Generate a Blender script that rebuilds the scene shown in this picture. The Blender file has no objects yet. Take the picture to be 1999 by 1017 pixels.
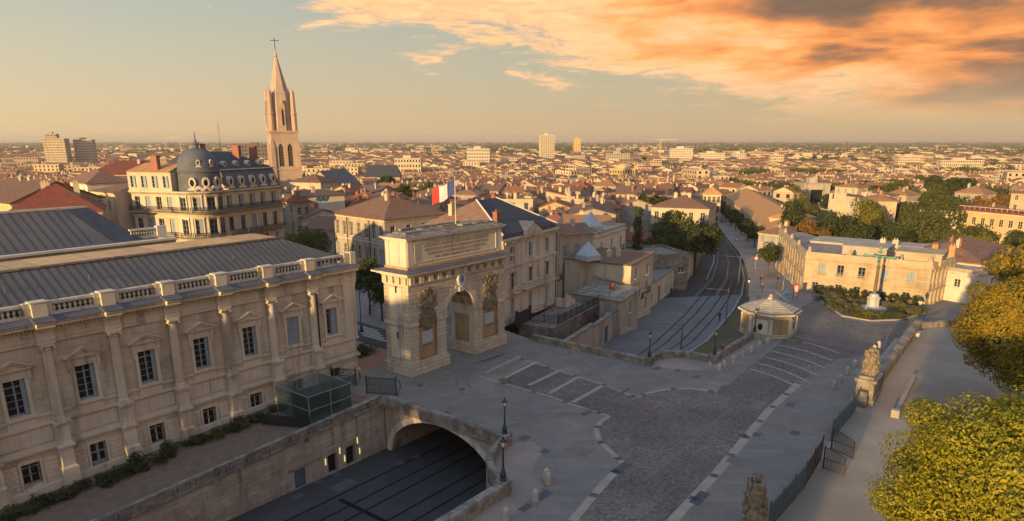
import bpy, bmesh, math, random
import numpy as np
from mathutils import Vector, Matrix
from mathutils.geometry import tessellate_polygon
R = math.radians
random.seed(7); rng = np.random.default_rng(7)
scene = bpy.context.scene
COL = scene.collection

# ------------------------------------------------------------------ camera
CAM_H, FOC, PPX, PPY, HORIZ = 25.6, 1335.0, 999.5, 640.0, 274.0      # metres / photo pixels
PITCH = math.atan((PPY - HORIZ) / FOC)
cam_d = bpy.data.cameras.new('camera'); cam = bpy.data.objects.new('camera', cam_d); COL.objects.link(cam)
cam.location = (0, 0, CAM_H); cam.rotation_euler = (R(90) - PITCH, 0, R(0.0))
cam_d.sensor_width = 36; cam_d.lens = 36 * FOC / 1999; cam_d.shift_y = (PPY - 508.5) / 1999
cam_d.clip_start = 0.5; cam_d.clip_end = 60000
scene.camera = cam

# ------------------------------------------------------------------ sky, sun, exposure
SUN_AZ = (-0.5595, -0.829); SUN_EL = R(7.6)
n_ = math.hypot(*SUN_AZ); SX, SY = SUN_AZ[0] / n_, SUN_AZ[1] / n_
world = bpy.data.worlds.new('World'); scene.world = world; world.use_nodes = True
def build_world():
    nt = world.node_tree; nt.nodes.clear(); L = nt.links
    def N(t, **k):
        n = nt.nodes.new(t)
        for a, b in k.items(): setattr(n, a, b)
        return n
    def math_(op, a, b=None, clamp=False):
        n = N('ShaderNodeMath', operation=op, use_clamp=clamp)
        for i, v in enumerate((a, b)):
            if v is None: continue
            if isinstance(v, (int, float)): n.inputs[i].default_value = v
            else: L.new(v, n.inputs[i])
        return n.outputs[0]
    def mix(f, a, b, mode='MIX'):
        n = N('ShaderNodeMix', data_type='RGBA', blend_type=mode)
        for i, v in ((0, f), (6, a), (7, b)):
            if isinstance(v, (int, float)): n.inputs[i].default_value = v
            elif isinstance(v, tuple): n.inputs[i].default_value = (*v, 1)
            else: L.new(v, n.inputs[i])
        return n.outputs[2]
    def ramp(f, stops):
        n = N('ShaderNodeValToRGB'); e = n.color_ramp.elements
        e[0].position, e[0].color = stops[0][0], (*stops[0][1], 1)
        e[1].position, e[1].color = stops[1][0], (*stops[1][1], 1)
        for p, c in stops[2:]:
            q = e.new(p); q.color = (*c, 1)
        L.new(f, n.inputs[0]); return n.outputs[0]
    tc = N('ShaderNodeTexCoord'); sep = N('ShaderNodeSeparateXYZ'); L.new(tc.outputs['Generated'], sep.inputs[0])
    x, y, z = sep.outputs
    sky = N('ShaderNodeTexSky', sky_type='NISHITA', sun_disc=False)
    sky.sun_elevation = SUN_EL; sky.sun_rotation = math.atan2(SX, SY); sky.dust_density = 4.0; sky.air_density = 1.2
    grad = ramp(math_('MAXIMUM', z, 0.0), [(0, (.66, .47, .25)), (.03, (.62, .465, .265)), (.085, (.51, .45, .32)), (.15, (.41, .415, .34)), (.30, (.27, .335, .40)), (1, (.32, .43, .60))])
    # the low sun behind the viewer's left shoulder warms that side of the sky
    tosun = math_('ADD', math_('MULTIPLY', x, SX), math_('MULTIPLY', y, SY))
    warm = math_('MULTIPLY_ADD', tosun, 0.35); nt.nodes[-1].inputs[2].default_value = 1.04
    gv = N('ShaderNodeVectorMath', operation='SCALE'); L.new(grad, gv.inputs[0]); L.new(warm, gv.inputs[3])
    g10 = N('ShaderNodeVectorMath', operation='SCALE'); L.new(gv.outputs[0], g10.inputs[0]); g10.inputs[3].default_value = 10.0
    base = mix(0.88, sky.outputs[0], g10.outputs[0])
    # cloud bank: streaky noise in direction space, thickening upwards and to the east
    cb = N('ShaderNodeCombineXYZ'); L.new(math_('MULTIPLY', x, 2.6), cb.inputs[0]); L.new(math_('MULTIPLY', y, 2.6), cb.inputs[1]); L.new(math_('MULTIPLY', z, 13.0), cb.inputs[2])
    def noise(scale, detail, rough, dist, vec, off=0.0):
        n = N('ShaderNodeTexNoise'); n.inputs['Scale'].default_value = scale; n.inputs['Detail'].default_value = detail
        n.inputs['Roughness'].default_value = rough; n.inputs['Distortion'].default_value = dist
        if off:
            a = N('ShaderNodeVectorMath', operation='ADD'); L.new(vec, a.inputs[0]); a.inputs[1].default_value = (off, off * .7, off * 1.3); vec = a.outputs[0]
        L.new(vec, n.inputs['Vector']); return n.outputs[0]
    n1 = noise(2.1, 9, .60, .5, cb.outputs[0]); n2 = noise(1.1, 5, .55, .4, cb.outputs[0], 5.3); n3 = noise(8.5, 9, .66, .9, cb.outputs[0], 2.1)
    e = math_('SUBTRACT', math_('ADD', math_('MINIMUM', z, math_('SUBTRACT', 0.43, z)), math_('MULTIPLY', x, 0.235)), 0.100)
    e = math_('ADD', e, math_('MULTIPLY', math_('SUBTRACT', n1, 0.5), 0.27))
    e = math_('ADD', e, math_('MULTIPLY', math_('SUBTRACT', n3, 0.5), 0.09))
    mr = N('ShaderNodeMapRange', interpolation_type='SMOOTHSTEP'); L.new(e, mr.inputs[0]); mr.inputs[1].default_value = -0.010; mr.inputs[2].default_value = 0.036
    mask = mr.outputs[0]
    thick = N('ShaderNodeMapRange', interpolation_type='SMOOTHSTEP')
    th = math_('ADD', math_('MULTIPLY', e, 1.6), math_('MULTIPLY', math_('SUBTRACT', n2, 0.5), 1.35)); th = math_('ADD', th, math_('MULTIPLY', x, 0.28)); L.new(th, thick.inputs[0])
    thick.inputs[1].default_value = 0.10; thick.inputs[2].default_value = 0.54
    ccol = ramp(thick.outputs[0], [(0, (.80, .43, .20)), (.25, (.80, .32, .095)), (.55, (.60, .20, .05)), (.8, (.28, .12, .055)), (1, (.14, .08, .05))])
    fine = math_('MULTIPLY_ADD', n3, 0.9); nt.nodes[-1].inputs[2].default_value = 0.55
    cv = N('ShaderNodeVectorMath', operation='SCALE'); L.new(ccol, cv.inputs[0]); L.new(math_('MULTIPLY', fine, 10.0), cv.inputs[3])
    # low haze swallows the clouds towards the horizon
    hz = N('ShaderNodeMapRange', interpolation_type='SMOOTHSTEP'); L.new(z, hz.inputs[0]); hz.inputs[1].default_value = 0.0; hz.inputs[2].default_value = 0.10
    m2 = math_('MULTIPLY', math_('MULTIPLY', mask, hz.outputs[0]), 0.93)
    col = mix(m2, base, cv.outputs[0])
    bg = N('ShaderNodeBackground'); L.new(col, bg.inputs[0]); bg.inputs[1].default_value = 0.098
    out = N('ShaderNodeOutputWorld'); L.new(bg.outputs[0], out.inputs[0])
build_world()
sun_d = bpy.data.lights.new('sun', 'SUN'); sun = bpy.data.objects.new('sun', sun_d); COL.objects.link(sun)
sun_d.energy = 5.0; sun_d.angle = R(0.6); sun_d.color = (1.0, 0.63, 0.25)
sdir = Vector((SX * math.cos(SUN_EL), SY * math.cos(SUN_EL), math.sin(SUN_EL)))
sun.rotation_euler = sdir.to_track_quat('Z', 'Y').to_euler(); sun.location = (-60, -40, 80)
vs = scene.view_settings; vs.view_transform = 'Standard'; vs.look = 'None'; vs.gamma = 1; vs.exposure = 0.70; vs.use_curve_mapping = False
scene.cycles.max_bounces = 5; scene.cycles.diffuse_bounces = 3; scene.cycles.glossy_bounces = 2; scene.cycles.transmission_bounces = 4
scene.cycles.transparent_max_bounces = 8; scene.cycles.volume_bounces = 0
scene.cycles.use_denoising = True

# ------------------------------------------------------------------ plan helpers: photo measurements to metres
def ray(px, py):
    a, b = (px - PPX) / FOC, -(py - PPY) / FOC
    c, s = math.cos(PITCH), math.sin(PITCH)
    return a, c + b * s, -s + b * c
def G(px, py, z=0.0):
    a, b, c = ray(px, py); t = (z - CAM_H) / c
    return Vector((a * t, b * t, z))
def D(px, py, Y):
    a, b, c = ray(px, py); t = Y / b
    return Vector((a * t, Y, CAM_H + c * t))

# ------------------------------------------------------------------ mesh helpers
class MB:
    def __init__(s): s.v = []; s.f = []; s.m = []; s.mi = 0; s.T = None
    def add(s, vs_, fs):
        o = len(s.v)
        if s.T is not None: vs_ = [tuple(s.T @ Vector(p)) for p in vs_]
        s.v.extend(vs_)
        for f in fs: s.f.append(tuple(i + o for i in f)); s.m.append(s.mi)
        return s
    def box(s, x0, x1, y0, y1, z0, z1):
        return s.add([(x0, y0, z0), (x1, y0, z0), (x1, y1, z0), (x0, y1, z0), (x0, y0, z1), (x1, y0, z1), (x1, y1, z1), (x0, y1, z1)],
                     [(0, 3, 2, 1), (4, 5, 6, 7), (0, 1, 5, 4), (1, 2, 6, 5), (2, 3, 7, 6), (3, 0, 4, 7)])
    def hexa(s, b, t):       # bottom and top quads (ccw seen from above)
        return s.add(list(b) + list(t), [(0, 3, 2, 1), (4, 5, 6, 7), (0, 1, 5, 4), (1, 2, 6, 5), (2, 3, 7, 6), (3, 0, 4, 7)])
    def quad(s, *p): return s.add(list(p), [tuple(range(len(p)))])
    def prism(s, poly, z0, z1, zf=None):   # ccw polygon extruded
        n = len(poly)
        tris = tessellate_polygon([[Vector((p[0], p[1], 0)) for p in poly]])
        vs_ = [(p[0], p[1], z0) for p in poly] + [(p[0], p[1], z1 if zf is None else zf(p[0], p[1])) for p in poly]
        ar = sum(poly[i][0] * poly[(i + 1) % n][1] - poly[(i + 1) % n][0] * poly[i][1] for i in range(n))
        fs = []
        for t in tris:
            a, b, c = (poly[i] for i in t)
            if (b[0] - a[0]) * (c[1] - a[1]) - (b[1] - a[1]) * (c[0] - a[0]) < 0: t = t[::-1]
            fs.append(tuple(i + n for i in t)); fs.append(tuple(t)[::-1])
        for i in range(n):
            j = (i + 1) % n
            fs.append((i, j, j + n, i + n) if ar > 0 else (j, i, i + n, j + n))
        return s.add(vs_, fs)
    def extr(s, prof, x0, x1):              # profile in (y, z), swept along x; ccw seen from +x
        n = len(prof)
        vs_ = [(x0, p[0], p[1]) for p in prof] + [(x1, p[0], p[1]) for p in prof]
        return s.add(vs_, [tuple(range(n))[::-1], tuple(range(n, 2 * n))] + [(i, (i + 1) % n, (i + 1) % n + n, i + n) for i in range(n)])
    def lathe(s, prof, n=12, c=(0, 0), a0=0.0, a1=2 * math.pi, cap=True):   # profile (r, z) bottom to top
        full = abs(a1 - a0 - 2 * math.pi) < 1e-6; k = n if full else n + 1
        vs_ = [(c[0] + r * math.cos(a0 + (a1 - a0) * i / n), c[1] + r * math.sin(a0 + (a1 - a0) * i / n), z) for r, z in prof for i in range(k)]
        fs = []
        for j in range(len(prof) - 1):
            for i in range(n):
                i2 = (i + 1) % k
                fs.append((j * k + i, j * k + i2, (j + 1) * k + i2, (j + 1) * k + i))
        if cap:
            fs.append(tuple(range(k))[::-1]); fs.append(tuple((len(prof) - 1) * k + i for i in range(k)))
        return s.add(vs_, fs)
    def tube(s, pts, r, n=6, r1=None):
        pts = [Vector(p) for p in pts]; rings = []
        for i, p in enumerate(pts):
            d = (pts[min(i + 1, len(pts) - 1)] - pts[max(i - 1, 0)]).normalized()
            a = d.orthogonal().normalized(); b = d.cross(a)
            rr = r if r1 is None else r + (r1 - r) * i / (len(pts) - 1)
            rings += [tuple(p + (a * math.cos(2 * math.pi * k / n) + b * math.sin(2 * math.pi * k / n)) * rr) for k in range(n)]
        fs = [(i * n + k, i * n + (k + 1) % n, (i + 1) * n + (k + 1) % n, (i + 1) * n + k) for i in range(len(pts) - 1) for k in range(n)]
        fs += [tuple(range(n))[::-1], tuple((len(pts) - 1) * n + k for k in range(n))]
        return s.add(rings, fs)
    def ball(s, c, rx, ry=None, rz=None, n=8, m=5):
        ry = ry or rx; rz = rz or rx
        vs_ = [(c[0], c[1], c[2] - rz)]
        for j in range(1, m):
            t = -math.pi / 2 + math.pi * j / m
            vs_ += [(c[0] + rx * math.cos(t) * math.cos(2 * math.pi * i / n), c[1] + ry * math.cos(t) * math.sin(2 * math.pi * i / n), c[2] + rz * math.sin(t)) for i in range(n)]
        vs_.append((c[0], c[1], c[2] + rz)); last = len(vs_) - 1; fs = []
        for i in range(n):
            fs.append((0, 1 + (i + 1) % n, 1 + i)); fs.append((last, last - n + i, last - n + (i + 1) % n))
            for j in range(m - 2):
                a = 1 + j * n; fs.append((a + i, a + (i + 1) % n, a + n + (i + 1) % n, a + n + i))
        return s.add(vs_, fs)
    def mesh(s, name, mats):
        me = bpy.data.meshes.new(name); me.from_pydata(s.v, [], s.f)
        mats = mats if isinstance(mats, (list, tuple)) else [mats]
        for m in mats: me.materials.append(m)
        if len(mats) > 1: me.polygons.foreach_set('material_index', s.m)
        me.update(); return me
    def build(s, name, mats, parent=None, loc=(0, 0, 0), rz=0.0, smooth=False):
        me = s.mesh(name, mats)
        if smooth: me.polygons.foreach_set('use_smooth', [True] * len(me.polygons))
        return inst(name, me, parent, loc, rz)
def inst(name, me, parent=None, loc=(0, 0, 0), rz=0.0, scale=None):
    o = bpy.data.objects.new(name, me); COL.objects.link(o)
    if parent is not None: o.parent = parent
    o.location = loc
    if rz: o.rotation_euler = (0, 0, rz)
    if scale is not None: o.scale = scale if isinstance(scale, (tuple, list)) else (scale,) * 3
    return o
def thing(name, label, cat, loc=(0, 0, 0), rz=0.0, group=None):
    o = bpy.data.objects.new(name, None); COL.objects.link(o); o.location = loc; o.rotation_euler = (0, 0, rz); o.empty_display_size = 0.3
    return tag(o, label, cat, group)
def tag(o, label=None, cat=None, group=None, kind=None):
    if label: o['label'] = label
    if cat: o['category'] = cat
    if group: o['group'] = group
    if kind: o['kind'] = kind
    return o
def np_mesh(name, verts, nper, mat, mats=None, midx=None):
    """verts (n*nper,3): every nper vertices make one face"""
    verts = np.asarray(verts, dtype=np.float32).reshape(-1, 3); n = len(verts); k = n // nper
    me = bpy.data.meshes.new(name); me.vertices.add(n); me.vertices.foreach_set('co', verts.ravel())
    me.loops.add(n); me.loops.foreach_set('vertex_index', np.arange(n, dtype=np.int32))
    me.polygons.add(k); me.polygons.foreach_set('loop_start', np.arange(0, n, nper, dtype=np.int32))
    for m in (mats or [mat]): me.materials.append(m)
    if midx is not None: me.polygons.foreach_set('material_index', np.asarray(midx, dtype=np.int32))
    me.update(calc_edges=True); return me
def copy_tree(o, parent=None):
    c = o.copy(); COL.objects.link(c); c.parent = parent
    for ch in KIDS.get(o.name, []): copy_tree(ch, c)
    return c
KIDS = {}
def remember(root):
    for ch in root.children: KIDS.setdefault(root.name, []).append(ch); remember(ch)

# ------------------------------------------------------------------ materials
def mat(name, c1, c2=None, scale=1.0, rough=.85, bump=0.0, streak=None, metal=0.0, brick=None, rnd=0.0, spec=.3, island=None, tint=None, big=None, bscale=None):
    m = bpy.data.materials.new(name); m.use_nodes = True; nt = m.node_tree; L = nt.links
    b = nt.nodes['Principled BSDF']; b.inputs['Roughness'].default_value = rough; b.inputs['Metallic'].default_value = metal
    b.inputs['Specular IOR Level'].default_value = spec
    def N(t, **k):
        n = nt.nodes.new(t)
        for a, v in k.items(): setattr(n, a, v)
        return n
    def mixc(f, a, c, mode='MIX'):
        n = N('ShaderNodeMix', data_type='RGBA', blend_type=mode)
        for i, v in ((0, f), (6, a), (7, c)):
            if isinstance(v, (int, float)): n.inputs[i].default_value = v
            elif isinstance(v, tuple): n.inputs[i].default_value = (*v, 1)
            else: L.new(v, n.inputs[i])
        return n.outputs[2]
    geo = N('ShaderNodeNewGeometry'); pos = geo.outputs['Position']
    def noise(sc, detail=5, vec=None, rgh=.6):
        n = N('ShaderNodeTexNoise'); n.inputs['Scale'].default_value = sc; n.inputs['Detail'].default_value = detail; n.inputs['Roughness'].default_value = rgh
        L.new(vec or pos, n.inputs['Vector']); return n.outputs[0]
    def sm(f, a, c):
        n = N('ShaderNodeMapRange', interpolation_type='SMOOTHSTEP'); L.new(f, n.inputs[0]); n.inputs[1].default_value = a; n.inputs[2].default_value = c; return n.outputs[0]
    c2 = c2 or tuple(x * .72 for x in c1)
    nz = noise(scale, 6)
    col = mixc(sm(nz, .32, .68), c1, c2)
    if big: col = mixc(sm(noise(big[0], 3), .42, .62), col, mixc(.6, col, big[1]))
    if streak:      # rain streaks and grime: noise drawn out along z
        mp = N('ShaderNodeMapping'); L.new(pos, mp.inputs[0]); mp.inputs['Scale'].default_value = (streak[1], streak[1], streak[1] * .12)
        col = mixc(sm(noise(1.0, 5, mp.outputs[0]), .50, .72), col, mixc(streak[2], col, streak[0]))
    bh = None
    if brick:       # joints of coursed ashlar, laid in the object's own axes
        tc = N('ShaderNodeTexCoord'); sp = N('ShaderNodeSeparateXYZ'); L.new(tc.outputs['Object'], sp.inputs[0])
        ad = N('ShaderNodeMath', operation='ADD'); L.new(sp.outputs[0], ad.inputs[0]); L.new(sp.outputs[1], ad.inputs[1])
        cb = N('ShaderNodeCombineXYZ'); L.new(ad.outputs[0] if len(brick) < 4 else sp.outputs[0], cb.inputs[0]); L.new(sp.outputs[2 if len(brick) < 4 else 1], cb.inputs[1])
        bt = N('ShaderNodeTexBrick'); L.new(cb.outputs[0], bt.inputs['Vector']); bt.inputs['Scale'].default_value = 1
        bt.inputs['Brick Width'].default_value = brick[0]; bt.inputs['Row Height'].default_value = brick[1]; bt.inputs['Mortar Size'].default_value = brick[2]
        bt.inputs['Mortar Smooth'].default_value = .3; bt.inputs['Color1'].default_value = (1, 1, 1, 1); bt.inputs['Color2'].default_value = (.84, .83, .80, 1); bt.inputs['Mortar'].default_value = (.42, .37, .31, 1)
        col = mixc(1.0, col, bt.outputs['Color'], 'MULTIPLY'); bh = bt.outputs['Fac']
    if rnd:
        oi = N('ShaderNodeObjectInfo'); mr = N('ShaderNodeMapRange'); L.new(oi.outputs['Random'], mr.inputs[0]); mr.inputs[3].default_value = 1 - rnd; mr.inputs[4].default_value = 1 + rnd * .6
        v = N('ShaderNodeVectorMath', operation='SCALE'); L.new(col, v.inputs[0]); L.new(mr.outputs[0], v.inputs[3]); col = v.outputs[0]
    if tint:        # per-object tint drawn from a few real paint or tile colours
        oi = N('ShaderNodeObjectInfo'); rp = N('ShaderNodeValToRGB'); rp.color_ramp.interpolation = 'CONSTANT'
        el = rp.color_ramp.elements; el[0].position = 0; el[0].color = (*tint[0], 1); el[1].position = 1 / len(tint); el[1].color = (*tint[1], 1)
        for i, t in enumerate(tint[2:]): el.new((i + 2) / len(tint)).color = (*t, 1)
        L.new(oi.outputs['Random'], rp.inputs[0]); col = mixc(1.0, rp.outputs[0], mixc(sm(nz, .3, .7), (1, 1, 1), (.76, .75, .74)), 'MULTIPLY')
    if island:
        rp = N('ShaderNodeValToRGB'); el = rp.color_ramp.elements; el[0].color = (*island[0], 1); el[1].color = (*island[-1], 1)
        for i, t in enumerate(island[1:-1]): el.new((i + 1) / (len(island) - 1)).color = (*t, 1)
        L.new(geo.outputs['Random Per Island'], rp.inputs[0]); col = rp.outputs[0]
    L.new(col, b.inputs['Base Color'])
    if bump:
        bp = N('ShaderNodeBump'); bp.inputs['Strength'].default_value = min(1, bump); bp.inputs['Distance'].default_value = .05
        h = noise(bscale or scale * 6, 4)
        if bh is not None:
            ma = N('ShaderNodeMath', operation='MULTIPLY_ADD'); L.new(bh, ma.inputs[0]); ma.inputs[1].default_value = -0.9; L.new(h, ma.inputs[2]); h = ma.outputs[0]
        L.new(h, bp.inputs['Height']); L.new(bp.outputs[0], b.inputs['Normal'])
    return m
def leafmat(name, cols, trans=.35):
    m = mat(name, cols[0], island=cols, rough=.6, spec=.2); nt = m.node_tree; L = nt.links
    b = nt.nodes['Principled BSDF']; out = nt.nodes['Material Output']
    tr = nt.nodes.new('ShaderNodeBsdfTranslucent'); L.new(b.inputs['Base Color'].links[0].from_socket, tr.inputs[0])
    mx = nt.nodes.new('ShaderNodeMixShader'); mx.inputs[0].default_value = trans
    L.new(b.outputs[0], mx.inputs[1]); L.new(tr.outputs[0], mx.inputs[2]); L.new(mx.outputs[0], out.inputs[0])
    return m
GRIME = (.10, .085, .07)
K = dict(
    stone=mat('pale_limestone', (.56, .505, .415), (.48, .425, .34), .35, bump=.25, streak=(GRIME, .9, .55)),
    palais=mat('courthouse_limestone', (.56, .505, .415), (.48, .425, .34), .3, bump=.25, streak=((.16, .135, .105), .8, .6), brick=(1.5, .52, .010), big=(.35, (.40, .34, .26))),
    ashlar=mat('coursed_limestone', (.55, .49, .395), (.45, .395, .31), .4, bump=.5, streak=(GRIME, .8, .5), brick=(1.15, .46, .02)),
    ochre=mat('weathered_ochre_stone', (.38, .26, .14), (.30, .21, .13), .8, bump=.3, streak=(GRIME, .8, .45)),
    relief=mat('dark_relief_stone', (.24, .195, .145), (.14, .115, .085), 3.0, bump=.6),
    oldwall=mat('stained_retaining_stone', (.40, .35, .285), (.30, .26, .21), .5, bump=.5, streak=((.05, .045, .042), 1.0, .75), rnd=.16),
    coping=mat('lichen_coping_stone', (.27, .24, .205), (.16, .145, .13), 1.6, bump=.5, rnd=.15, big=(.8, (.10, .09, .085))),
    lead=mat('blue_grey_lead', (.10, .112, .14), (.075, .083, .108), .7, rough=.75, bump=.15, spec=.4),
    zinc=mat('aged_zinc', (.10, .098, .10), (.08, .078, .082), .5, rough=.8, bump=.12, big=(.25, (.14, .12, .11))),
    slate=mat('blue_slate', (.045, .053, .075), (.03, .036, .052), 1.2, rough=.75, bump=.25),
    sungoldmetal=mat('sunlit_gold_panel', (.75, .42, .14), (.60, .31, .10), 1.1, rough=.38, rnd=.25, metal=.45),  # gold of the sunlit crown and hip put into the panel colour
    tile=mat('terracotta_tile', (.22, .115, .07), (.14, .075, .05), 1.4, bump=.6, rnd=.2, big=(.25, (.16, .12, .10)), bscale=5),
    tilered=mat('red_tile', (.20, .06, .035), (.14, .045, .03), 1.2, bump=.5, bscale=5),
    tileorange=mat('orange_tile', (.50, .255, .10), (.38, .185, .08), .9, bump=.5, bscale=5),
    glass=mat('dark_pane', (.018, .02, .024), (.012, .013, .016), 1, rough=.08, spec=.6),
    frame=mat('grey_painted_frame', (.24, .27, .31), (.20, .225, .26), 2, rough=.6),
    white=mat('off_white_paint', (.62, .58, .50), (.52, .49, .42), 2, rough=.6),
    shutter=mat('blue_grey_shutter', (.24, .30, .36), (.20, .25, .30), 2, rough=.6),
    iron=mat('dark_iron', (.03, .034, .038), (.02, .022, .025), 3, rough=.5, spec=.4),
    green=mat('green_painted_iron', (.018, .055, .045), (.012, .03, .028), 3, rough=.45, spec=.4),
    bluefence=mat('blue_grey_fence_paint', (.085, .125, .15), (.06, .09, .11), 1.5, rough=.6),
    brownfence=mat('brown_fence_paint', (.085, .06, .055), (.05, .04, .036), 1.5, rough=.6),
    wood=mat('dark_bark', (.10, .07, .045), (.06, .045, .03), 2, bump=.6),
    render=mat('cream_render', (.50, .43, .33), (.43, .365, .28), .5, bump=.15, streak=(GRIME, .6, .4)),
    greyrender=mat('grey_render', (.38, .34, .285), (.31, .275, .23), .5, bump=.15, streak=((.08, .07, .06), .7, .5)),
    yellowrender=mat('yellow_render', (.56, .41, .22), (.48, .35, .19), .5, bump=.15, streak=(GRIME, .6, .3)),
    whitewall=mat('white_render', (.60, .56, .48), (.52, .48, .41), .4, bump=.1, streak=(GRIME, .5, .3)),
    bronze=mat('green_bronze', (.11, .26, .21), (.07, .14, .11), 3, rough=.5, metal=.3),
    darkstone=mat('brown_column_stone', (.16, .115, .085), (.11, .08, .06), 2, rough=.6),
    marble=mat('grey_marble', (.42, .42, .42), (.34, .34, .35), 1.5, rough=.6, bump=.15),
    plaque=mat('blue_grey_plaque', (.36, .43, .47), (.33, .39, .43), 2, rough=.5),
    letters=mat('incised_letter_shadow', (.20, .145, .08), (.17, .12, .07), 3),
    brickred=mat('red_chimney_brick', (.30, .13, .09), (.22, .10, .07), 3, bump=.4),
    dark=mat('unlit_interior', (.02, .018, .016), (.014, .012, .011), 1, rough=.9),
    lampglass=mat('pale_lantern_glass', (.75, .68, .55), (.7, .62, .5), 3, rough=.25, spec=.5),
    fabric_b=mat('blue_flag_cloth', (.05, .07, .22), (.04, .06, .18), 3, rough=.8),
    fabric_w=mat('white_flag_cloth', (.72, .70, .68), (.66, .64, .62), 3, rough=.8),
    fabric_r=mat('red_flag_cloth', (.60, .04, .035), (.50, .035, .03), 3, rough=.8),
)
# rectangular wall with recessed openings, front at y=0 facing -y
def wall_holes(mb, W, zb, zt, holes, depth=.3, x0=0.0):
    xs = sorted({x0, x0 + W, *[h[0] for h in holes], *[h[1] for h in holes]}); zs = sorted({zb, zt, *[h[2] for h in holes], *[h[3] for h in holes]})
    xs = [x for x in xs if x0 - 1e-6 <= x <= x0 + W + 1e-6]
    for j in range(len(zs) - 1):
        run = None
        for i in range(len(xs)):
            solid = False
            if i < len(xs) - 1:
                cx, cz = (xs[i] + xs[i + 1]) / 2, (zs[j] + zs[j + 1]) / 2
                solid = not any(h[0] < cx < h[1] and h[2] < cz < h[3] for h in holes)
            if solid and run is None: run = xs[i]
            if not solid and run is not None:
                mb.quad((run, 0, zs[j]), (xs[i], 0, zs[j]), (xs[i], 0, zs[j + 1]), (run, 0, zs[j + 1])); run = None
    for a, b, c, d in [h[:4] for h in holes]:
        mb.quad((a, 0, c), (a, depth, c), (a, depth, d), (a, 0, d)); mb.quad((b, depth, c), (b, 0, c), (b, 0, d), (b, depth, d))
        mb.quad((a, depth, d), (b, depth, d), (b, 0, d), (a, 0, d)); mb.quad((a, 0, c), (b, 0, c), (b, depth, c), (a, depth, c))
_wc = {}
def window_mesh(w, h, rows=4, style='casement', fr='frame'):
    k = (round(w, 2), round(h, 2), rows, style, fr)
    if k in _wc: return _wc[k]
    m = MB(); t = .07
    if style == 'shut':          # closed louvred shutters
        m.box(-w / 2, -.015, -.04, .03, 0, h); m.box(.015, w / 2, -.04, .03, 0, h)
        for s in (-1, 1):
            for i in range(3): m.box(s * w / 4 - w * .19, s * w / 4 + w * .19, -.065, -.042, .06 + i * h / 3, h / 3 * (i + 1) - .06)
        me = m.mesh('window', [K['shutter']])
    else:
        m.box(-w / 2, -w / 2 + t, -.03, .05, 0, h); m.box(w / 2 - t, w / 2, -.03, .05, 0, h); m.box(-w / 2 + t, w / 2 - t, -.03, .05, h - t, h); m.box(-w / 2 + t, w / 2 - t, -.03, .05, 0, t * 1.6)
        m.box(-.04, .04, -.035, .05, t * 1.6, h - t)
        for i in range(1, rows):
            z = t + (h - 2 * t) * i / rows; m.box(-w / 2 + t, -.04, -.02, .04, z - .018, z + .018); m.box(.04, w / 2 - t, -.02, .04, z - .018, z + .018)
        if style == 'half':      # one leaf of the shutter still closed
            m.mi = 2; m.box(.0, w / 2 - .02, -.09, -.05, .03, h - .03); m.box(.06, w / 2 - .08, -.105, -.092, .1, h - .1)
        if style == 'open':      # shutters folded back on the wall
            m.mi = 2
            for s in (-1, 1): m.box(min(s * (w / 2 + .03), s * (w + .0)), max(s * (w / 2 + .03), s * (w + .0)), -.36, -.31, 0, h)
        m.mi = 1; m.quad((-w / 2 + t, .02, t), (w / 2 - t, .02, t), (w / 2 - t, .02, h - t), (-w / 2 + t, .02, h - t))
        me = m.mesh('window', [K[fr], K['glass'], K['shutter']])
    _wc[k] = me; return me
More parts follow.
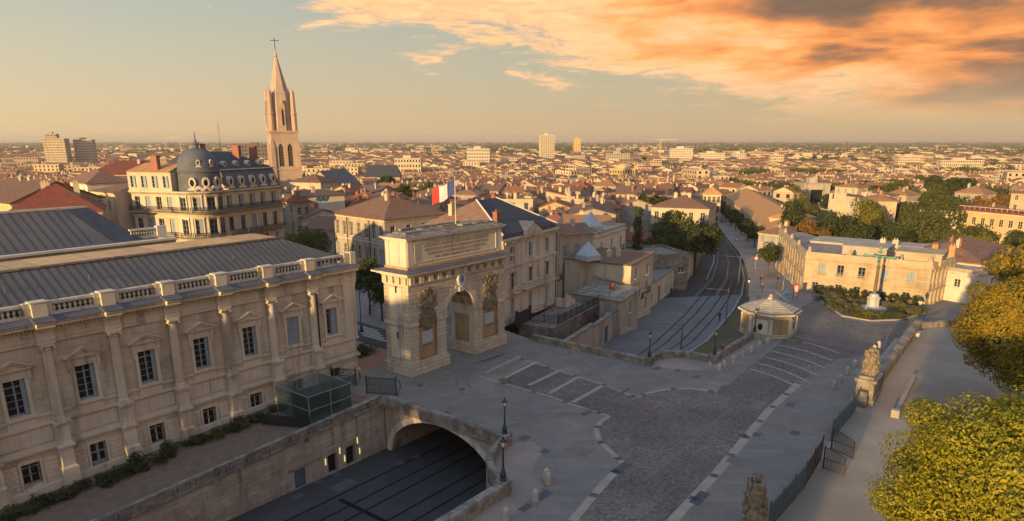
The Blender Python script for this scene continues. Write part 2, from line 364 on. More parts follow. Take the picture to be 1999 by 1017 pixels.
# ================================================================== SETTING: ground, plaza, lower road, bridge
AZ = R(52)                                   # the axis of arch and law court, measured from +x
U = Vector((math.cos(AZ), math.sin(AZ), 0)); V = Vector((-math.sin(AZ), math.cos(AZ), 0))
CORNER = G(700, 727); ARCH = G(803.7, 735.8)
LOW = -5.0
def LW(x, y, z=0.0): return CORNER + U * x + V * y + Vector((0, 0, z))
def terr(X, Y):                              # natural ground: the hill falls away to the plain
    t = min(1, max(0, (Y - 150) / 450)); return -5.6 - 9.4 * t * t * (3 - 2 * t)
K.update(
    paving=mat('worn_stone_paving', (.215, .192, .175), (.172, .153, .141), .25, rough=.75, bump=.25, big=(.06, (.17, .16, .16)), bscale=3, brick=(1.8, .9, .014, 'xy')),
    cobble=mat('granite_setts', (.195, .175, .162), (.155, .14, .131), .3, rough=.7, bump=.0, big=(.09, (.11, .095, .10))),
    sand=mat('compacted_sand', (.30, .255, .205), (.24, .20, .165), .2, bump=.2, big=(.07, (.22, .18, .15)), bscale=4),
    pink=mat('pinkish_pavement', (.27, .215, .185), (.22, .18, .16), .4, rough=.8, bump=.2, big=(.1, (.17, .15, .145)), bscale=4),
    redpave=mat('red_pavement', (.30, .14, .09), (.25, .12, .08), .5, bump=.15),
    pale=mat('pale_stone_band', (.31, .275, .23), (.26, .23, .195), .8, bump=.15),
    inlay=mat('dark_basalt_inlay', (.075, .085, .10), (.055, .062, .075), 2, rough=.6, rnd=.2),
    asphalt=mat('dark_asphalt', (.036, .036, .040), (.027, .027, .030), .35, rough=.8, bump=.2, big=(.12, (.05, .048, .05)), bscale=6),
    road=mat('grey_road_concrete', (.15, .145, .15), (.12, .118, .125), .3, rough=.8, bump=.15, big=(.08, (.10, .10, .11)), bscale=5),
    rail=mat('steel_rail_groove', (.012, .012, .014), (.008, .008, .010), 2, rough=.85, spec=.1),
    line=mat('worn_white_line', (.30, .29, .27), (.22, .21, .20), 1.5),
    earth=mat('dry_grass_bank', (.10, .085, .045), (.075, .06, .035), .5, bump=.6, big=(.2, (.06, .065, .03))),
    gravel=mat('brown_gravel', (.19, .135, .10), (.14, .10, .08), 1.5, bump=.6, bscale=14),
    plain=mat('distant_plain', (.10, .095, .05), (.065, .07, .04), .012, big=(.004, (.13, .11, .07))),
    sea=mat('sea_water', (.06, .085, .10), (.05, .07, .085), .01, rough=.35, spec=.5),
    townfloor=mat('town_street_ground', (.13, .115, .10), (.09, .08, .07), .05, bump=.1),
)
def add_sett_relief(m, period):              # small granite setts: voronoi cells as relief and tone
    nt = m.node_tree; L = nt.links; b = nt.nodes['Principled BSDF']; geo = [n for n in nt.nodes if n.type == 'NEW_GEOMETRY'][0]
    mp = nt.nodes.new('ShaderNodeMapping'); L.new(geo.outputs['Position'], mp.inputs[0]); mp.inputs['Rotation'].default_value = (0, 0, .35); mp.inputs['Scale'].default_value = (1 / period, 1.5 / period, 0)
    v = nt.nodes.new('ShaderNodeTexVoronoi'); v.feature = 'DISTANCE_TO_EDGE'; v.inputs['Scale'].default_value = 1; v.inputs['Randomness'].default_value = .45; L.new(mp.outputs[0], v.inputs['Vector'])
    c = nt.nodes.new('ShaderNodeTexVoronoi'); c.inputs['Scale'].default_value = 1; c.inputs['Randomness'].default_value = .45; L.new(mp.outputs[0], c.inputs['Vector'])
    mr = nt.nodes.new('ShaderNodeMapRange'); L.new(v.outputs['Distance'], mr.inputs[0]); mr.inputs[1].default_value = .0; mr.inputs[2].default_value = .12
    bp = nt.nodes.new('ShaderNodeBump'); bp.inputs['Strength'].default_value = 1; bp.inputs['Distance'].default_value = .06; L.new(mr.outputs[0], bp.inputs['Height']); L.new(bp.outputs[0], b.inputs['Normal'])
    old = b.inputs['Base Color'].links[0].from_socket
    mx = nt.nodes.new('ShaderNodeMix'); mx.data_type = 'RGBA'; mx.blend_type = 'MULTIPLY'; mx.inputs[0].default_value = 1
    sp = nt.nodes.new('ShaderNodeSeparateColor'); L.new(c.outputs['Color'], sp.inputs[0])
    m2 = nt.nodes.new('ShaderNodeMapRange'); L.new(sp.outputs[0], m2.inputs[0]); m2.inputs[3].default_value = .68; m2.inputs[4].default_value = 1.4
    m3 = nt.nodes.new('ShaderNodeMath'); m3.operation = 'MULTIPLY'; L.new(m2.outputs[0], m3.inputs[0])
    m4 = nt.nodes.new('ShaderNodeMapRange'); L.new(v.outputs['Distance'], m4.inputs[0]); m4.inputs[2].default_value = .1; m4.inputs[3].default_value = .6; L.new(m4.outputs[0], m3.inputs[1])
    L.new(old, mx.inputs[6]); L.new(m3.outputs[0], mx.inputs[7]); L.new(mx.outputs[2], b.inputs['Base Color'])
add_sett_relief(K['cobble'], .22)

def terrain():
    xs = [-30000, -9000, -3000, -1200] + list(range(-600, 1001, 100)) + [1500, 3000, 9000, 30000]
    ys = [-1500, -200, 0, 60, 100] + list(range(140, 701, 40)) + [900, 1300, 2000, 4000, 8000, 11500]
    m = MB(); m.add([(x, y, terr(x, y)) for y in ys for x in xs], [(j * len(xs) + i, j * len(xs) + i + 1, (j + 1) * len(xs) + i + 1, (j + 1) * len(xs) + i) for j in range(len(ys) - 1) for i in range(len(xs) - 1)])
    tag(m.build('ground', K['plain'], smooth=True), kind='structure')
    m = MB(); m.quad((-45000, 11500, -15.0), (45000, 11500, -15.0), (60000, 42000, -15.0), (-60000, 42000, -15.0)); tag(m.build('sea', K['sea']), kind='structure')
    for i, (x0, x1, y0, y1) in enumerate([(-7000, -2200, 8300, 9500), (-2500, -300, 8900, 9900), (900, 5600, 8600, 9300)]):
        m = MB(); m.prism([(x0, y0), (x1, y0 - 150), (x1 + 700, y1), (x0 + 300, y1 + 200)], -16, -14.9); tag(m.build('lagoon', K['sea']), kind='structure')
terrain()

# upper plateau: bridge deck, plaza, promenade
exed = [(-5.0, -25.0), (-6.6, -25.4), (-8.6, -26.3), (-10.2, -27.8), (-11.1, -29.2), (-11.4, -30.4)]
fexed = [(22.9, -24.6), (25.0, -24.5), (27.0, -25.3), (28.3, -26.8), (28.6, -28.6), (28.4, -30.3)]
fedge = [(43.5, -30.6), (57, -27), (70, -22), (94, -13.5), (112, -8)]
outline = [(-4.6, -9.5), (-4.6, -25.0)] + exed[1:] + [(-95, -30.4), (-95, -150), (120, -150), (120, -47), (78.6, -47), (78.6, -26.6)] + fedge[2::-1] + fexed[::-1] + [(22.9, -7.9), (26, 4), (40, 12), (120, 14), (120, 36), (22, 36), (0.3, 14), (0.3, 0.3), (-4.6, 0.3)]
def pz(x, y): return 0.0
m = MB(); pts = [LW(x, y) for x, y in outline]
m.prism([(p.x, p.y) for p in pts][::-1] if sum(pts[i].x * pts[i - 1].y - pts[i - 1].x * pts[i].y for i in range(len(pts))) < 0 else [(p.x, p.y) for p in pts], -.45, 0)
for i, p in enumerate(m.v): 
    lx = (Vector(p) - CORNER).dot(U); m.v[i] = (p[0], p[1], p[2] + pz(lx, 0))
plaza = tag(m.build('plaza', K['paving']), kind='structure')
def strip(name, a, b, w, z, mt, parent, taper=1.0):
    d = (b - a).normalized(); nrm = Vector((-d.y, d.x, 0)) * w / 2
    m = MB(); m.quad(*[tuple(p.xy) + (z,) for p in (a - nrm, b - nrm, b + nrm, a + nrm)]); return m.build(name, mt, parent)
def sheet(name, poly_px, z, mt, parent=None, kind='structure'):
    q = [G(*p) for p in poly_px]; m = MB(); n = len(q)
    tris = tessellate_polygon([[Vector((p.x, p.y, 0)) for p in q]]); fs = []
    for t in tris:
        a, b, c = (q[i] for i in t)
        fs.append(t if (b - a).cross(c - a).z > 0 else t[::-1])
    m.add([(p.x, p.y, z) for p in q], fs); o = m.build(name, mt, parent)
    return tag(o, kind=kind) if parent is None else o
sheet('sand_promenade', [(1478, 1040), (1515, 1012), (1620, 862), (1672, 800), (1700, 742), (1730, 702), (1795, 641), (1860, 632), (2300, 640), (2300, 1300), (1400, 1300)], .004, K['sand'])
sheet('sidewalk', [(984, 868), (1040, 862), (1062, 880), (1042, 905), (1040, 930), (1062, 948), (985, 1018), (930, 1080), (830, 1080), (990, 940), (962, 925), (958, 890)], .006, K['pink'])
sheet('far_sidewalk', [(1262, 715), (1290, 698), (1340, 692), (1382, 700), (1480, 652), (1500, 660), (1395, 724), (1330, 722)], .006, K['pink'])
sheet('red_sidewalk', [(690, 690), (757, 670), (757, 702), (703, 735), (690, 735)], .005, K['redpave'])
sr = sheet('cross_street', [(680, 622), (770, 648), (770, 688), (680, 660)], .007, K['asphalt'])
for i in range(5): strip('white_line', G(692 + i * 4, 634 + i * 5), G(738 + i * 4, 646 + i * 5), .45, .012, K['line'], sr)
cob = [(1100, 1040), (1117, 1017), (1180, 942), (1218, 906), (1190, 880), (1170, 860), (1164, 840), (1172, 822), (1190, 812), (1120, 790), (1065, 771), (1010, 756), (968, 744), (1000, 726), (1035, 706), (1080, 720), (1125, 735), (1176, 750), (1242, 776), (1262, 768), (1300, 760), (1345, 758), (1405, 766), (1450, 728), (1540, 655), (1712, 692), (1640, 700), (1600, 718), (1562, 745), (1500, 802), (1400, 922), (1312, 1017), (1290, 1040)]
sheet('cobbled_roadway', cob, .004, K['cobble'])
sheet('cobbled_square', [(1545, 648), (1562, 600), (1590, 585), (1648, 622), (1700, 632), (1760, 630), (1812, 612), (1850, 600), (1790, 640), (1740, 690), (1712, 690)], .005, K['cobble'])
SQ = {}
def inlay(p, s, z=.013, parent=None, rz=None):
    k = (s,)
    if k not in SQ: SQ[k] = MB().box(-s[0] / 2, s[0] / 2, -s[1] / 2, s[1] / 2, -.02, 0).mesh('inlay', K['inlay'])
    return inst('inlay', SQ[k], parent or plaza, (p.x, p.y, z), AZ if rz is None else rz)
def banded(px, w, squares, gap=4.4):
    P = [G(*p) for p in px]
    acc = gap * .3
    for a, b in zip(P[:-1], P[1:]):
        strip('pale_band', a, b, w, .009, K['pale'], plaza)
        ln = (b - a).length
        while squares and acc < ln:
            inlay(a + (b - a) * acc / ln, (.62, .62), rz=math.atan2((b - a).y, (b - a).x)); acc += gap
        acc -= ln
banded([(1290, 1040), (1312, 1017), (1400, 922), (1500, 802), (1562, 745)], .75, True)
banded([(1100, 1040), (1117, 1017), (1180, 942), (1218, 906)], .65, True)
banded([(1218, 906), (1190, 880), (1170, 860), (1164, 840), (1172, 822), (1190, 812)], .5, True, 3.4)
banded([(1190, 812), (1120, 790), (1065, 771), (1010, 756), (968, 744), (935, 733)], .28, True, 4.2)
banded([(1005, 697), (1035, 706), (1080, 720), (1125, 735), (1176, 750), (1242, 776)], .28, True, 4.2)
banded([(1242, 776), (1262, 768), (1300, 760), (1345, 758), (1405, 766)], .4, True, 4.0)
for a, b in [((948, 728), (1015, 695)), ((985, 738), (1048, 706)), ((1032, 752), (1095, 722)), ((1072, 768), (1130, 735)), ((1118, 785), (1180, 751))]:
    strip('pale_stripe', G(*a), G(*b), .5, .010, K['pale'], plaza)
for k in range(6):                                    # arcs of pale stone across the raised crossing
    t = k / 5; a = Vector((1532 - 68 * t, 662 + 58 * t)); b = Vector((1640 - 75 * t, 690 + 70 * t)); P = [G(*(a + (b - a) * i / 4 + Vector((0, -4 * math.sin(math.pi * i / 4))))) for i in range(5)]
    for p, q in zip(P[:-1], P[1:]): strip('pale_stripe', p, q, .32, .010, K['pale'], plaza)
strip('drain_channel', G(1541, 650), G(1712, 692), .35, .011, K['inlay'], plaza)
for px, s in [((1024, 855), (1.0, .8)), ((1064, 881), (.85, .7)), ((1212, 914), (2.2, .8)), ((1366, 972), (2.2, .8)), ((1150, 803), (2.4, .55)), ((1218, 764), (2.4, .5)), ((1060, 967), (1.6, .7)), ((1026, 991), (1.1, .6)), ((872, 806), (.7, .7)), ((1112, 690), (.7, .7)), ((1283, 719), (1.2, .6)), ((1322, 723), (.9, .5)), ((1360, 735), (1.3, .6)), ((1415, 757), (1.4, .9)), ((1405, 765), (1.0, .5)), ((1637, 680), (1.1, .8)), ((1662, 687), (1.0, .8)), ((1560, 668), (1.0, .8)), ((1478, 848), (.9, .7)), ((1552, 845), (.9, .8)), ((1450, 850), (.9, .7)), ((1543, 790), (1.3, .8)), ((820, 752), (.6, .6)), ((902, 760), (.6, .6))]:
    inlay(G(*px), s)

K['tyre'] = mat('tyre_rubber_trace', (.135, .122, .114), (.165, .148, .137), .8)
for a, b, c in (((905, 770), (862, 738), (960, 700)), ((845, 752), (872, 722), (985, 692)), ((1150, 735), (1135, 712), (1060, 690)), ((980, 820), (1080, 818), (1160, 800)), ((1255, 940), (1330, 880), (1420, 800))):
    Q = [Vector(a) * (1 - t) ** 2 + Vector(b) * 2 * t * (1 - t) + Vector(c) * t * t for t in [i / 10 for i in range(11)]]
    for off in (0, 1.5):
        P = [G(q.x, q.y) + Vector((off * .7, off * .7, 0)) for q in Q]
        for p, q in zip(P[:-1], P[1:]): strip('tyre_mark', p, q, .2, .0155, K['tyre'], plaza)
for px, s in (((1010, 830), (1.9, 1.2)), ((1290, 745), (2.6, 1.4)), ((900, 735), (2.2, 1.0)), ((1130, 880), (1.5, 2.0)), ((1480, 790), (2.4, 1.2)), ((1185, 715), (3.0, 1.1)), ((1440, 900), (1.6, 1.6))):
    k = ('patch', s)
    SQ[k] = MB().box(-s[0] / 2, s[0] / 2, -s[1] / 2, s[1] / 2, -.02, 0).mesh('repair_patch', K['tyre']); inst('repair_patch', SQ[k], plaza, G(*px) + Vector((0, 0, .0125)), AZ)
# lower road, near side and through the bridge
m = MB(); q = [LW(x, y) for x, y in [(-110, -9.4), (-110, -30.6), (30, -30.6), (30, -9.4)]]; m.quad(*[(p.x, p.y, LOW) for p in q]); lower = tag(m.build('lower_road', K['asphalt']), kind='structure')
m = MB(); q = [LW(x, y) for x, y in [(-110, -9.4), (-110, -13.3), (6, -13.3), (6, -9.4)]]; m.quad(*[(p.x, p.y, LOW + .005) for p in q]); m.build('footway', mat('dark_footway', (.055, .053, .056), (.042, .041, .044), .5, bump=.2), lower)
for y in (-13.4, -15.6, -17.3, -20.0, -21.8):
    m = MB(); q = [LW(-110, y - .11), LW(-110, y + .11), LW(30, y + .11), LW(30, y - .11)]; m.quad(*[(p.x, p.y, LOW + .010) for p in q][::-1]); m.build('rail_groove', K['rail'], lower)
strip('cable_slot', LW(-14.2, -14.0), LW(-14.2, -23.0), .45, LOW + .014, K['rail'], lower)
for (x, y, s) in [(-12.3, -12.2, (2.3, 1.3)), (-11.4, -9.9, (.8, .8)), (-16.2, -10.6, (1.1, .8)), (-6.0, -13.0, (.9, .7)), (-4.0, -13.2, (.8, .6)), (-13.4, -9.8, (.7, .7))]:
    p = LW(x, y); inlay(p, s, LOW + .012, lower)

# lower road beyond the bridge, curving away between garden walls
rl = [(1130, 720, -5), (1182, 672, -5), (1240, 625, -5), (1290, 582, -5), (1345, 545, -5), (1368, 510, -5), (1377, 485, -5), (1376, 462, -5), (1372, 440, -5.2), (1380, 415, -5.8), (1388, 395, -7)]
rr = [(1300, 720, -5), (1385, 665, -5), (1436, 605, -5), (1452, 575, -5), (1456, 545, -5), (1450, 515, -5), (1438, 492, -5), (1420, 470, -5), (1402, 445, -5.2), (1394, 418, -5.8), (1396, 396, -7)]
RL = [G(*p) for p in rl]; RR = [G(*p) for p in rr]
def lerp(a, b, t): return a + (b - a) * t
def road_strip(name, f0, f1, dz, mt, parent, i0=0, i1=99):
    m = MB(); A = [lerp(a, b, f0) for a, b in zip(RL, RR)][i0:i1]; B = [lerp(a, b, f1) for a, b in zip(RL, RR)][i0:i1]
    for i in range(len(A) - 1): m.quad(*[(p.x, p.y, p.z + dz) for p in (A[i], B[i], B[i + 1], A[i + 1])])
    return m.build(name, mt, parent)
far_road = tag(road_strip('sunken_road', 0, 1, .008, K['asphalt'], None), kind='structure')
road_strip('pale_footway', 0, .40, .013, K['road'], far_road, 0, 4)
road_strip('pale_carriageway', .40, .98, .013, K['road'], far_road, 0, 4)
for f in (.47, .58, .72, .83): road_strip('rail_groove', f, f + .014, .02, K['rail'], far_road, 0, 5)
for f in (.40, .66): road_strip('white_line', f, f + .010, .022, K['line'], far_road, 3, 9)
road_strip('white_line', .96, .985, .022, K['line'], far_road, 0, 8)
road_strip('kerb_line', .30, .325, .022, K['line'], far_road, 4, 7)
# bank between sunken road and street level, street and pavements beyond the square
st = [(1372, 697, 0), (1440, 648, 0), (1462, 600, 0), (1462, 572, -.8), (1461, 543, -2.4), (1454, 513, -3.6), (1441, 491, -4.3), (1423, 469, -4.7), (1404, 444, -5.1), (1396, 416, -5.8), (1398, 395, -7)]
ST = [G(*p) for p in st]; ST[0] = LW(28.4, -30.6); ST[1] = LW(43.5, -30.6); m = MB()
m.quad(*[tuple(p) for p in (LW(28.4, -30.6, LOW), LW(43.5, -30.6, LOW), LW(43.5, -30.6), LW(28.4, -30.6))])
for i in range(len(ST) - 1): m.quad(*[tuple(p) for p in (RR[i], ST[i], ST[i + 1], RR[i + 1])])
tag(m.build('grass_bank', K['earth']), kind='structure')
s2 = [(1500, 720, 0), (1540, 640, 0), (1565, 600, 0), (1560, 572, -.6), (1535, 542, -1.6), (1514, 515, -2.6), (1502, 492, -3.4), (1490, 470, -4.2), (1440, 445, -5), (1425, 416, -5.8), (1418, 395, -7)]
S2 = [G(*p) for p in s2]; m = MB()
for i in range(1, len(ST) - 1): m.quad(*[(p.x, p.y, p.z + .02) for p in (ST[i], S2[i], S2[i + 1], ST[i + 1])])
street = tag(m.build('side_street', K['pink']), kind='structure')
for a, b, w in [((1470, 585), (1500, 600), .5), ((1512, 568), (1540, 590), .5), ((1475, 566), (1505, 565), .35), ((1478, 574), (1508, 574), .35)]: strip('white_line', G(*a), G(*b), w, .03, K['line'], street)

# ------------------------------------------------------------------ terrace in front of the law court, retaining wall, balustrade
def tz(x): return .053 * min(0, x + 5)
TERR_Y = -9.5
m = MB(); q = [LW(-110, TERR_Y), LW(-4.6, TERR_Y), LW(-4.6, .2), LW(-110, .2)]
m.quad(*[(p.x, p.y, z) for p, z in zip(q, (tz(-110), .002, .002, tz(-110)))]); terrace = tag(m.build('terrace', K['gravel']), kind='structure')
m = MB(); m.T = Matrix.Translation(CORNER) @ Matrix.Rotation(AZ, 4, 'Z'); m.hexa([(-13.2, -9.2, tz(-13.2) - .1), (-9, -9.2, tz(-9) - .1), (-9, -1.2, tz(-9) - .1), (-13.2, -1.2, tz(-13.2) - .1)], [(-13.2, -9.2, tz(-13.2) + .03), (-9, -9.2, tz(-9) + .03), (-9, -1.2, tz(-9) + .03), (-13.2, -1.2, tz(-13.2) + .03)]); m.build('paved_strip', K['paving'], terrace)
def frame_thing(name, label, cat, x=0, y=0, z=0, group=None): 
    p = LW(x, y, z); return thing(name, label, cat, p, AZ, group)
rw = frame_thing('retaining_wall', 'stained stone retaining wall with balustrade rising from the sunken road below the terrace', 'wall')
DOORS = [(-15.55, -14.35, 2.05), (-11.9, -10.75, 2.1), (-9.75, -8.6, 2.1)]
m = MB(); m.T = Matrix.Translation((0, TERR_Y, 0))
wall_holes(m, 105.3, LOW - .3, -.5, [(a, b, LOW + .01, LOW + h) for a, b, h in DOORS], .5, x0=-110)

for i in range(len(m.v)):                                   # the top edge follows the terrace slope
    x, y, z = m.v[i]
    if z > -.6: m.v[i] = (x, y, tz(x) + .0)
m.build('wall_face', K['oldwall'], rw)
for (a, b, h) in DOORS[1:]:
    m = MB(); m.box(a + .01, b - .01, TERR_Y + .42, TERR_Y + .46, LOW + .02, LOW + h - .01); m.build('doorway', K['dark'], rw)
m = MB(); a, b, h = DOORS[0]; m.box(a + .01, b - .01, TERR_Y + .12, TERR_Y + .18, LOW + .02, LOW + h - .01); m.box(a + .15, b - .15, TERR_Y + .1, TERR_Y + .118, LOW + .2, LOW + h - .2); m.build('door', K['bluefence'], rw)
m = MB(); m.box(-12.5, -8.0, TERR_Y - .06, TERR_Y - .003, LOW + .005, LOW + .02); 
for x0, x1 in ((-12.45, -11.92), (-10.72, -9.78), (-8.57, -7.9)): m.box(x0, x1, TERR_Y - .07, TERR_Y - .004, LOW + .03, LOW + 2.5)
m.box(-12.45, -7.9, TERR_Y - .075, TERR_Y - .004, LOW + 2.503, LOW + 2.75); m.build('doorway_surround', K['greyrender'], rw)
glow = bpy.data.materials.new('lit_tube_lamp'); glow.use_nodes = True; gb = glow.node_tree.nodes['Principled BSDF']; gb.inputs['Base Color'].default_value = (.8, .7, .3, 1); gb.inputs['Emission Color'].default_value = (1, .8, .22, 1); gb.inputs['Emission Strength'].default_value = .5
tube_me = MB().box(-.045, .045, -.05, 0, -.32, .32).mesh('wall_lamp', glow)
for x, z in ((-12.2, 1.5), (-10.5, 2.0), (-10.0, 1.0), (-8.35, 2.3), (-8.15, 1.1)): tag(inst('wall_lamp', tube_me, None, LW(x, TERR_Y - .076, LOW + z), AZ), 'slim yellow lit tube lamp beside the dark doorways in the retaining wall', 'lamp', 'tube lamps by the doorways')
# individual blocks: courses of stone standing slightly proud
blk = []
for (bw, bh) in ((1.0, .40), (.8, .40), (1.25, .40)):
    b = MB(); c = .03; b.hexa([(-bw / 2 + .01, -.045, -bh / 2 + .012), (bw / 2 - .01, -.045, -bh / 2 + .012), (bw / 2 - .01, .02, -bh / 2 + .012), (-bw / 2 + .01, .02, -bh / 2 + .012)], [(-bw / 2 + .01, -.045, bh / 2 - .012), (bw / 2 - .01, -.045, bh / 2 - .012), (bw / 2 - .01, .02, bh / 2 - .012), (-bw / 2 + .01, .02, bh / 2 - .012)])
    blk.append((bw, b.mesh('stone_block', K['oldwall'])))
cand = []
for r in range(13):
    z = LOW + .05 + .2 + r * .41; x = -5.0 - (r % 2) * .4
    while x > -62:
        bw, me = blk[random.randrange(3)]; cx = x - bw / 2
        hid = any(a - .55 < cx + bw / 2 and cx - bw / 2 < b + .55 and z < LOW + max(h, 2.6) + .45 for a, b, h in DOORS)
        if not hid and z + .25 < tz(x - bw) - .02: cand.append((cx, z, me, random.uniform(0, .025)))
        x -= bw
cand.sort(key=lambda c: abs(c[0] + 12) + 3 * abs(c[1] + 2.5))
for i, (cx, z, me, d) in enumerate(cand[:300]): inst('stone_block', me, rw, (cx, TERR_Y + d, z))
m = MB()
for cx, z, me, d in cand[300:]: m.T = Matrix.Translation((cx, TERR_Y + d, z)); m.add([tuple(v.co) for v in me.vertices], [tuple(p.vertices) for p in me.polygons])
tag(m.build('stone_courses', K['oldwall'], rw), kind='stuff')
# balustrade on top, stepping down with the terrace
BAL = MB().lathe([(.085, 0), (.085, .06), (.05, .09), (.105, .22), (.10, .30), (.055, .45), (.05, .52), (.08, .56), (.08, .62)], 8).mesh('baluster', K['coping'])
for f in range(16):
    x1 = -5.0 - f * 4.4; x0 = x1 - 4.4; z0, z1 = tz(x0), tz(x1)
    m = MB()
    def slop(m, xa, xb, ya, yb, da, db):
        za, zb = tz(xa), tz(xb); m.hexa([(xa, ya, za + da), (xb, ya, zb + da), (xb, yb, zb + da), (xa, yb, za + da)], [(xa, ya, za + db), (xb, ya, zb + db), (xb, yb, zb + db), (xa, yb, za + db)])
    slop(m, x0, x1, TERR_Y - .16, TERR_Y + .34, .0, .16); m.build('base_course', K['coping'], rw)
    m = MB(); slop(m, x0 + .003, x1 - .003, TERR_Y - .14, TERR_Y + .30, .80, .98); m.build('coping_stone', K['coping'], rw)
    m = MB(); slop(m, x1 - 1.7, x1 - .02, TERR_Y - .08, TERR_Y + .22, .162, .798); slop(m, x1 - 1.4, x1 - .3, TERR_Y - .11, TERR_Y - .082, .25, .70); m.build('panel', K['coping'], rw)
    for i in range(8):
        x = x0 + .22 + i * .33; inst('baluster', BAL, rw, (x, TERR_Y + .08, tz(x) + .165))
    if f % 2 == 0:
        m = MB(); m.box(x1 - .4, x1 - .05, TERR_Y - .2, TERR_Y - .162, tz(x1) - .35, tz(x1) + .15); m.build('bracket', K['coping'], rw)

# ------------------------------------------------------------------ bridge
br = frame_thing('bridge', 'stone arched bridge carrying the plaza over the sunken road', 'bridge')
def arch_z(y):                                             # segmental tunnel arch between y=-10.3 and -24.1, crown -0.45
    t = (y + 17.2) / 6.9; return LOW + 4.55 * math.sqrt(max(0, 1 - t * t))
ys = [-10.3 - 13.8 * i / 26 for i in range(27)]
m = MB()
for a, b in zip(ys[:-1], ys[1:]): m.quad((-4.6, a, arch_z(a)), (-4.6, b, arch_z(b)), (-4.6, b, -.05), (-4.6, a, -.05))
m.quad((-4.6, -9.45, LOW), (-4.6, -10.3, LOW), (-4.6, -10.3, -.05), (-4.6, -9.45, -.05)); m.quad((-4.6, -24.1, LOW), (-4.6, -25.2, LOW), (-4.6, -25.2, -.05), (-4.6, -24.1, -.05))
m.build('spandrel_wall', mat('smooth_spandrel_stone', (.34, .28, .20), (.28, .23, .17), .5, bump=.25, streak=((.06, .05, .045), .8, .5)), br)
m = MB()
for a, b in zip(ys[:-1], ys[1:]): m.quad((-4.6, a, arch_z(a)), (24, a, arch_z(a)), (24, b, arch_z(b)), (-4.6, b, arch_z(b)))
m.quad((-4.6, -10.3, LOW), (24, -10.3, LOW), (24, -10.3, LOW + .1), (-4.6, -10.3, LOW + .1))
m.build('vault', K['oldwall'], br)
nv = 25
for i in range(nv):                                        # voussoirs
    a0, a1 = math.pi * (i + .03) / nv, math.pi * (i + .97) / nv
    def pt(a, k): return (-17.2 + (6.9 + k) * math.cos(a), LOW + (4.55 + k) * math.sin(a))
    if max(pt(a0, .38)[1], pt(a1, .38)[1]) > -.1: kk = .30
    else: kk = .62
    p = [pt(a0, 0), pt(a0, kk), pt(a1, kk), pt(a1, 0)]
    m = MB(); m.hexa([(-4.68, *p[0]), (-4.68, *p[1]), (-4.55, *p[1]), (-4.55, *p[0])], [(-4.68, *p[3]), (-4.68, *p[2]), (-4.55, *p[2]), (-4.55, *p[3])]); m.build('voussoir', K['stone'], br)
m = MB(); m.box(-4.85, -4.55, -25.1, -9.5, -.28, .12); m.box(-4.75, -4.58, -25.1, -9.5, -.42, -.282); m.build('string_course', K['coping'], br)
def parapet(root, pts, h=.95, w=.5, step=1.35, name='parapet_block'):
    """run of parapet blocks with a coping stone on each, following a polyline in the root's frame"""
    for a, b in zip(pts[:-1], pts[1:]):
        a, b = Vector((*a, 0)), Vector((*b, 0)); ln = (b - a).length; n = max(1, round(ln / step)); d = (b - a) / n; ang = math.atan2(d.y, d.x); L_ = d.length
        kb = ('pb', round(L_, 3), h, w)
        if kb not in SQ:
            c = .05; m1 = MB().box(-L_ / 2 + .008, L_ / 2 - .008, -w / 2, w / 2, 0, h - .22).mesh(name, K['coping'])
            m2 = MB(); m2.hexa([(-L_ / 2 + .006, -w / 2 - c, h - .218), (L_ / 2 - .006, -w / 2 - c, h - .218), (L_ / 2 - .006, w / 2 + c, h - .218), (-L_ / 2 + .006, w / 2 + c, h - .218)],
                               [(-L_ / 2 + .006, -w / 2 + .02, h), (L_ / 2 - .006, -w / 2 + .02, h), (L_ / 2 - .006, w / 2 - .02, h), (-L_ / 2 + .006, w / 2 - .02, h)])
            SQ[kb] = (m1, m2.mesh('coping_stone', K['coping']))
        for i in range(n):
            p = a + d * (i + .5); inst(name, SQ[kb][0], root, (p.x, p.y, 0), ang); inst('coping_stone', SQ[kb][1], root, (p.x, p.y, random.uniform(0, .02)), ang)
def arc_wall(root, pts, z0, z1, mt):
    m = MB()
    for a, b in zip(pts[:-1], pts[1:]): m.quad((*a, z0), (*b, z0), (*b, z1), (*a, z1))
    m.build('wall_face', mt, root)
parapet(br, [(-4.62, -10.0), (-4.62, -24.6)]); 
def pier(root, x, y, h=1.15, s=.45):
    m = MB(); m.box(x - s, x + s, y - s, y + s, 0, h - .2); m.box(x - s - .06, x + s + .06, y - s - .06, y + s + .06, h - .2, h); m.build('pier', K['coping'], root)
pier(br, -4.9, -25.3); pier(br, -11.6, -30.5, 1.15)
# corner bay and flank wall of the ramp beside the sunken road
fl = frame_thing('ramp_wall', 'curved corner bay and long rough parapet wall on the near side of the sunken road', 'wall')
parapet(fl, [(-5.3, -25.5), (-6.6, -25.7), (-8.6, -26.6), (-10.0, -28.0), (-10.8, -29.4), (-11.15, -30.1)], .95, .5, 1.2)
parapet(fl, [(-12.0, -30.55), (-70, -30.55)], 1.0, .7, 1.5)
arc_wall(fl, [(-4.7, -25.2)] + exed[1:], LOW - .3, .02, K['oldwall']); arc_wall(fl, [(-11.4, -30.4), (-110, -30.4)], LOW - .3, .02, K['oldwall'])
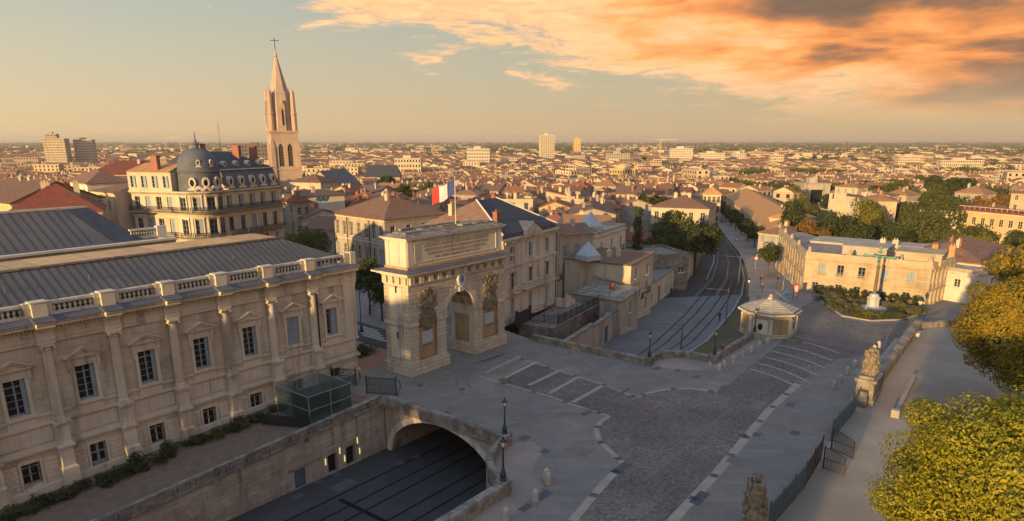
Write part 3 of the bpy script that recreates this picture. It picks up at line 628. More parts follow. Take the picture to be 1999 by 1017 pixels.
# far parapet, its curved bay and the run to the pavilion
fp = frame_thing('far_parapet', 'low stone parapet closing the far side of the plaza above the sunken road', 'wall')
parapet(fp, [(22.9, -8.0), (22.9, -24.4)], .8, .5, 1.35); parapet(fp, fexed, .8, .5, 1.2); parapet(fp, [(28.4, -30.5), (41.5, -30.6)], .9, .55, 1.4)
arc_wall(fp, [(22.95, -8.0), (22.95, -24.6)] + fexed[1:] + [(43.5, -30.6), (57, -27)], LOW - .4, .02, K['oldwall'])
pier(fp, 22.9, -24.9, 1.0); pier(fp, 28.5, -30.6, 1.0)
# ================================================================== LAW COURT (long classical facade)
pal = frame_thing('law_court', 'long pale stone courthouse with fluted half columns, pedimented windows and zinc roof', 'building')
PITCHB = 4.87; COLX = [-5.65 - PITCHB * i for i in range(9)]; BAYX = [-3.22 - PITCHB * i for i in range(9)]; XL = -46.0
m = MB(); holes = []
for i, b in enumerate(BAYX):
    holes.append((b - .72, b + .72, 5.25, 8.2))
    if i == 5: holes.append((b - .62, b + .62, -1.15, 1.4))
    else: holes.append((b - .64, b + .64, (-.45 if i > 0 else -.1), 1.36))
wall_holes(m, -XL, -4.5, 12.2, holes, .42, x0=XL)
m.quad((0, 0, -1), (0, 13, -1), (0, 13, 12.2), (0, 0, 12.2)); m.quad((0, 13, -1), (XL, 13, -1), (XL, 13, 12.2), (0, 13, 12.2)); m.quad((XL, 13, -4.5), (XL, 0, -4.5), (XL, 0, 12.2), (XL, 13, 12.2))
m.quad((XL, 0, 12.19), (0, 0, 12.19), (0, 13, 12.19), (XL, 13, 12.19)); m.build('wall', K['palais'], pal)
# rusticated ground floor blocks
RB = {}
def rblock(w):
    k = round(w, 2)
    if k not in RB:
        b = MB(); c = .025; b.hexa([(0.012, 0, .012), (w - .012, 0, .012), (w - .012 - c, -.05, .012 + c), (.012 + c, -.05, .012 + c)], [(0.012, 0, .33), (w - .012, 0, .33), (w - .012 - c, -.05, .33 - c), (.012 + c, -.05, .33 - c)]); RB[k] = b.mesh('stone_block', K['stone'])
    return RB[k]
edges = [0] + COLX
for i, b in enumerate(BAYX[:8]):
    xr = -.05 if i == 0 else COLX[i - 1] - .52; xl = COLX[i] + .52
    for (xa, xb) in ((xl, b - .86), (b + .86, xr)):
        for r in range(8):
            z = -1.35 + r * .345
            if z < tz(b) + .4: continue
            if (xb - xa) > 1.5 or r % 2 == 0:
                mid = xa + (xb - xa) * (.42 if r % 2 else .62); inst('stone_block', rblock(mid - xa), pal, (xa, -.002, z)); inst('stone_block', rblock(xb - mid), pal, (mid, -.002, z))
            else: inst('stone_block', rblock(xb - xa), pal, (xa, -.002, z))
    m = MB(); z0 = holes[2 * i + 1][2]; z1 = 1.4; hw = .64
    for s in (-1, 1): m.box(min(b + s * hw, b + s * (hw + .2)), max(b + s * hw, b + s * (hw + .2)), -.09, -.001, z0 - .2, z1 + .2)
    m.box(b - hw, b + hw, -.09, -.001, z1 - .03, z1 + .2)
    if i != 5: m.box(b - hw - .2, b + hw + .2, -.14, -.001, z0 - .45, z0 - .202)
    m.build('window_surround', K['stone'], pal)
    m = MB(); n = 5; wd = (xr - xl - .1) / n
    me = None
    for j in range(n):
        k = ('slab', round(wd, 2))
        if k not in RB: RB[k] = MB().box(.012, wd - .012, -.03, 0, 2.72, 3.92).mesh('facing_slab', K['stone'])
        inst('facing_slab', RB[k], pal, (xl + .05 + j * wd, -.001, 0))
# plinth and mouldings
m = MB()
m.hexa([(XL, -.22, -4.5), (0.12, -.22, -4.5), (0.12, -.001, -4.5), (XL, -.001, -4.5)], [(XL, -.22, tz(XL) + .75), (.12, -.22, .55), (.12, -.001, .6), (XL, -.001, tz(XL) + .8)]); m.build('plinth', K['stone'], pal)
for nm, z0, z1, pr in (('ledge_moulding', 1.95, 2.1, .10), ('ledge_moulding', 2.1, 2.3, .22), ('ledge_moulding', 2.3, 2.55, .08), ('pedestal_moulding', 4.0, 4.12, .10), ('pedestal_moulding', 4.12, 4.3, .18), ('sill_moulding', 4.86, 5.0, .08)):
    m = MB(); m.box(XL, .06 + pr, -pr, -.0015, z0 + .002, z1 - .001); m.build(nm, K['stone'], pal)
# pedestals, fluted half columns
m = MB(); m.box(-.58, .58, -.86, .0, -6, .28); m.hexa([(-.58, -.86, .28), (.58, -.86, .28), (.58, 0, .28), (-.58, 0, .28)], [(-.48, -.72, .45), (.48, -.72, .45), (.48, 0, .45), (-.48, 0, .45)]); m.box(-.47, .47, -.70, 0, .45, 2.0)
m.box(-.55, .55, -.80, 0, 2.0, 2.12); m.box(-.62, .62, -.92, 0, 2.12, 2.3); m.box(-.52, .52, -.78, 0, 2.3, 2.5); m.box(-.46, .46, -.68, 0, 2.5, 3.95); m.box(-.55, .55, -.80, 0, 3.95, 4.1); m.box(-.60, .60, -.88, 0, 4.1, 4.28)
PED = m.mesh('pedestal', K['stone'])
m = MB(); n = 40
def fl(r): return [(r - (.035 if i % 2 else 0)) for i in range(n)]
prof = [(.46, 4.28), (.46, 4.42), (.40, 4.46), (.43, 4.55), (.36, 4.62)]
m.lathe(prof, 20, (0, -.25))
rings = [(.36, 4.62), (.36, 6.6), (.345, 8.4), (.31, 10.05)]
vs_ = [((r - (.04 if i % 2 else 0)) * math.cos(2 * math.pi * i / n), -.25 + (r - (.04 if i % 2 else 0)) * math.sin(2 * math.pi * i / n), z) for r, z in rings for i in range(n)]
m.add(vs_, [(j * n + i, j * n + (i + 1) % n, (j + 1) * n + (i + 1) % n, (j + 1) * n + i) for j in range(3) for i in range(n)])
COLM = m.mesh('column', K['stone'])
m = MB(); m.lathe([(.33, 10.05), (.37, 10.1), (.37, 10.16), (.34, 10.2), (.42, 10.38)], 18, (0, -.25)); m.box(-.47, .47, -.72, .02, 10.38, 10.55)
for s in (-1, 1): m.T = Matrix.Translation((s * .44, 0, 10.28)) @ Matrix.Rotation(R(90), 4, 'X'); m.lathe([(.11, .02), (.11, .7)], 8)
m.T = None; CAPM = m.mesh('capital', K['stone'])
for x in COLX:
    inst('pedestal', PED, pal, (x, 0, tz(x)if False else 0)); c = inst('column', COLM, pal, (x, 0, 0)); inst('capital', CAPM, c, (0, 0, 0))
m = MB(); m.box(-1.5, -.25, -.16, -.001, 4.3, 10.1); m.box(-1.42, -.33, -.185, -.161, 4.6, 9.9); m.box(-1.58, .14, -.2, -.001, 10.1, 10.55); m.box(-.25, .12, -.12, .4, 4.3, 10.098); m.build('corner_pilaster', K['stone'], pal)
# entablature with breaks over every column
m = MB(); prof = [(0, 10.56), (-.14, 10.56), (-.14, 10.85), (-.2, 10.86), (-.2, 11.12), (-.08, 11.13), (-.08, 11.55), (-.22, 11.58), (-.28, 11.85), (-.72, 11.92), (-.72, 12.1), (-.84, 12.22), (-.84, 12.32), (0, 12.34)]
m.extr([p for p in prof][::-1], XL, .3); m.build('entablature', K['stone'], pal)
m = MB(); prof2 = [(0, 10.557)] + [(y - .42, z + .004) for y, z in prof[1:-1]] + [(0, 12.345)]; m.extr(prof2[::-1], -.62, .62); ENTM = m.mesh('entablature_break', K['stone'])
for x in COLX: inst('entablature_break', ENTM, pal, (x, 0, 0))
m = MB(); x = XL
while x < .1:
    if all(abs(x + .06 - c) > .75 for c in COLX): m.box(x, x + .13, -.42, -.2, 11.63, 11.83)
    x += .27
tag(m.build('dentil_course', K['stone'], pal), kind='stuff')
m = MB(); m.hexa([(XL, -.92, 12.33), (.38, -.92, 12.33), (.38, .1, 12.33), (XL, .1, 12.33)], [(XL, -.92, 12.37), (.38, -.92, 12.37), (.38, .1, 12.75), (XL, .1, 12.75)]); m.build('lead_flashing', K['lead'], pal)
LB = MB().hexa([(-.72, -1.36, 12.36), (.72, -1.36, 12.36), (.72, .06, 12.36), (-.72, .06, 12.36)], [(-.72, -1.36, 12.41), (.72, -1.36, 12.41), (.72, .06, 12.82), (-.72, .06, 12.82)]).mesh('lead_flashing', K['lead'])
for x in COLX: inst('lead_flashing', LB, pal, (x, 0, 0))
# roof balustrade
BAL2 = MB().lathe([(.10, 0), (.10, .05), (.055, .09), (.125, .24), (.115, .33), (.06, .50), (.055, .56), (.09, .60), (.09, .66)], 8).mesh('baluster', K['stone'])
m = MB(); m.box(XL, .2, -.12, .42, 12.5, 12.86); m.build('balustrade_base', K['stone'], pal)
m = MB(); m.box(XL, .22, -.08, .38, 13.52, 13.72); m.build('balustrade_rail', K['stone'], pal)
DIE = MB().box(-.95, .95, -.14, .44, 12.86, 13.76).box(-.52, .52, -.42, -.138, 12.5, 13.72).box(-.6, .6, -.48, .46, 13.762, 13.86).mesh('balustrade_die', K['stone'])
for x in COLX: inst('balustrade_die', DIE, pal, (x, 0, 0))
m = MB(); m.box(-1.1, .2, -.18, .46, 12.862, 13.80); m.box(-.35, .3, -.3, .6, 12.5, 13.9); m.build('balustrade_die', K['stone'], pal)
for i, b in enumerate(BAYX[:8]):
    xa, xb = COLX[i] + .95, (COLX[i - 1] - .95 if i else -1.1); k = 8 if i else 7
    for j in range(k): inst('baluster', BAL2, pal, (xa + (xb - xa) * (j + .5) / k, .15, 12.86))
# windows with pediments
m = MB(); w = .72
m.box(-w - .26, -w, -.12, -.0015, 4.9, 8.4); m.box(w, w + .26, -.12, -.0015, 4.9, 8.4); m.box(-w, w, -.12, -.0015, 8.2, 8.4); m.box(-w - .2, w + .2, -.16, -.0015, 8.4, 8.85)
m.box(-w - .3, w + .3, -.2, -.0015, 5.0, 5.22)
for s in (-1, 1): m.box(s * (w + .32) - .11, s * (w + .32) + .11, -.26, -.0015, 8.1, 8.9); m.box(s * (w + .32) - .09, s * (w + .32) + .09, -.18, -.0015, 7.7, 8.1)
m.box(-1.3, 1.3, -.36, -.0015, 8.9, 9.0)
m.add([(-1.36, -.42, 9.0), (1.36, -.42, 9.0), (0, -.42, 9.66), (-1.36, -.0015, 9.0), (1.36, -.0015, 9.0), (0, -.0015, 9.66), (-1.05, -.42, 9.06), (1.05, -.42, 9.06), (0, -.42, 9.54), (-1.05, -.2, 9.06), (1.05, -.2, 9.06), (0, -.2, 9.54)],
      [(0, 1, 7, 6), (1, 2, 8, 7), (2, 0, 6, 8), (6, 7, 10, 9), (7, 8, 11, 10), (8, 6, 9, 11), (9, 10, 11), (0, 3, 4, 1), (1, 4, 5, 2), (2, 5, 3, 0)])
for s in (-1, 1): m.hexa([(s * 1.5, -.5, 9.0), (0, -.5, 9.70), (0, 0, 9.70), (s * 1.5, 0, 9.0)][::s], [(s * 1.5, -.5, 9.1), (0, -.5, 9.80), (0, 0, 9.80), (s * 1.5, 0, 9.1)][::s])
m.box(-.95, .95, -.06, -.0015, 4.32, 4.84)
PEDI = m.mesh('window_pediment', K['stone'])
def pane_child(o, w, h, y=.03): 
    k = ('pane', round(w, 2), round(h, 2))
    if k not in RB: RB[k] = MB().quad((-w / 2, y, 0), (w / 2, y, 0), (w / 2, y, h), (-w / 2, y, h)).mesh('pane', K['glass'])
    inst('pane', RB[k], o)
def near_window(w, h, rows, fr):
    k = ('nw', w, h)
    if k not in RB:
        m = MB(); t = .10
        m.box(-w / 2, -w / 2 + t, -.04, .06, 0, h); m.box(w / 2 - t, w / 2, -.04, .06, 0, h); m.box(-w / 2 + t, w / 2 - t, -.04, .06, h - t, h); m.box(-w / 2 + t, w / 2 - t, -.04, .06, 0, t * 1.6); m.box(-.06, .06, -.05, .06, t * 1.6, h - t)
        m.box(-w / 2 + t, w / 2 - t, -.055, .05, h * .78, h * .78 + .09)
        for i in range(1, rows):
            z = t * 1.6 + (h * .78 - t * 1.6) * i / rows; m.box(-w / 2 + t, w / 2 - t, -.02, .045, z - .02, z + .02)
        RB[k] = m.mesh('window', fr)
    return RB[k]
for i, b in enumerate(BAYX[:8]):
    inst('window_pediment', PEDI, pal, (b, 0, 0))
    o = inst('window', near_window(1.44, 2.95, 4, K['frame']), pal, (b, .30, 5.25)); pane_child(o, 1.4, 2.9)
    if i == 1:
        for s in (-1, 1):
            m = MB(); m.box(s * .36 - .34, s * .36 + .34, .08, .14, 5.27, 8.18)
            for r in range(9): m.box(s * .36 - .28, s * .36 + .28, .06, .079, 5.42 + r * .3, 5.60 + r * .3)
            m.build('shutter', K['shutter'], pal, (b, 0, 0))
    else:                                            # shutter leaf folded into the right-hand reveal
        m = MB(); m.box(.40 if i else .0, .70, .10, .16, 5.27, 8.18); m.box(.45 if i else .06, .65, .085, .099, 5.4, 8.05); m.build('shutter', K['shutter'], pal, (b, 0, 0))
    if i == 5:
        m = MB(); m.box(-.61, .61, .2, .27, -1.14, 1.39)
        for s in (-1, 1): m.box(s * .3 - .22, s * .3 + .22, .17, .199, -1.0, -.35)
        dr = m.build('door', K['frame'], pal, (b, 0, 0))
        for s in (-1, 1):
            for z0, z1 in ((-.25, .45), (.6, 1.3)):
                mm = MB(); mm.quad((s * .3 - .2, .195, z0), (s * .3 + .2, .195, z0), (s * .3 + .2, .195, z1), (s * .3 - .2, .195, z1)); mm.build('pane', K['glass'], dr)
                mm = MB()
                for q in range(3): mm.box(s * .3 - .15 + q * .15 - .015, s * .3 - .15 + q * .15 + .015, .175, .19, z0, z1)
                mm.build('door_grille', K['iron'], dr)
    else:
        z0 = holes[2 * i + 1][2]; h = 1.36 - z0
        o = inst('window', near_window(1.28, round(h, 2), 2, K['white']), pal, (b, .28, z0)); pane_child(o, 1.24, h)
        m = MB()
        for q in range(7): m.box(-.57 + q * .19 - .016, -.57 + q * .19 + .016, .05, .082, z0 + .01, 1.35)
        for z in (z0 + .25, z0 + h * .5, 1.15): m.box(-.63, .63, .045, .088, z - .018, z + .018)
        m.build('window_grille', K['iron'], pal, (b, 0, 0))
m = MB(); m.box(-1.62, -1.50, -.28, -.163, .5, 12.0) if False else m.box(COLX[0] + .66, COLX[0] + .76, -.14, -.04, -.2, 10.5); m.build('drainpipe', K['iron'], pal)
# zinc roof with standing seams and crown panels whose ochre carries the sunlit gold
Z0, Z1, YA, YB, YC, YD = 13.25, 15.55, .9, 5.6, 10.2, 12.6
m = MB(); m.quad((XL, YA, Z0), (-.5, YA, Z0), (-5.2, YB, Z1), (XL, YB, Z1)); m.quad((XL, YC, Z1), (-5.2, YC, Z1), (-.5, YD, Z0), (XL, YD, Z0)); m.quad((XL, YA, Z0), (XL, YD, Z0), (-.5, YD, Z0), (-.5, YA, Z0)); m.quad((XL, YB, Z1), (-5.2, YB, Z1), (-5.2, YC, Z1), (XL, YC, Z1)); roof = m.build('roof', K['zinc'], pal)
m = MB(); m.quad((-.5, YA + .01, Z0 + .02), (-.5, YD, Z0 + .02), (-5.2, YC, Z1 + .02), (-5.2, YB + .01, Z1 + .02)); m.build('hip_slope', K['sungoldmetal'], roof)
sl = math.atan2(Z1 - Z0, YB - YA); ln = math.hypot(Z1 - Z0, YB - YA)
SEAM = MB(); SEAM.hexa([(-.022, 0, 0), (.022, 0, 0), (.022, YB - YA, Z1 - Z0), (-.022, YB - YA, Z1 - Z0)], [(-.014, -.015, .035), (.014, -.015, .035), (.014, YB - YA - .015, Z1 - Z0 + .035), (-.014, YB - YA - .015, Z1 - Z0 + .035)]); SEAMM = SEAM.mesh('standing_seam', K['slate'])
x = -5.6
while x > XL: inst('standing_seam', SEAMM, roof, (x, YA, Z0)); x -= .66
for i in range(7):
    x = -5.2 + .66 * (i + .5); f = 1 - (x + 5.2) / 4.7; inst('standing_seam', SEAMM, roof, (x, YA, Z0), 0, (1, f, f))
PAN = MB().box(-.98, .98, 0, YC - YB + .1, 0, .05).mesh('crown_panel', K['sungoldmetal'])
x = -6.3
while x > XL: inst('crown_panel', PAN, roof, (x, YB - .05, Z1 + .006 + random.uniform(0, .02))); x -= 2.02
m = MB(); m.box(XL, -5.0, YB - .35, YB - .06, Z1 - .06, Z1 + .10); m.build('ridge_flashing', K['coping'], roof)
m = MB(); m.box(XL, -.3, .46, .95, 13.0, 13.32); m.build('gutter', K['lead'], pal)
for x in (-12, -25, -31): m = MB(); m.tube([(x, 3.0, 14.2), (x, 3.0, 14.75)], .06, 6); m.build('vent_pipe', K['lead'], roof)

m = MB(); m.box(-150, XL - .05, .3, 30, -5.5, 13.6); m.box(-120, XL - 6, 4, 26, 13.6, 16.5); m.build('west_block', K['stone'], pal)
# second wing behind, zinc roof and balustraded corner
wing = frame_thing('courthouse_wing', 'rear courthouse wing with plain dark zinc roof and dentilled pale cornice', 'building', 0, 30)
m = MB(); m.box(-60, -5.0, 0, 16, -5.5, 12.4); m.build('wall', K['whitewall'], wing)
m = MB(); m.extr([(0, 12.4), (0, 13.5), (-.9, 13.5), (-.9, 13.25), (-.45, 13.0), (-.3, 12.41)], -60, -4.6); m.build('cornice', K['whitewall'], wing)
mod = MB().box(-.2, .2, -.42, -.01, 12.55, 12.95).mesh('modillion', K['stone'])
for i in range(14): inst('modillion', mod, wing, (-16.5 + i * .62, 0, 0))
m = MB(); m.quad((-60, .3, 13.6), (-8.4, .3, 13.6), (-11.4, 8, 17.4), (-60, 8, 17.4)); m.quad((-60, 8, 17.4), (-11.4, 8, 17.4), (-8.4, 15.5, 13.6), (-60, 15.5, 13.6)); m.quad((-60, .3, 13.6), (-60, 15.5, 13.6), (-8.4, 15.5, 13.6), (-8.4, .3, 13.6)); r2 = m.build('roof', K['zinc'], wing)
m = MB(); m.quad((-8.4, .3, 13.6), (-8.4, 15.5, 13.6), (-11.4, 8, 17.4)); m.quad((-8.35, .28, 13.66), (-11.38, 8, 17.46), (-13.9, 8, 17.46), (-11.9, .28, 13.66)); m.build('hip_slope', K['slate'], r2)
SE2 = MB().hexa([(-.03, 0, 0), (.03, 0, 0), (.03, 7.7, 3.8), (-.03, 7.7, 3.8)], [(-.02, -.02, .04), (.02, -.02, .04), (.02, 7.68, 3.84), (-.02, 7.68, 3.84)]).mesh('standing_seam', K['slate'])
x = -14.4
while x > -52: inst('standing_seam', SE2, r2, (x, .3, 13.6)); x -= .95
m = MB(); m.box(-60, -11.3, 7.7, 8.2, 17.3, 17.55); m.build('ridge_capping', K['stone'], r2)
m = MB(); m.box(-60, -8.4, .0, .9, 13.5, 13.62); m.build('gutter', K['lead'], wing)
m = MB(); m.box(-9.4, -4.9, 1.2, 1.6, 13.5, 13.85); m.box(-9.4, -4.9, 1.2, 1.6, 14.6, 14.8); m.box(-6.1, -4.9, 1.05, 1.75, 13.5, 14.95); m.build('balustrade_rail', K['whitewall'], wing)
for i in range(10): inst('baluster', BAL2, wing, (-9.2 + i * .31, 1.4, 13.87), 0, (1, 1, 1.1))

# ================================================================== TRIUMPHAL ARCH
ar = thing('triumphal_arch', 'golden stone triumphal arch with carved attic inscription and trophy reliefs', 'arch', ARCH, AZ)
AW, AD, CX_ = 16.7, 3.9, 8.335
def arch_outline(cx, r, spring, n=20): return [(cx + r * math.cos(math.pi * i / n), spring + r * math.sin(math.pi * i / n)) for i in range(n + 1)]   # right to left
def flat_with_holes(mb, outer, holes, y, flip=False):
    loops = [[Vector((p[0], p[1], 0)) for p in outer]] + [[Vector((p[0], p[1], 0)) for p in h] for h in holes]
    allp = [p for l in loops for p in l]; fs = []
    for t in tessellate_polygon(loops):
        a, b, c = (allp[i] for i in t)
        ccw = (b - a).cross(c - a).z > 0
        fs.append(t if ccw != flip else t[::-1])
    mb.add([(p.x, y, p.y) for p in allp], fs)
op = arch_outline(CX_, 2.5, 6.0)
outer = [(0, 0), (CX_ - 2.5, 0)] + op[::-1] + [(CX_ + 2.5, 0), (AW, 0), (AW, 10.3), (0, 10.3)]
niches = [[(c + 1.45, 1.55)] + arch_outline(c, 1.45, 6.0, 14) + [(c - 1.45, 1.55)] for c in (2.85, AW - 2.85)]
m = MB(); flat_with_holes(m, outer, niches, 0); flat_with_holes(m, outer, [], AD, True)
m.quad((0, AD, 0), (0, 0, 0), (0, 0, 10.3), (0, AD, 10.3)); m.quad((AW, 0, 0), (AW, AD, 0), (AW, AD, 10.3), (AW, 0, 10.3)); m.build('wall', K['ashlar'], ar)
m = MB(); path = [(CX_ + 2.5, 0)] + op + [(CX_ - 2.5, 0)]
for a, b in zip(path[:-1], path[1:]): m.quad((a[0], 0, a[1]), (a[0], AD, a[1]), (b[0], AD, b[1]), (b[0], 0, b[1]))
m.build('passage_vault', K['stone'], ar)
for i in range(7):                                    # coffers of the vault
    a = math.pi * (i + .5) / 7; x, z = CX_ + 2.47 * math.cos(a), 6 + 2.47 * math.sin(a)
    for yy in (.7, 1.95, 3.2):
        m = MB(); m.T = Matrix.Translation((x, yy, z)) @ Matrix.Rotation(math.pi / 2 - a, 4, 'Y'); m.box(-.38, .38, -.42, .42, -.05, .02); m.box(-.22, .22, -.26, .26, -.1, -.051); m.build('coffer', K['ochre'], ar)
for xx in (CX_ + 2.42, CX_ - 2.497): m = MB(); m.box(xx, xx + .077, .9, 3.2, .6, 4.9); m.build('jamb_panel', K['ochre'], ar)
for k, c in enumerate((2.85, AW - 2.85)):
    m = MB(); nl = [(c + 1.45, 1.55)] + arch_outline(c, 1.45, 6.0, 14) + [(c - 1.45, 1.55)]
    for a, b in zip(nl, nl[1:] + nl[:1]): m.quad((a[0], 0, a[1]), (a[0], .32, a[1]), (b[0], .32, b[1]), (b[0], 0, b[1]))
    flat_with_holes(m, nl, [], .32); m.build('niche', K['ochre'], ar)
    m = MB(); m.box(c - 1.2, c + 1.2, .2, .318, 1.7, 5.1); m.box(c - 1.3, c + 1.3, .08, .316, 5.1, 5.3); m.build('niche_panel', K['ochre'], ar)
    m = MB(); m.box(c - .85, c + .85, .14, .198, 3.35, 4.75); m.build('plaque', K['plaque'], ar)
    m = MB()
    for i in range(9): m.box(c - .75 + i * .17, c - .75 + i * .17 + random.uniform(.06, .13), .185, .199, 2.95 + random.uniform(0, .05), 3.15 + random.uniform(0, .1))
    m.build('carved_text', K['letters'], ar)
    # round medallion: rim, leaf crown, figures
    m = MB(); m.T = Matrix.Translation((c, .12, 6.35)) @ Matrix.Rotation(R(90), 4, 'X')
    n = 28; prof = [(1.28, 0), (1.28, .16), (1.15, .2), (1.12, .08), (.0, .06)]
    m.lathe(prof, n, cap=False); rg = random.Random(k + 3)
    for i in range(26):
        a = rg.uniform(0, 2 * math.pi); r = rg.uniform(.1, .95); m.ball((r * math.cos(a), r * math.sin(a), .1), rg.uniform(.1, .22), rg.uniform(.1, .35), rg.uniform(.1, .2), 6, 4)
    for i in range(16): a = 2 * math.pi * i / 16; m.ball((1.36 * math.cos(a), 1.36 * math.sin(a), .08), .14, .14, .1, 5, 3)
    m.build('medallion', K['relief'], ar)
    m = MB(); rg = random.Random(k + 9)             # trophy of arms above
    for i in range(70):
        x, z = c + rg.uniform(-1.3, 1.3), 8.65 + rg.uniform(-1.0, .95)
        if abs(x - c) > .55 and z > 9.35: z -= .5
        m.T = Matrix.Translation((x, -.02, z)) @ Matrix.Rotation(rg.uniform(0, 6.3), 4, 'Y'); m.box(-rg.uniform(.1, .2), rg.uniform(.1, .2), -rg.uniform(.08, .26), .04, -rg.uniform(.12, .42), rg.uniform(.12, .42))
    for i in range(12): m.T = None; m.ball((c + rg.uniform(-1.1, 1.1), -.12, 8.6 + rg.uniform(-.8, .9)), .2, .16, .2, 6, 4)
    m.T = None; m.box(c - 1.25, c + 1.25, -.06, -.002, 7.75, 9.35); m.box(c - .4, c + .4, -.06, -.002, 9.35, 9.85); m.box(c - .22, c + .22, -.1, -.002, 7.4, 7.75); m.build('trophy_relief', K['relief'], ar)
def ringbox(mb, x0, x1, y0, y1, z0, z1, p): mb.box(x0 - p, x1 + p, y0 - p, y1 + p, z0, z1)
for xa, xb in ((0, CX_ - 2.5), (CX_ + 2.5, AW)):
    m = MB(); ringbox(m, xa, xb, 0, AD, -.1, 1.2, .24); ringbox(m, xa, xb, 0, AD, 1.2, 1.42, .14); m.build('plinth', K['ashlar'], ar)
    for a, b in (((xa, 1.38) if xa == 0 else (xa, AW - 4.32)), ((4.32, xb) if xa == 0 else (AW - 1.38, xb))):
        m = MB(); m.box(a - (.12 if a in (0, xa) else 0), b + (.12 if b in (AW, xb) else 0), -.12, -.002, 5.72, 6.02); m.build('string_course', K['stone'], ar)
m = MB(); m.box(-.13, -.002, -.12, AD + .1, 5.72, 6.02); m.box(AW + .002, AW + .13, -.12, AD + .1, 5.72, 6.02); m.build('string_course', K['stone'], ar)
nv = 17
for i in range(nv):                                   # ring of voussoirs
    a0, a1 = math.pi * (i + .04) / nv, math.pi * (i + .96) / nv; ro = 3.3 if i % 2 else 3.05
    P4 = [(CX_ + r * math.cos(a), 6 + r * math.sin(a)) for r, a in ((2.5, a0), (ro, a0), (ro, a1), (2.5, a1))]
    m = MB(); m.hexa([(P4[0][0], -.07, P4[0][1]), (P4[1][0], -.07, P4[1][1]), (P4[1][0], .03, P4[1][1]), (P4[0][0], .03, P4[0][1])], [(P4[3][0], -.07, P4[3][1]), (P4[2][0], -.07, P4[2][1]), (P4[2][0], .03, P4[2][1]), (P4[3][0], .03, P4[3][1])]); m.build('voussoir', K['stone'], ar)
m = MB(); m.box(1.0, 2.3, -.0, .0, 1.9, 9.6) if False else None
m = MB(); m.T = Matrix.Rotation(R(-90), 4, 'Z'); m.box(-3.0, -1.0, -.08, -.002, 1.9, 5.5); m.box(-3.0, -1.0, -.08, -.002, 6.3, 10.0); m.build('side_panel', K['stone'], ar)
for z in (4.2, 9.4): m = MB(); m.box(-.1, -.082, 1.75, 2.0, z, z + .75); m.build('slit_window', K['dark'], ar)
# frieze with triglyphs and metopes
m = MB(); ringbox(m, 0, AW, 0, AD, 10.3, 10.42, .10); ringbox(m, 0, AW, 0, AD, 10.42, 11.28, .03); m.build('frieze', K['stone'], ar)
TRI = MB().box(-.33, -.13, -.26, 0, 10.44, 11.26).box(-.1, .1, -.26, 0, 10.44, 11.26).box(.13, .33, -.26, 0, 10.44, 11.26).mesh('triglyph', K['stone'])
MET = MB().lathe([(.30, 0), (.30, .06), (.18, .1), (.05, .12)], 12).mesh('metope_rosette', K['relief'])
for i in range(12):
    x = .45 + i * (AW - .9) / 11; inst('triglyph', TRI, ar, (x, -.03, 0))
    if i < 11:
        o = inst('metope_rosette', MET, ar, (x + (AW - .9) / 22, -.03, 10.85)); o.rotation_euler = (R(90), 0, 0)
for i in range(4):
    y = AD - .4 - i * (AD - .8) / 3; inst('triglyph', TRI, ar, (-.03, y, 0), R(-90))
    if i < 3: o = inst('metope_rosette', MET, ar, (-.03, y - (AD - .8) / 6, 10.85)); o.rotation_euler = (R(90), 0, R(-90))
m = MB(); ringbox(m, 0, AW, 0, AD, 11.28, 11.45, .25); ringbox(m, 0, AW, 0, AD, 11.45, 11.62, .55); ringbox(m, 0, AW, 0, AD, 11.62, 11.82, .95); m.build('cornice', K['stone'], ar)
m = MB(); b4 = [(-1.02, -1.02), (AW + 1.02, -1.02), (AW + 1.02, AD + 1.02), (-1.02, AD + 1.02)]; t4 = [(.1, .1), (AW - .1, .1), (AW - .1, AD - .1), (.1, AD - .1)]
m.hexa([(*p, 11.824) for p in b4], [(*p, 12.05) for p in t4]); m.build('lead_flashing', K['lead'], ar)
m = MB(); ringbox(m, .25, AW - .25, .25, AD - .25, 12.0, 12.3, .12); m.build('attic_base', K['ochre'], ar)
m = MB(); m.box(.25, AW - .25, .25, AD - .25, 12.3, 15.15); at = m.build('attic', K['stone'], ar)
m = MB(); pth = .06; x0, x1, z0, z1 = 1.45, AW - 1.45, 12.75, 14.75
for bx in ((x0, x1, z0 - .12, z0), (x0, x1, z1, z1 + .12), (x0 - .12, x0, z0 - .12, z1 + .12), (x1, x1 + .12, z0 - .12, z1 + .12)): m.box(bx[0], bx[1], .17, .248, bx[2], bx[3])
m.build('panel_frame', K['stone'], at)
for x in (.25, AW - 1.25): m = MB(); m.box(x + .1, x + .95, .20, .248, 12.35, 15.1); m.build('attic_pilaster', K['stone'], at)
m = MB(); m.T = Matrix.Rotation(R(-90), 4, 'Z'); m.box(-2.5, -1.4, .18, .248, 12.6, 14.8); m.box(-2.3, -1.6, .14, .178, 12.8, 14.6); m.box(-.9, -.3, .17, .248, 12.32, 15.1); m.box(-3.6, -3.0, .17, .248, 12.32, 15.1); m.build('side_panel', K['stone'], at)
m = MB(); ringbox(m, .25, AW - .25, .25, AD - .25, 15.15, 15.32, .2); ringbox(m, .25, AW - .25, .25, AD - .25, 15.32, 15.48, .42); m.build('attic_cornice', K['stone'], ar)
m = MB(); b4 = [(-.22, -.22), (AW + .22, -.22), (AW + .22, AD + .22), (-.22, AD + .22)]; t4 = [(.7, .8), (AW - .7, .8), (AW - .7, AD - .8), (.7, AD - .8)]; m.hexa([(*p, 15.484) for p in b4], [(*p, 15.8) for p in t4]); m.build('roof', K['coping'], ar)
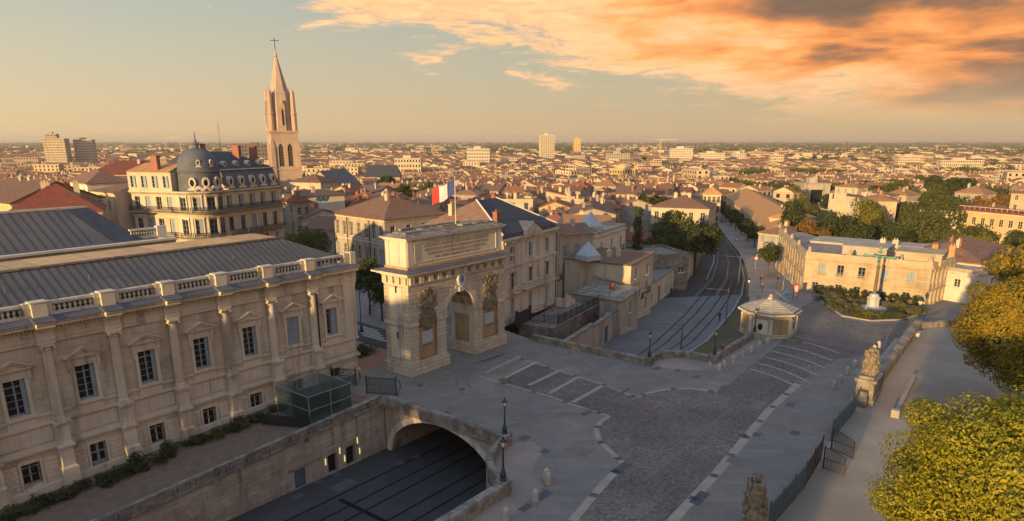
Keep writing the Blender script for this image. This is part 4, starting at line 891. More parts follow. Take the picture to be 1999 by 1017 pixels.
for i in range(26):                                    # uneven roof slabs
    x = .9 + (i % 13) * 1.15; y = 1.0 if i < 13 else 2.1; m = MB(); m.box(x, x + random.uniform(.9, 1.1), y, y + .95, 15.7, 15.86 + random.uniform(0, .16)); m.build('roof_slab', K['coping'], ar)
m = MB(); m.box(2, AW - 5, 2.9, 3.3, 15.6, 16.15); m.box(AW - 5, AW - 2.2, 1.6, 3.4, 15.7, 16.0); m.build('roof_kerb', K['coping'], ar)
# shield on the keystone
m = MB(); sh = [(-.55, 0), (.55, 0), (.6, -.7), (.42, -1.25), (0, -1.6), (-.42, -1.25), (-.6, -.7)]; sh = sh[::-1]
vs_ = [(CX_ + x, -.34, 10.55 + z) for x, z in sh] + [(CX_ + x * 1.15, -.05, 10.55 + z * 1.04) for x, z in sh]; n = len(sh)
m.add(vs_, [tuple(range(n))[::-1]] + [(i, (i + 1) % n, (i + 1) % n + n, i + n) for i in range(n)]); m.box(CX_ - .3, CX_ + .3, -.3, -.05, 10.55, 11.0); m.ball((CX_, -.2, 11.05), .28, .2, .28); m.box(CX_ - .35, CX_ + .35, -.28, -.02, 8.45, 8.96); sd = m.build('shield', K['marble'], ar)
m = MB(); m.T = Matrix.Translation((CX_, -.345, 10.02)); m.lathe([(.0, 0)], 3) if False else None
m.add([(.30 * math.cos(2 * math.pi * i / 14), 0, -.08 + .46 * math.sin(2 * math.pi * i / 14)) for i in range(14)], [tuple(range(14))]); m.build('blue_field', mat('azure_enamel', (.035, .14, .36), (.03, .10, .28), 4), sd)
m = MB()
for dx, dz in ((-.11, .1), (.11, .1), (0, -.2)): m.T = Matrix.Translation((CX_ + dx, -.352, 9.98 + dz)); m.add([(0, 0, .1), (-.045, 0, 0), (0, 0, -.08), (.045, 0, 0)], [(0, 1, 2, 3)]); m.add([(-.08, 0, .05), (-.08, 0, -.02), (.08, 0, -.02), (.08, 0, .05)], [(0, 1, 2, 3)])
m.build('lily_charge', K['pale'], sd)
# the inscription, cut in four centred lines
def text_mesh(body, size, mt):
    cu = bpy.data.curves.new('inscription', 'FONT'); cu.body = body; cu.size = size; cu.extrude = .008; cu.align_x = 'CENTER'; cu.space_character = 1.06; cu.resolution_u = 2
    ob = bpy.data.objects.new('tmp', cu); COL.objects.link(ob); bpy.context.view_layer.update()
    me = bpy.data.meshes.new_from_object(ob.evaluated_get(bpy.context.evaluated_depsgraph_get())); bpy.data.objects.remove(ob); me.materials.clear(); me.materials.append(mt); return me
for i, (ln_, sz) in enumerate([('LVDOVICO MAGNO LXXII ANNOS REGNANTE', .50), ('DISSOCIATIS REPRESSIS CONCILIATIS GENTIBVS', .48), ('QVATVOR DECENNALI BELLO CONJVRATIS', .48), ('PAX TERRA MARIQVE PARTA 1715', .48)]):
    me = text_mesh(ln_, sz, K['letters']); o = inst('inscription_line', me, at, (CX_, .236, 14.22 - i * .46)); o.rotation_euler = (R(90), 0, 0)
# flag on the arch
fg = thing('flag', 'blue white and red flag flying from a pole on the arch roof', 'flag', ARCH + U * 10.2 + V * 2.2 + Vector((0, 0, 15.8)), 0)
m = MB(); m.tube([(0, 0, 0), (0, 0, 5.6)], .05, 8, .035); m.ball((0, 0, 5.65), .08); m.build('pole', K['white'], fg)
def fpt(s, t):                                         # wind-blown cloth to the left of the pole, drooping
    return (-s * 2.75, .30 * math.sin(s * 7 + t) * s, 3.55 + 1.75 * t - s * 1.0 - .25 * s * s + .12 * math.sin(s * 9))
for k, mt in enumerate(('fabric_b', 'fabric_w', 'fabric_r')):
    m = MB(); n = 5
    for i in range(n):
        for j in range(4):
            s0, s1 = (k + i / n) / 3, (k + (i + 1) / n) / 3; m.quad(fpt(s0, j / 4), fpt(s1, j / 4), fpt(s1, (j + 1) / 4), fpt(s0, (j + 1) / 4))
    m.build('flag_stripe', K[mt], fg, smooth=True)
# ================================================================== OTHER BUILDINGS
CHM = {}
def chimney(root, x, y, z, s=(.7, .5, 1.2), mt='brickred', rz=0):
    k = (s, mt)
    if k not in CHM:
        m = MB(); m.box(-s[0] / 2, s[0] / 2, -s[1] / 2, s[1] / 2, -1.2, s[2]); m.box(-s[0] / 2 - .06, s[0] / 2 + .06, -s[1] / 2 - .06, s[1] / 2 + .06, s[2], s[2] + .12)
        for i in (-1, 1): m.lathe([(.11, s[2] + .12), (.08, s[2] + .45)], 7, (i * s[0] * .22, 0))
        CHM[k] = m.mesh('chimney', K[mt])
    return inst('chimney', CHM[k], root, (x, y, z), rz)
def xywall(P0, P1):
    d = (P1 - P0); d.z = 0; return d.length, math.atan2(d.y, d.x)
def roof_mesh(kind, W, Dp, ze, rise, ov=.4, th=.18):
    m = MB(); x0, x1, y0, y1 = -ov, W + ov, -ov, Dp + ov
    def slab(q): m.hexa([(p[0], p[1], p[2] - th) for p in q], q) if len(q) == 4 else m.add([(p[0], p[1], p[2] - th) for p in q] + list(q), [(0, 2, 1), (3, 4, 5), (0, 1, 4, 3), (1, 2, 5, 4), (2, 0, 3, 5)])
    zr = ze + rise
    if kind == 'gable': ym = (y0 + y1) / 2; slab([(x0, y0, ze), (x1, y0, ze), (x1, ym, zr), (x0, ym, zr)]); slab([(x0, ym, zr), (x1, ym, zr), (x1, y1, ze), (x0, y1, ze)])
    elif kind == 'gablex': xm = (x0 + x1) / 2; slab([(x0, y0, ze), (xm, y0, zr), (xm, y1, zr), (x0, y1, ze)]); slab([(xm, y0, zr), (x1, y0, ze), (x1, y1, ze), (xm, y1, zr)])
    elif kind == 'hip':
        if W >= Dp: i = (y1 - y0) / 2; a, b = (x0 + i, (y0 + y1) / 2, zr), (x1 - i, (y0 + y1) / 2, zr); slab([(x0, y0, ze), (x1, y0, ze), b, a]); slab([(x1, y1, ze), (x0, y1, ze), a, b]); slab([(x1, y0, ze), (x1, y1, ze), b]); slab([(x0, y1, ze), (x0, y0, ze), a])
        else: i = (x1 - x0) / 2; a, b = ((x0 + x1) / 2, y0 + i, zr), ((x0 + x1) / 2, y1 - i, zr); slab([(x1, y0, ze), (x1, y1, ze), b, a]); slab([(x0, y1, ze), (x0, y0, ze), a, b]); slab([(x0, y0, ze), (x1, y0, ze), a]); slab([(x1, y1, ze), (x0, y1, ze), b])
    elif kind == 'shed': slab([(x0, y0, ze), (x1, y0, ze), (x1, y1, zr), (x0, y1, zr)])
    else: m.box(0.3, W - .3, .3, Dp - .3, ze - .1, ze + .02); m.box(0, W, -.02, .3, ze - .05, ze + .55); m.box(0, W, Dp - .3, Dp, ze - .05, ze + .55); m.box(0, .3, .3, Dp - .3, ze - .05, ze + .55); m.box(W - .3, W, .3, Dp - .3, ze - .05, ze + .55)
    return m
def building(name, label, cat, P0, P1, Dp, zb, ze, front=(), left=(), right=(), wm='render', roof='hip', rise=2.6, rm='tile', cornice=True, fr='white', group=None, chim=2, ov=.4, thing_obj=None):
    """front, left, right: rows of (z0, h, w, n, style); windows sit in real openings"""
    W, ang = xywall(P0, P1); b = thing_obj or thing(name, label, cat, (P0.x, P0.y, 0), ang, group)
    m = MB(); wins = []
    for rows, L_, T in ((front, W, Matrix.Identity(4)), (right, Dp, Matrix.Translation((W, 0, 0)) @ Matrix.Rotation(R(90), 4, 'Z')), ((), W, Matrix.Translation((W, Dp, 0)) @ Matrix.Rotation(R(180), 4, 'Z')), (left, Dp, Matrix.Translation((0, Dp, 0)) @ Matrix.Rotation(R(-90), 4, 'Z'))):
        hs = []
        for r in rows:
            z0, h, w, n = r[:4]; sty = r[4] if len(r) > 4 else 'casement'
            for i in range(n):
                cx = L_ * (i + .5) / n; hs.append((cx - w / 2, cx + w / 2, z0, z0 + h)); s = sty if isinstance(sty, str) else sty[i % len(sty)]
                wins.append((T, cx, z0, w, h, s))
        m.T = T; wall_holes(m, L_, zb, ze, hs, .24)
    m.T = None
    if roof in ('gable',):
        for x in (0, W): m.quad(*([(x, 0, ze), (x, Dp, ze), (x, Dp / 2, ze + rise)] if x else [(x, Dp, ze), (x, 0, ze), (x, Dp / 2, ze + rise)]))
    if roof == 'gablex':
        for y in (0, Dp): m.quad(*([(0, y, ze), (W, y, ze), (W / 2, y, ze + rise)] if y == 0 else [(W, y, ze), (0, y, ze), (W / 2, y, ze + rise)]))
    if roof == 'shed': m.quad((0, Dp, ze), (0, 0, ze), (0, Dp, ze + rise)); m.quad((W, 0, ze), (W, Dp, ze), (W, Dp, ze + rise)); m.quad((W, Dp, ze), (0, Dp, ze), (0, Dp, ze + rise), (W, Dp, ze + rise))
    m.build('wall', K[wm], b)
    for T, cx, z0, w, h, s in wins:
        p = T @ Vector((cx, .20, z0)); o = inst('window', window_mesh(w, h, 3, s, fr), b, p, T.to_euler().z)
        k = ('sill', round(w, 2))
        if k not in SQ: SQ[k] = MB().box(-w / 2 - .1, w / 2 + .1, -.36, -.19, -.14, -.01).mesh('sill', K['stone'])
        inst('sill', SQ[k], o)
        if s == 'balcony':
            k2 = ('balc', round(w, 2))
            if k2 not in SQ:
                q = MB(); q.box(-w * .75, w * .75, -.75, -.2, -.16, -.02)
                for i in range(9): x = -w * .72 + i * w * 1.44 / 8; q.box(x - .018, x + .018, -.72, -.69, 0, .8)
                q.box(-w * .74, w * .74, -.735, -.68, .8, .85)
                for sx in (-1, 1): q.box(sx * w * .73 - .02, sx * w * .73 + .02, -.7, -.2, .8, .85)
                SQ[k2] = q.mesh('balcony', K['iron'])
            inst('balcony', SQ[k2], o)
    if cornice:
        m = MB(); m.box(-.14, W + .14, -.22, -.002, ze - .45, ze - .21); m.box(W + .002, W + .2, -.002, Dp, ze - .45, ze - .21); m.box(-.2, -.002, -.002, Dp, ze - .45, ze - .21); m.build('cornice', K['stone'], b)
    ro = roof_mesh(roof, W, Dp, ze, rise, ov).build('roof', K[rm], b)
    rg = random.Random(sum(map(ord, name)) % 999 + int(P0.x * 7))
    for i in range(chim):
        x, y = rg.uniform(.2, .8) * W, rg.uniform(.35, .65) * Dp; zz = ze + (rise * .75 if roof not in ('flat', 'shed') else .3); chimney(b, x, y, zz, (.8, .5, 1.1), rg.choice(['brickred', 'render', 'render']))
    return b
def at(px, py, Y): return D(px, py, Y)

# red-roofed house left of the arch (two long facades)
P0, P1 = at(650, 408, 140), at(750, 424, 128)
hs = building('corner_house', 'pale two-storey house with red tiled hip roof and tall grey windows behind the arch', 'house', P0, P1, 15, -2, 11.4,
    front=[(7.3, 2.9, 1.15, 7, 'casement'), (2.9, 2.8, 1.15, 7, ['shut', 'casement', 'casement', 'casement', 'casement', 'casement', 'shut'])], right=[(7.6, 2.4, 1.1, 4), (3.0, 2.4, 1.1, 4)], wm='greyrender', roof='hip', rise=3.6, rm='tile', chim=4)
m = MB(); W_, a_ = xywall(P0, P1); m.box(0, W_, -.12, -.002, 6.6, 6.85); m.build('string_course', K['stone'], hs)
for x in (W_ * .28, W_ * .72): m = MB(); m.box(x - .06, x + .06, -.16, -.04, -1, 11.0); m.build('drainpipe', K['iron'], hs)
DD = Vector((-math.sin(a_), math.cos(a_), 0))
building('annex_house', 'low pale annex with plain red hip roof behind the corner house', 'house', at(790, 424, 140), at(842, 414, 146), 9, -2, 10.6, front=[(7.4, 2.0, 1.0, 3)], wm='greyrender', rise=2.6, chim=1)
# three-storey town mansion right of the arch
P0, P1 = Vector((-1.3, 94.6, 0)), Vector((6.9, 109.0, 0))
tm = building('town_mansion', 'three-storey ornate stone mansion with slate and tan hip roof right of the arch', 'house', P0, P1, 15.5, -.3, 12.3,
    front=[(8.9, 2.1, 1.2, 3, 'half'), (4.7, 2.5, 1.2, 3, 'open' if False else 'casement'), (1.0, 2.4, 1.15, 3, 'shut')], left=[(8.9, 2.1, 1.2, 4), (4.7, 2.5, 1.2, 4), (1.0, 2.4, 1.15, 4, 'shut')], wm='stone', roof='flat', rm='lead', chim=0, fr='frame')
W_, a_ = xywall(P0, P1); Dp = 15.5
m = MB(); z0, z1 = 12.86, 17.0; i = Dp / 2
m.quad((-.2, -.2, z0), (W_ + .2, -.2, z0), (W_ - 5.5, i, z1), (5.5, i, z1)); m.quad((W_ + .2, -.2, z0), (W_ + .2, Dp, z0), (W_ - 5.5, i, z1)); m.quad((W_ + .2, Dp, z0), (-.2, Dp, z0), (5.5, i, z1), (W_ - 5.5, i, z1)); m.build('slate_roof', K['slate'], tm)
m = MB(); m.quad((-.2, Dp, z0), (-.2, -.2, z0), (5.5, i, z1)); m.quad((-.25, -.25, z0 + .03), (-.05, -.25, z0 + .05), (5.65, i, z1 + .05), (5.35, i, z1 + .05)); m.build('tan_roof_slope', K['tile'], tm)
m = MB(); m.tube([(-.2, -.2, z0 + .1), (5.5, i, z1 + .1)], .13, 6); m.tube([(W_ + .2, -.2, z0 + .1), (W_ - 5.5, i, z1 + .1)], .1, 6); m.build('hip_ridge', K['white'], tm)
chimney(tm, 2.8, 2.6, 14.4, (1.1, .7, 1.3)); chimney(tm, 3.0, 10.5, 15.0, (.9, .6, 1.4), 'render'); chimney(tm, 12, 8.5, 16.0, (1.0, .6, 1.3))
for z, h, p in ((12.0, .3, .45), (11.5, .5, .16), (8.1, .32, .22), (3.9, .3, .22), (.6, .2, .12)):
    m = MB(); m.box(-p, W_ + p, -p, -.003, z, z + h); m.box(-p, -.003, -.003, Dp, z, z + h); m.build('band_moulding', K['stone'], tm)
MODI = MB().box(-.12, .12, -.36, -.16, 11.52, 11.98).mesh('modillion', K['stone'])
for q in range(22): inst('modillion', MODI, tm, (.4 + q * (W_ - .8) / 21, 0, 0))
PIL = MB().box(-.28, .28, -.12, -.003, .82, 3.88).box(-.26, .26, -.12, -.003, 4.24, 8.05).box(-.24, .24, -.12, -.003, 8.44, 11.48).box(-.34, .34, -.17, -.003, 7.7, 8.04).mesh('pilaster', K['stone'])
for x in (.3, W_ * .333, W_ * .333 + .75 if False else W_ * .36, W_ * .667, W_ - .3): inst('pilaster', PIL, tm, (x, 0, 0))
for y in (.3, 4, 8, 12): inst('pilaster', PIL, tm, (0, y, 0), R(-90))
GAB = MB().box(-1.0, 1.0, -.3, -.003, 7.35, 7.5).add([(-1.05, -.32, 7.5), (1.05, -.32, 7.5), (0, -.32, 8.0), (-1.05, -.003, 7.5), (1.05, -.003, 7.5), (0, -.003, 8.0)], [(0, 1, 2), (0, 3, 4, 1), (1, 4, 5, 2), (2, 5, 3, 0)]).box(-.85, -.62, -.1, -.003, 4.6, 7.34).box(.62, .85, -.1, -.003, 4.6, 7.34).mesh('window_gable', K['stone'])
def stone_balcony(root, x, z, w, n):
    m = MB(); m.box(x - w / 2, x + w / 2, -.9, -.004, z - .2, z); m.box(x - w / 2, x + w / 2, -.9, -.72, z + .8, z + .95)
    for s in (-1, 1): m.box(x + s * w / 2 - .1, x + s * w / 2 + .1, -.92, -.7, z + .001, z + .97)
    for s in (-.7, .7): m.box(x + s * w / 2 - .1, x + s * w / 2 + .1, -.6, -.004, z - .65, z - .201)
    o = m.build('balcony', K['stone'], root)
    for i in range(n): inst('baluster', BAL2, o, (x - w / 2 + w * (i + .8) / (n + .6), -.81, z + .002), 0, (1, 1, 1.2))
for k in range(3):
    x = W_ * (k + .5) / 3; inst('window_gable', GAB, tm, (x, 0, 0)); stone_balcony(tm, x, .55, 1.9, 5)
stone_balcony(tm, W_ * .56, 4.5, W_ * .5, 14); stone_balcony(tm, W_ / 6, 4.5, 1.9, 5)
m = MB(); cx = W_ * .5; m.box(cx - 2.6, cx + 2.6, -.5, -.003, 12.32, 12.55); m.add([(cx - 2.8, -.55, 12.55), (cx + 2.8, -.55, 12.55), (cx, -.55, 14.0), (cx - 2.8, 2.6, 12.55), (cx + 2.8, 2.6, 12.55), (cx, 2.6, 14.0)], [(0, 1, 2), (0, 3, 4, 1), (1, 4, 5, 2), (2, 5, 3, 0), (3, 5, 4)]); m.build('pediment', K['stone'], tm)
m = MB(); m.add([(cx - 3.0, -.6, 12.6), (cx, -.6, 14.12), (cx + 3.0, -.6, 12.6), (cx - 3.0, 2.7, 12.6), (cx, 3.2, 14.12), (cx + 3.0, 2.7, 12.6)], [(0, 1, 4, 3), (1, 2, 5, 4)]); m.build('pediment_roof', K['lead'], tm)
m = MB(); m.box(W_ + .02, W_ + .14, -.2, -.08, -.3, 12); m.box(-.16, -.06, -.25, -.13, -.3, 11); m.build('drainpipe', K['iron'], tm)
# its front garden: dark gate, railings, stair
gd = thing('garden_forecourt', 'raised stone forecourt with steps in front of the ornate mansion', 'forecourt', (P0.x, P0.y, 0), a_)
m = MB(); m.box(3.0, W_ + 3, -6.5, -.95, -5.4, -.25); m.box(W_ - 3, W_ + 4, -6.5, 8, -5.4, -.26); m.build('base', K['coping'], gd)
for i in range(8): m = MB(); m.box(W_ - 1.5 + i * .4, W_ - 1.1 + i * .4, -2.6, -.96, -.2, 1.2 - i * .17); m.build('step', K['stone'], gd)
m = MB(); m.hexa([(W_ - 1.5, -2.9, -.2), (W_ + 1.9, -2.9, -.2), (W_ + 1.9, -2.65, -.2), (W_ - 1.5, -2.65, -.2)], [(W_ - 1.5, -2.9, 2.1), (W_ + 1.9, -2.9, .5), (W_ + 1.9, -2.65, .5), (W_ - 1.5, -2.65, 2.1)]); m.build('stair_wall', K['stone'], gd)
gt = thing('courtyard_gate', 'solid dark double gate closing the mansion forecourt on the plaza', 'gate', (P0.x, P0.y, 0), a_)
for k in range(2): m = MB(); m.box(.9 + k * 1.85, 2.7 + k * 1.85, -1.9, -1.8, 0.02, 1.9); m.box(1.05 + k * 1.85, 2.55 + k * 1.85, -1.94, -1.902, .25, 1.6); m.build('gate_leaf', K['iron'], gt)
for x in (.7, 4.75): m = MB(); m.box(x - .15, x + .15, -2.0, -1.7, 0, 2.2); m.build('gate_post', K['iron'], gt)
def railing(root, A, B, h, mt, gap=.16, rails=(.12, .85), spear=True, zf=None, post=2.2, r=.016, solid=None):
    """iron railing between two points of the root's frame; bars too fine to pick apart are one part per panel"""
    A, B = Vector(A), Vector(B); ln = (B - A).length; n = max(1, round(ln / post)); d = (B - A) / n; ang = math.atan2(d.y, d.x); L_ = d.length
    for i in range(n):
        p = A + d * i; m = MB(); k = max(2, int(L_ / gap)); sl = d.z / L_
        for j in range(1, k): x = L_ * j / k; m.box(x - r, x + r, -r, r, x * sl + .04, x * sl + h)
        o = m.build('bars', K[mt], root, p, ang)
        for q in rails: m = MB(); m.hexa([(0, -.02, q * h - .02), (L_, -.02, L_ * sl + q * h - .02), (L_, .02, L_ * sl + q * h - .02), (0, .02, q * h - .02)], [(0, -.02, q * h + .02), (L_, -.02, L_ * sl + q * h + .02), (L_, .02, L_ * sl + q * h + .02), (0, .02, q * h + .02)]); m.build('rail', K[mt], root, p, ang)
        if solid: m = MB(); m.hexa([(.04, .025, .05), (L_ - .04, .025, .05 + L_ * sl), (L_ - .04, .035, .05 + L_ * sl), (.04, .035, .05)], [(.04, .025, h * .9), (L_ - .04, .025, h * .9 + L_ * sl), (L_ - .04, .035, h * .9 + L_ * sl), (.04, .035, h * .9)]); m.build('sheet_panel', K[solid], root, p, ang)
    for i in range(n + 1):
        p = A + d * i; m = MB(); m.box(-.05, .05, -.05, .05, 0, h + .12); m.ball((0, 0, h + .18), .07, n=6, m=4); m.build('post', K[mt], root, p, ang)
grl = thing('forecourt_railing', 'dark iron railing on the stone edge of the mansion forecourt', 'railing', (P0.x, P0.y, 0), a_)
railing(grl, (4.9, -1.9, -.2), (5.2, -6.2, -.2), 1.25, 'iron'); railing(grl, (5.2, -6.3, -.2), (W_ + 3.6, -6.3, -.2), 1.3, 'iron')

# ------------------------------------------------------------------ houses and walls along the sunken road
RWa = lambda px, py: G(px, py, LOW)
building('blank_gable_house', 'house with big blank cream side wall beside the sunken road', 'house', at(1103, 497, 122), at(1232, 526, 114.5), 9, -5.3, 5.2, right=[(-3.9, 2.3, 1.0, 2), (-.4, 1.9, 1.0, 2, 'balcony'), (2.6, 1.8, 1.0, 2, 'shut')], wm='render', roof='shed', rise=1.0, rm='tile', chim=2, ov=.15, cornice=False)
bh = building('small_grey_house', 'small two-storey grey house with lean-to dark tile roof by the garden wall', 'house', at(1122, 562, 112), at(1213, 580, 106.5), 6.0, -5.3, .9, front=[(-1.4, 1.5, 1.1, 2, 'shut'), (-4.2, 1.5, 1.1, 2)], right=[(-1.6, 1.8, .9, 1, 'shut'), (-4.3, 1.6, .9, 1)], wm='greyrender', roof='shed', rise=1.1, rm='coping', chim=1, ov=.25, cornice=False)
building('balcony_house', 'white town house with iron balconies above the blank gable wall', 'house', at(1165, 462, 127), at(1222, 441, 141), 9, -5.3, 8.6, front=[(4.4, 2.6, 1.1, 3, 'balcony'), (.6, 2.6, 1.1, 3, 'balcony')], left=[(5.0, 2.0, 1.0, 2, 'shut')], wm='whitewall', roof='flat', rm='greyrender', chim=1)
building('grey_terrace_house', 'grey town house with blue shutters between mansion and balcony house', 'house', at(1088, 446, 124), at(1166, 458, 128), 8, -5.3, 8.9, front=[(5.0, 2.0, 1.0, 3, 'shut'), (1.5, 2.0, 1.0, 3, 'shut')], left=[(5.0, 2.0, 1.0, 2, 'shut')], wm='greyrender', roof='gable', rise=1.6, rm='tile', chim=2)
building('narrow_house', 'narrow pale house wedged against the ornate mansion, dark window bays', 'house', at(1083, 452, 111), at(1100, 448, 117), 7, -3, 10.4, front=[(6.8, 2.2, 1.2, 1), (3.0, 2.4, 1.2, 1, 'balcony')], wm='greyrender', roof='hip', rise=1.6, chim=1)
# glass pyramid lanterns on roofs
for px, py, Y, s, lb in ((1148, 497, 119, 1.5, 'small glass pyramid rooflight on the blank gable house'), (1153, 440, 132, 1.7, 'glazed pointed rooflight on the grey terrace house roof')):
    p = at(px, py, Y); m = MB(); m.add([(-s, -s, 0), (s, -s, 0), (s, s, 0), (-s, s, 0), (0, 0, s * 1.6)], [(0, 1, 4), (1, 2, 4), (2, 3, 4), (3, 0, 4), (3, 2, 1, 0)]); m.box(-s - .1, s + .1, -s - .1, s + .1, -.9, -.005); o = m.build('rooflight', K['plaque'], None, p, .6); tag(o, lb, 'rooflight')
def along_road(name, label, pL, pR, h, th, openings, mt='greyrender', coping=True):
    A, B = RWa(*pL), RWa(*pR); W, ang = xywall(A, B); b = thing(name, label, 'wall', (A.x, A.y, 0), ang)
    m = MB(); wall_holes(m, W, LOW - .3, LOW + h, [(W * f - w / 2, W * f + w / 2, LOW + z0, LOW + z0 + hh) for f, w, z0, hh, s in openings], .3); m.quad((0, th, LOW), (0, 0, LOW), (0, 0, LOW + h), (0, th, LOW + h)); m.quad((W, 0, LOW), (W, th, LOW), (W, th, LOW + h), (W, 0, LOW + h)); m.quad((0, 0, LOW + h), (W, 0, LOW + h), (W, th, LOW + h), (0, th, LOW + h)); m.quad((W, th, LOW - .3), (0, th, LOW - .3), (0, th, LOW + h), (W, th, LOW + h)); m.build('wall_face', K[mt], b)
    if coping:
        n = int(W / 2) + 1
        for i in range(n): m = MB(); m.box(i * W / n + .01, (i + 1) * W / n - .01, -.12, th + .1, LOW + h + .002, LOW + h + .2); m.build('coping_stone', K['coping'], b)
    for f, w, z0, hh, s in openings:
        x = W * f
        if s == 'door':
            m = MB(); m.box(x - w / 2 + .01, x + w / 2 - .01, .15, .22, LOW + z0 + .01, LOW + z0 + hh - .01); m.box(x - .02, x + .02, .12, .149, LOW + z0 + .1, LOW + z0 + hh - .1); m.build('door', mat('teal_door', (.07, .13, .15), (.05, .10, .12), 2), b)
        elif s == 'arch':
            m = MB(); n = 10; r = w / 2
            pts_ = [(x + r * math.cos(math.pi * i / n), LOW + z0 + hh - r + r * math.sin(math.pi * i / n)) for i in range(n + 1)]
            for p, q in zip(pts_[:-1], pts_[1:]): m.quad((p[0], .05, p[1]), (q[0], .05, q[1]), (q[0], .05, LOW + z0 + hh), (p[0], .05, LOW + z0 + hh))
            m.build('arch_spandrel', K[mt], b); m = MB(); m.box(x - w / 2 + .01, x + w / 2 - .01, .2, .26, LOW + z0 + .01, LOW + z0 + hh - .01); m.build('door', K['wood'], b)
            m = MB(); m.box(x - w / 2 - .3, x - w / 2 - .002, -.1, -.002, LOW + z0, LOW + z0 + hh + .1); m.box(x + w / 2 + .002, x + w / 2 + .3, -.1, -.002, LOW + z0, LOW + z0 + hh + .1); m.box(x - w / 2 - .4, x + w / 2 + .4, -.16, -.002, LOW + z0 + hh + .1, LOW + z0 + hh + .4); m.build('gate_surround', K['stone'], b)
        else:
            inst('window', window_mesh(w, hh, 2, s), b, (x, .2, LOW + z0))
    return b
along_road('garden_wall', 'old garden wall with niche near the far parapet above the sunken road', (1085, 748), (1158, 692), 4.6, .6, [(.55, .8, 2.0, 1.3, 'casement')], 'greyrender')
along_road('courtyard_wall', 'stained courtyard wall with tall teal double door on the sunken road', (1158, 692), (1214, 645), 4.2, .5, [(.42, 1.9, 0, 2.9, 'door'), (.85, .8, 0, 2.1, 'door')], 'greyrender')
building('ivory_road_house', 'ivory street house with blue door and balcony at the sunken road', 'house', RWa(1232, 632), RWa(1262, 607), 7, -5.3, 1.8, front=[(-4.95, 2.2, 1.0, 3, ['shut', 'casement', 'shut']), (-1.3, 2.2, 1.0, 3, ['casement', 'balcony', 'shut'])], wm='render', roof='shed', rise=.8, rm='coping', chim=1, ov=.15)
along_road('gateway_wall', 'long low wall with two arched gateways and roof terrace along the sunken road', (1262, 607), (1318, 564), 4.6, 6.0, [(.12, .9, .8, 1.6, 'shut'), (.38, 1.7, 0, 3.2, 'arch'), (.62, .9, .9, 1.6, 'casement'), (.8, .8, 0, 2.2, 'door')], 'stone')
along_road('portal_wall', 'taller wall with one arched portal and window at the sunken road', (1318, 564), (1352, 536), 5.6, 7.0, [(.3, 1.9, 0, 3.8, 'arch'), (.78, .9, 3.2, 1.2, 'casement')], 'stone')
along_road('park_wall', 'plain rubble park wall running under the great trees', (1352, 536), (1376, 488), 3.6, .6, [], 'coping')
building('flat_workshop', 'long low workshop with grey parapet roof behind the gateway wall', 'house', at(1206, 500, 138), at(1345, 505, 142), 12, -5.3, 2.4, front=[(-1.2, 1.2, 1.4, 5)], wm='coping', roof='flat', rm='coping', chim=0, cornice=False)
building('cream_park_house', 'large cream house with red roof behind the great round tree', 'house', at(1272, 401, 196), at(1385, 400, 190), 16, -9, 7.5, front=[(4.0, 2.3, 1.2, 5), (-.3, 2.3, 1.2, 5), (-4.5, 2.3, 1.2, 5)], wm='render', roof='hip', rise=3.0, rm='tile', chim=4)
building('brick_red_outhouse', 'low outhouse with orange-red roof next to the cypress', 'house', at(1195, 447, 165), at(1255, 452, 160), 8, -6, 2.8, front=[(0, 1.4, 1.0, 4)], wm='greyrender', roof='gable', rise=1.5, rm='tilered', chim=1)

# ------------------------------------------------------------------ street right of the sunken road
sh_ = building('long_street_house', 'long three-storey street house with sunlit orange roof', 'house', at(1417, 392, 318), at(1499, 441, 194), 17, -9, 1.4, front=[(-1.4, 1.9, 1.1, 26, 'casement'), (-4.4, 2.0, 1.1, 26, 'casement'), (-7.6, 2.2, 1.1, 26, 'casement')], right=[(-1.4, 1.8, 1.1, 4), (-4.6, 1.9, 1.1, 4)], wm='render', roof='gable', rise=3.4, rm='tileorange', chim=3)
building('corner_street_house', 'grey street house with hip roof and pale blue shutters near the palm row', 'house', at(1482, 446, 178), at(1542, 444, 171), 9, -6.5, 2.6, front=[(.2, 1.8, 1.1, 3, 'shut'), (-3.4, 2.0, 1.1, 3, 'shut')], left=[(.2, 1.8, 1.0, 3), (-3.4, 2.0, 1.0, 3)], wm='greyrender', roof='hip', rise=2.2, rm='tile', chim=2)
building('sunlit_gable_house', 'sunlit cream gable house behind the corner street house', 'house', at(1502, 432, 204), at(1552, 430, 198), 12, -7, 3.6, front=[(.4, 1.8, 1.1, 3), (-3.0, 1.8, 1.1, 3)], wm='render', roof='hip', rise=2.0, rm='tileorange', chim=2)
building('balcony_street_house', 'far cream street house with long iron balconies across the road', 'house', at(1372, 384, 270), at(1408, 379, 268), 18, -9, 5.6, front=[(2.4, 2.2, 1.1, 4, 'balcony'), (-1.2, 2.2, 1.1, 4, 'balcony'), (-5, 2.2, 1.1, 4)], wm='render', roof='hip', rise=2.6, rm='tileorange', chim=2)

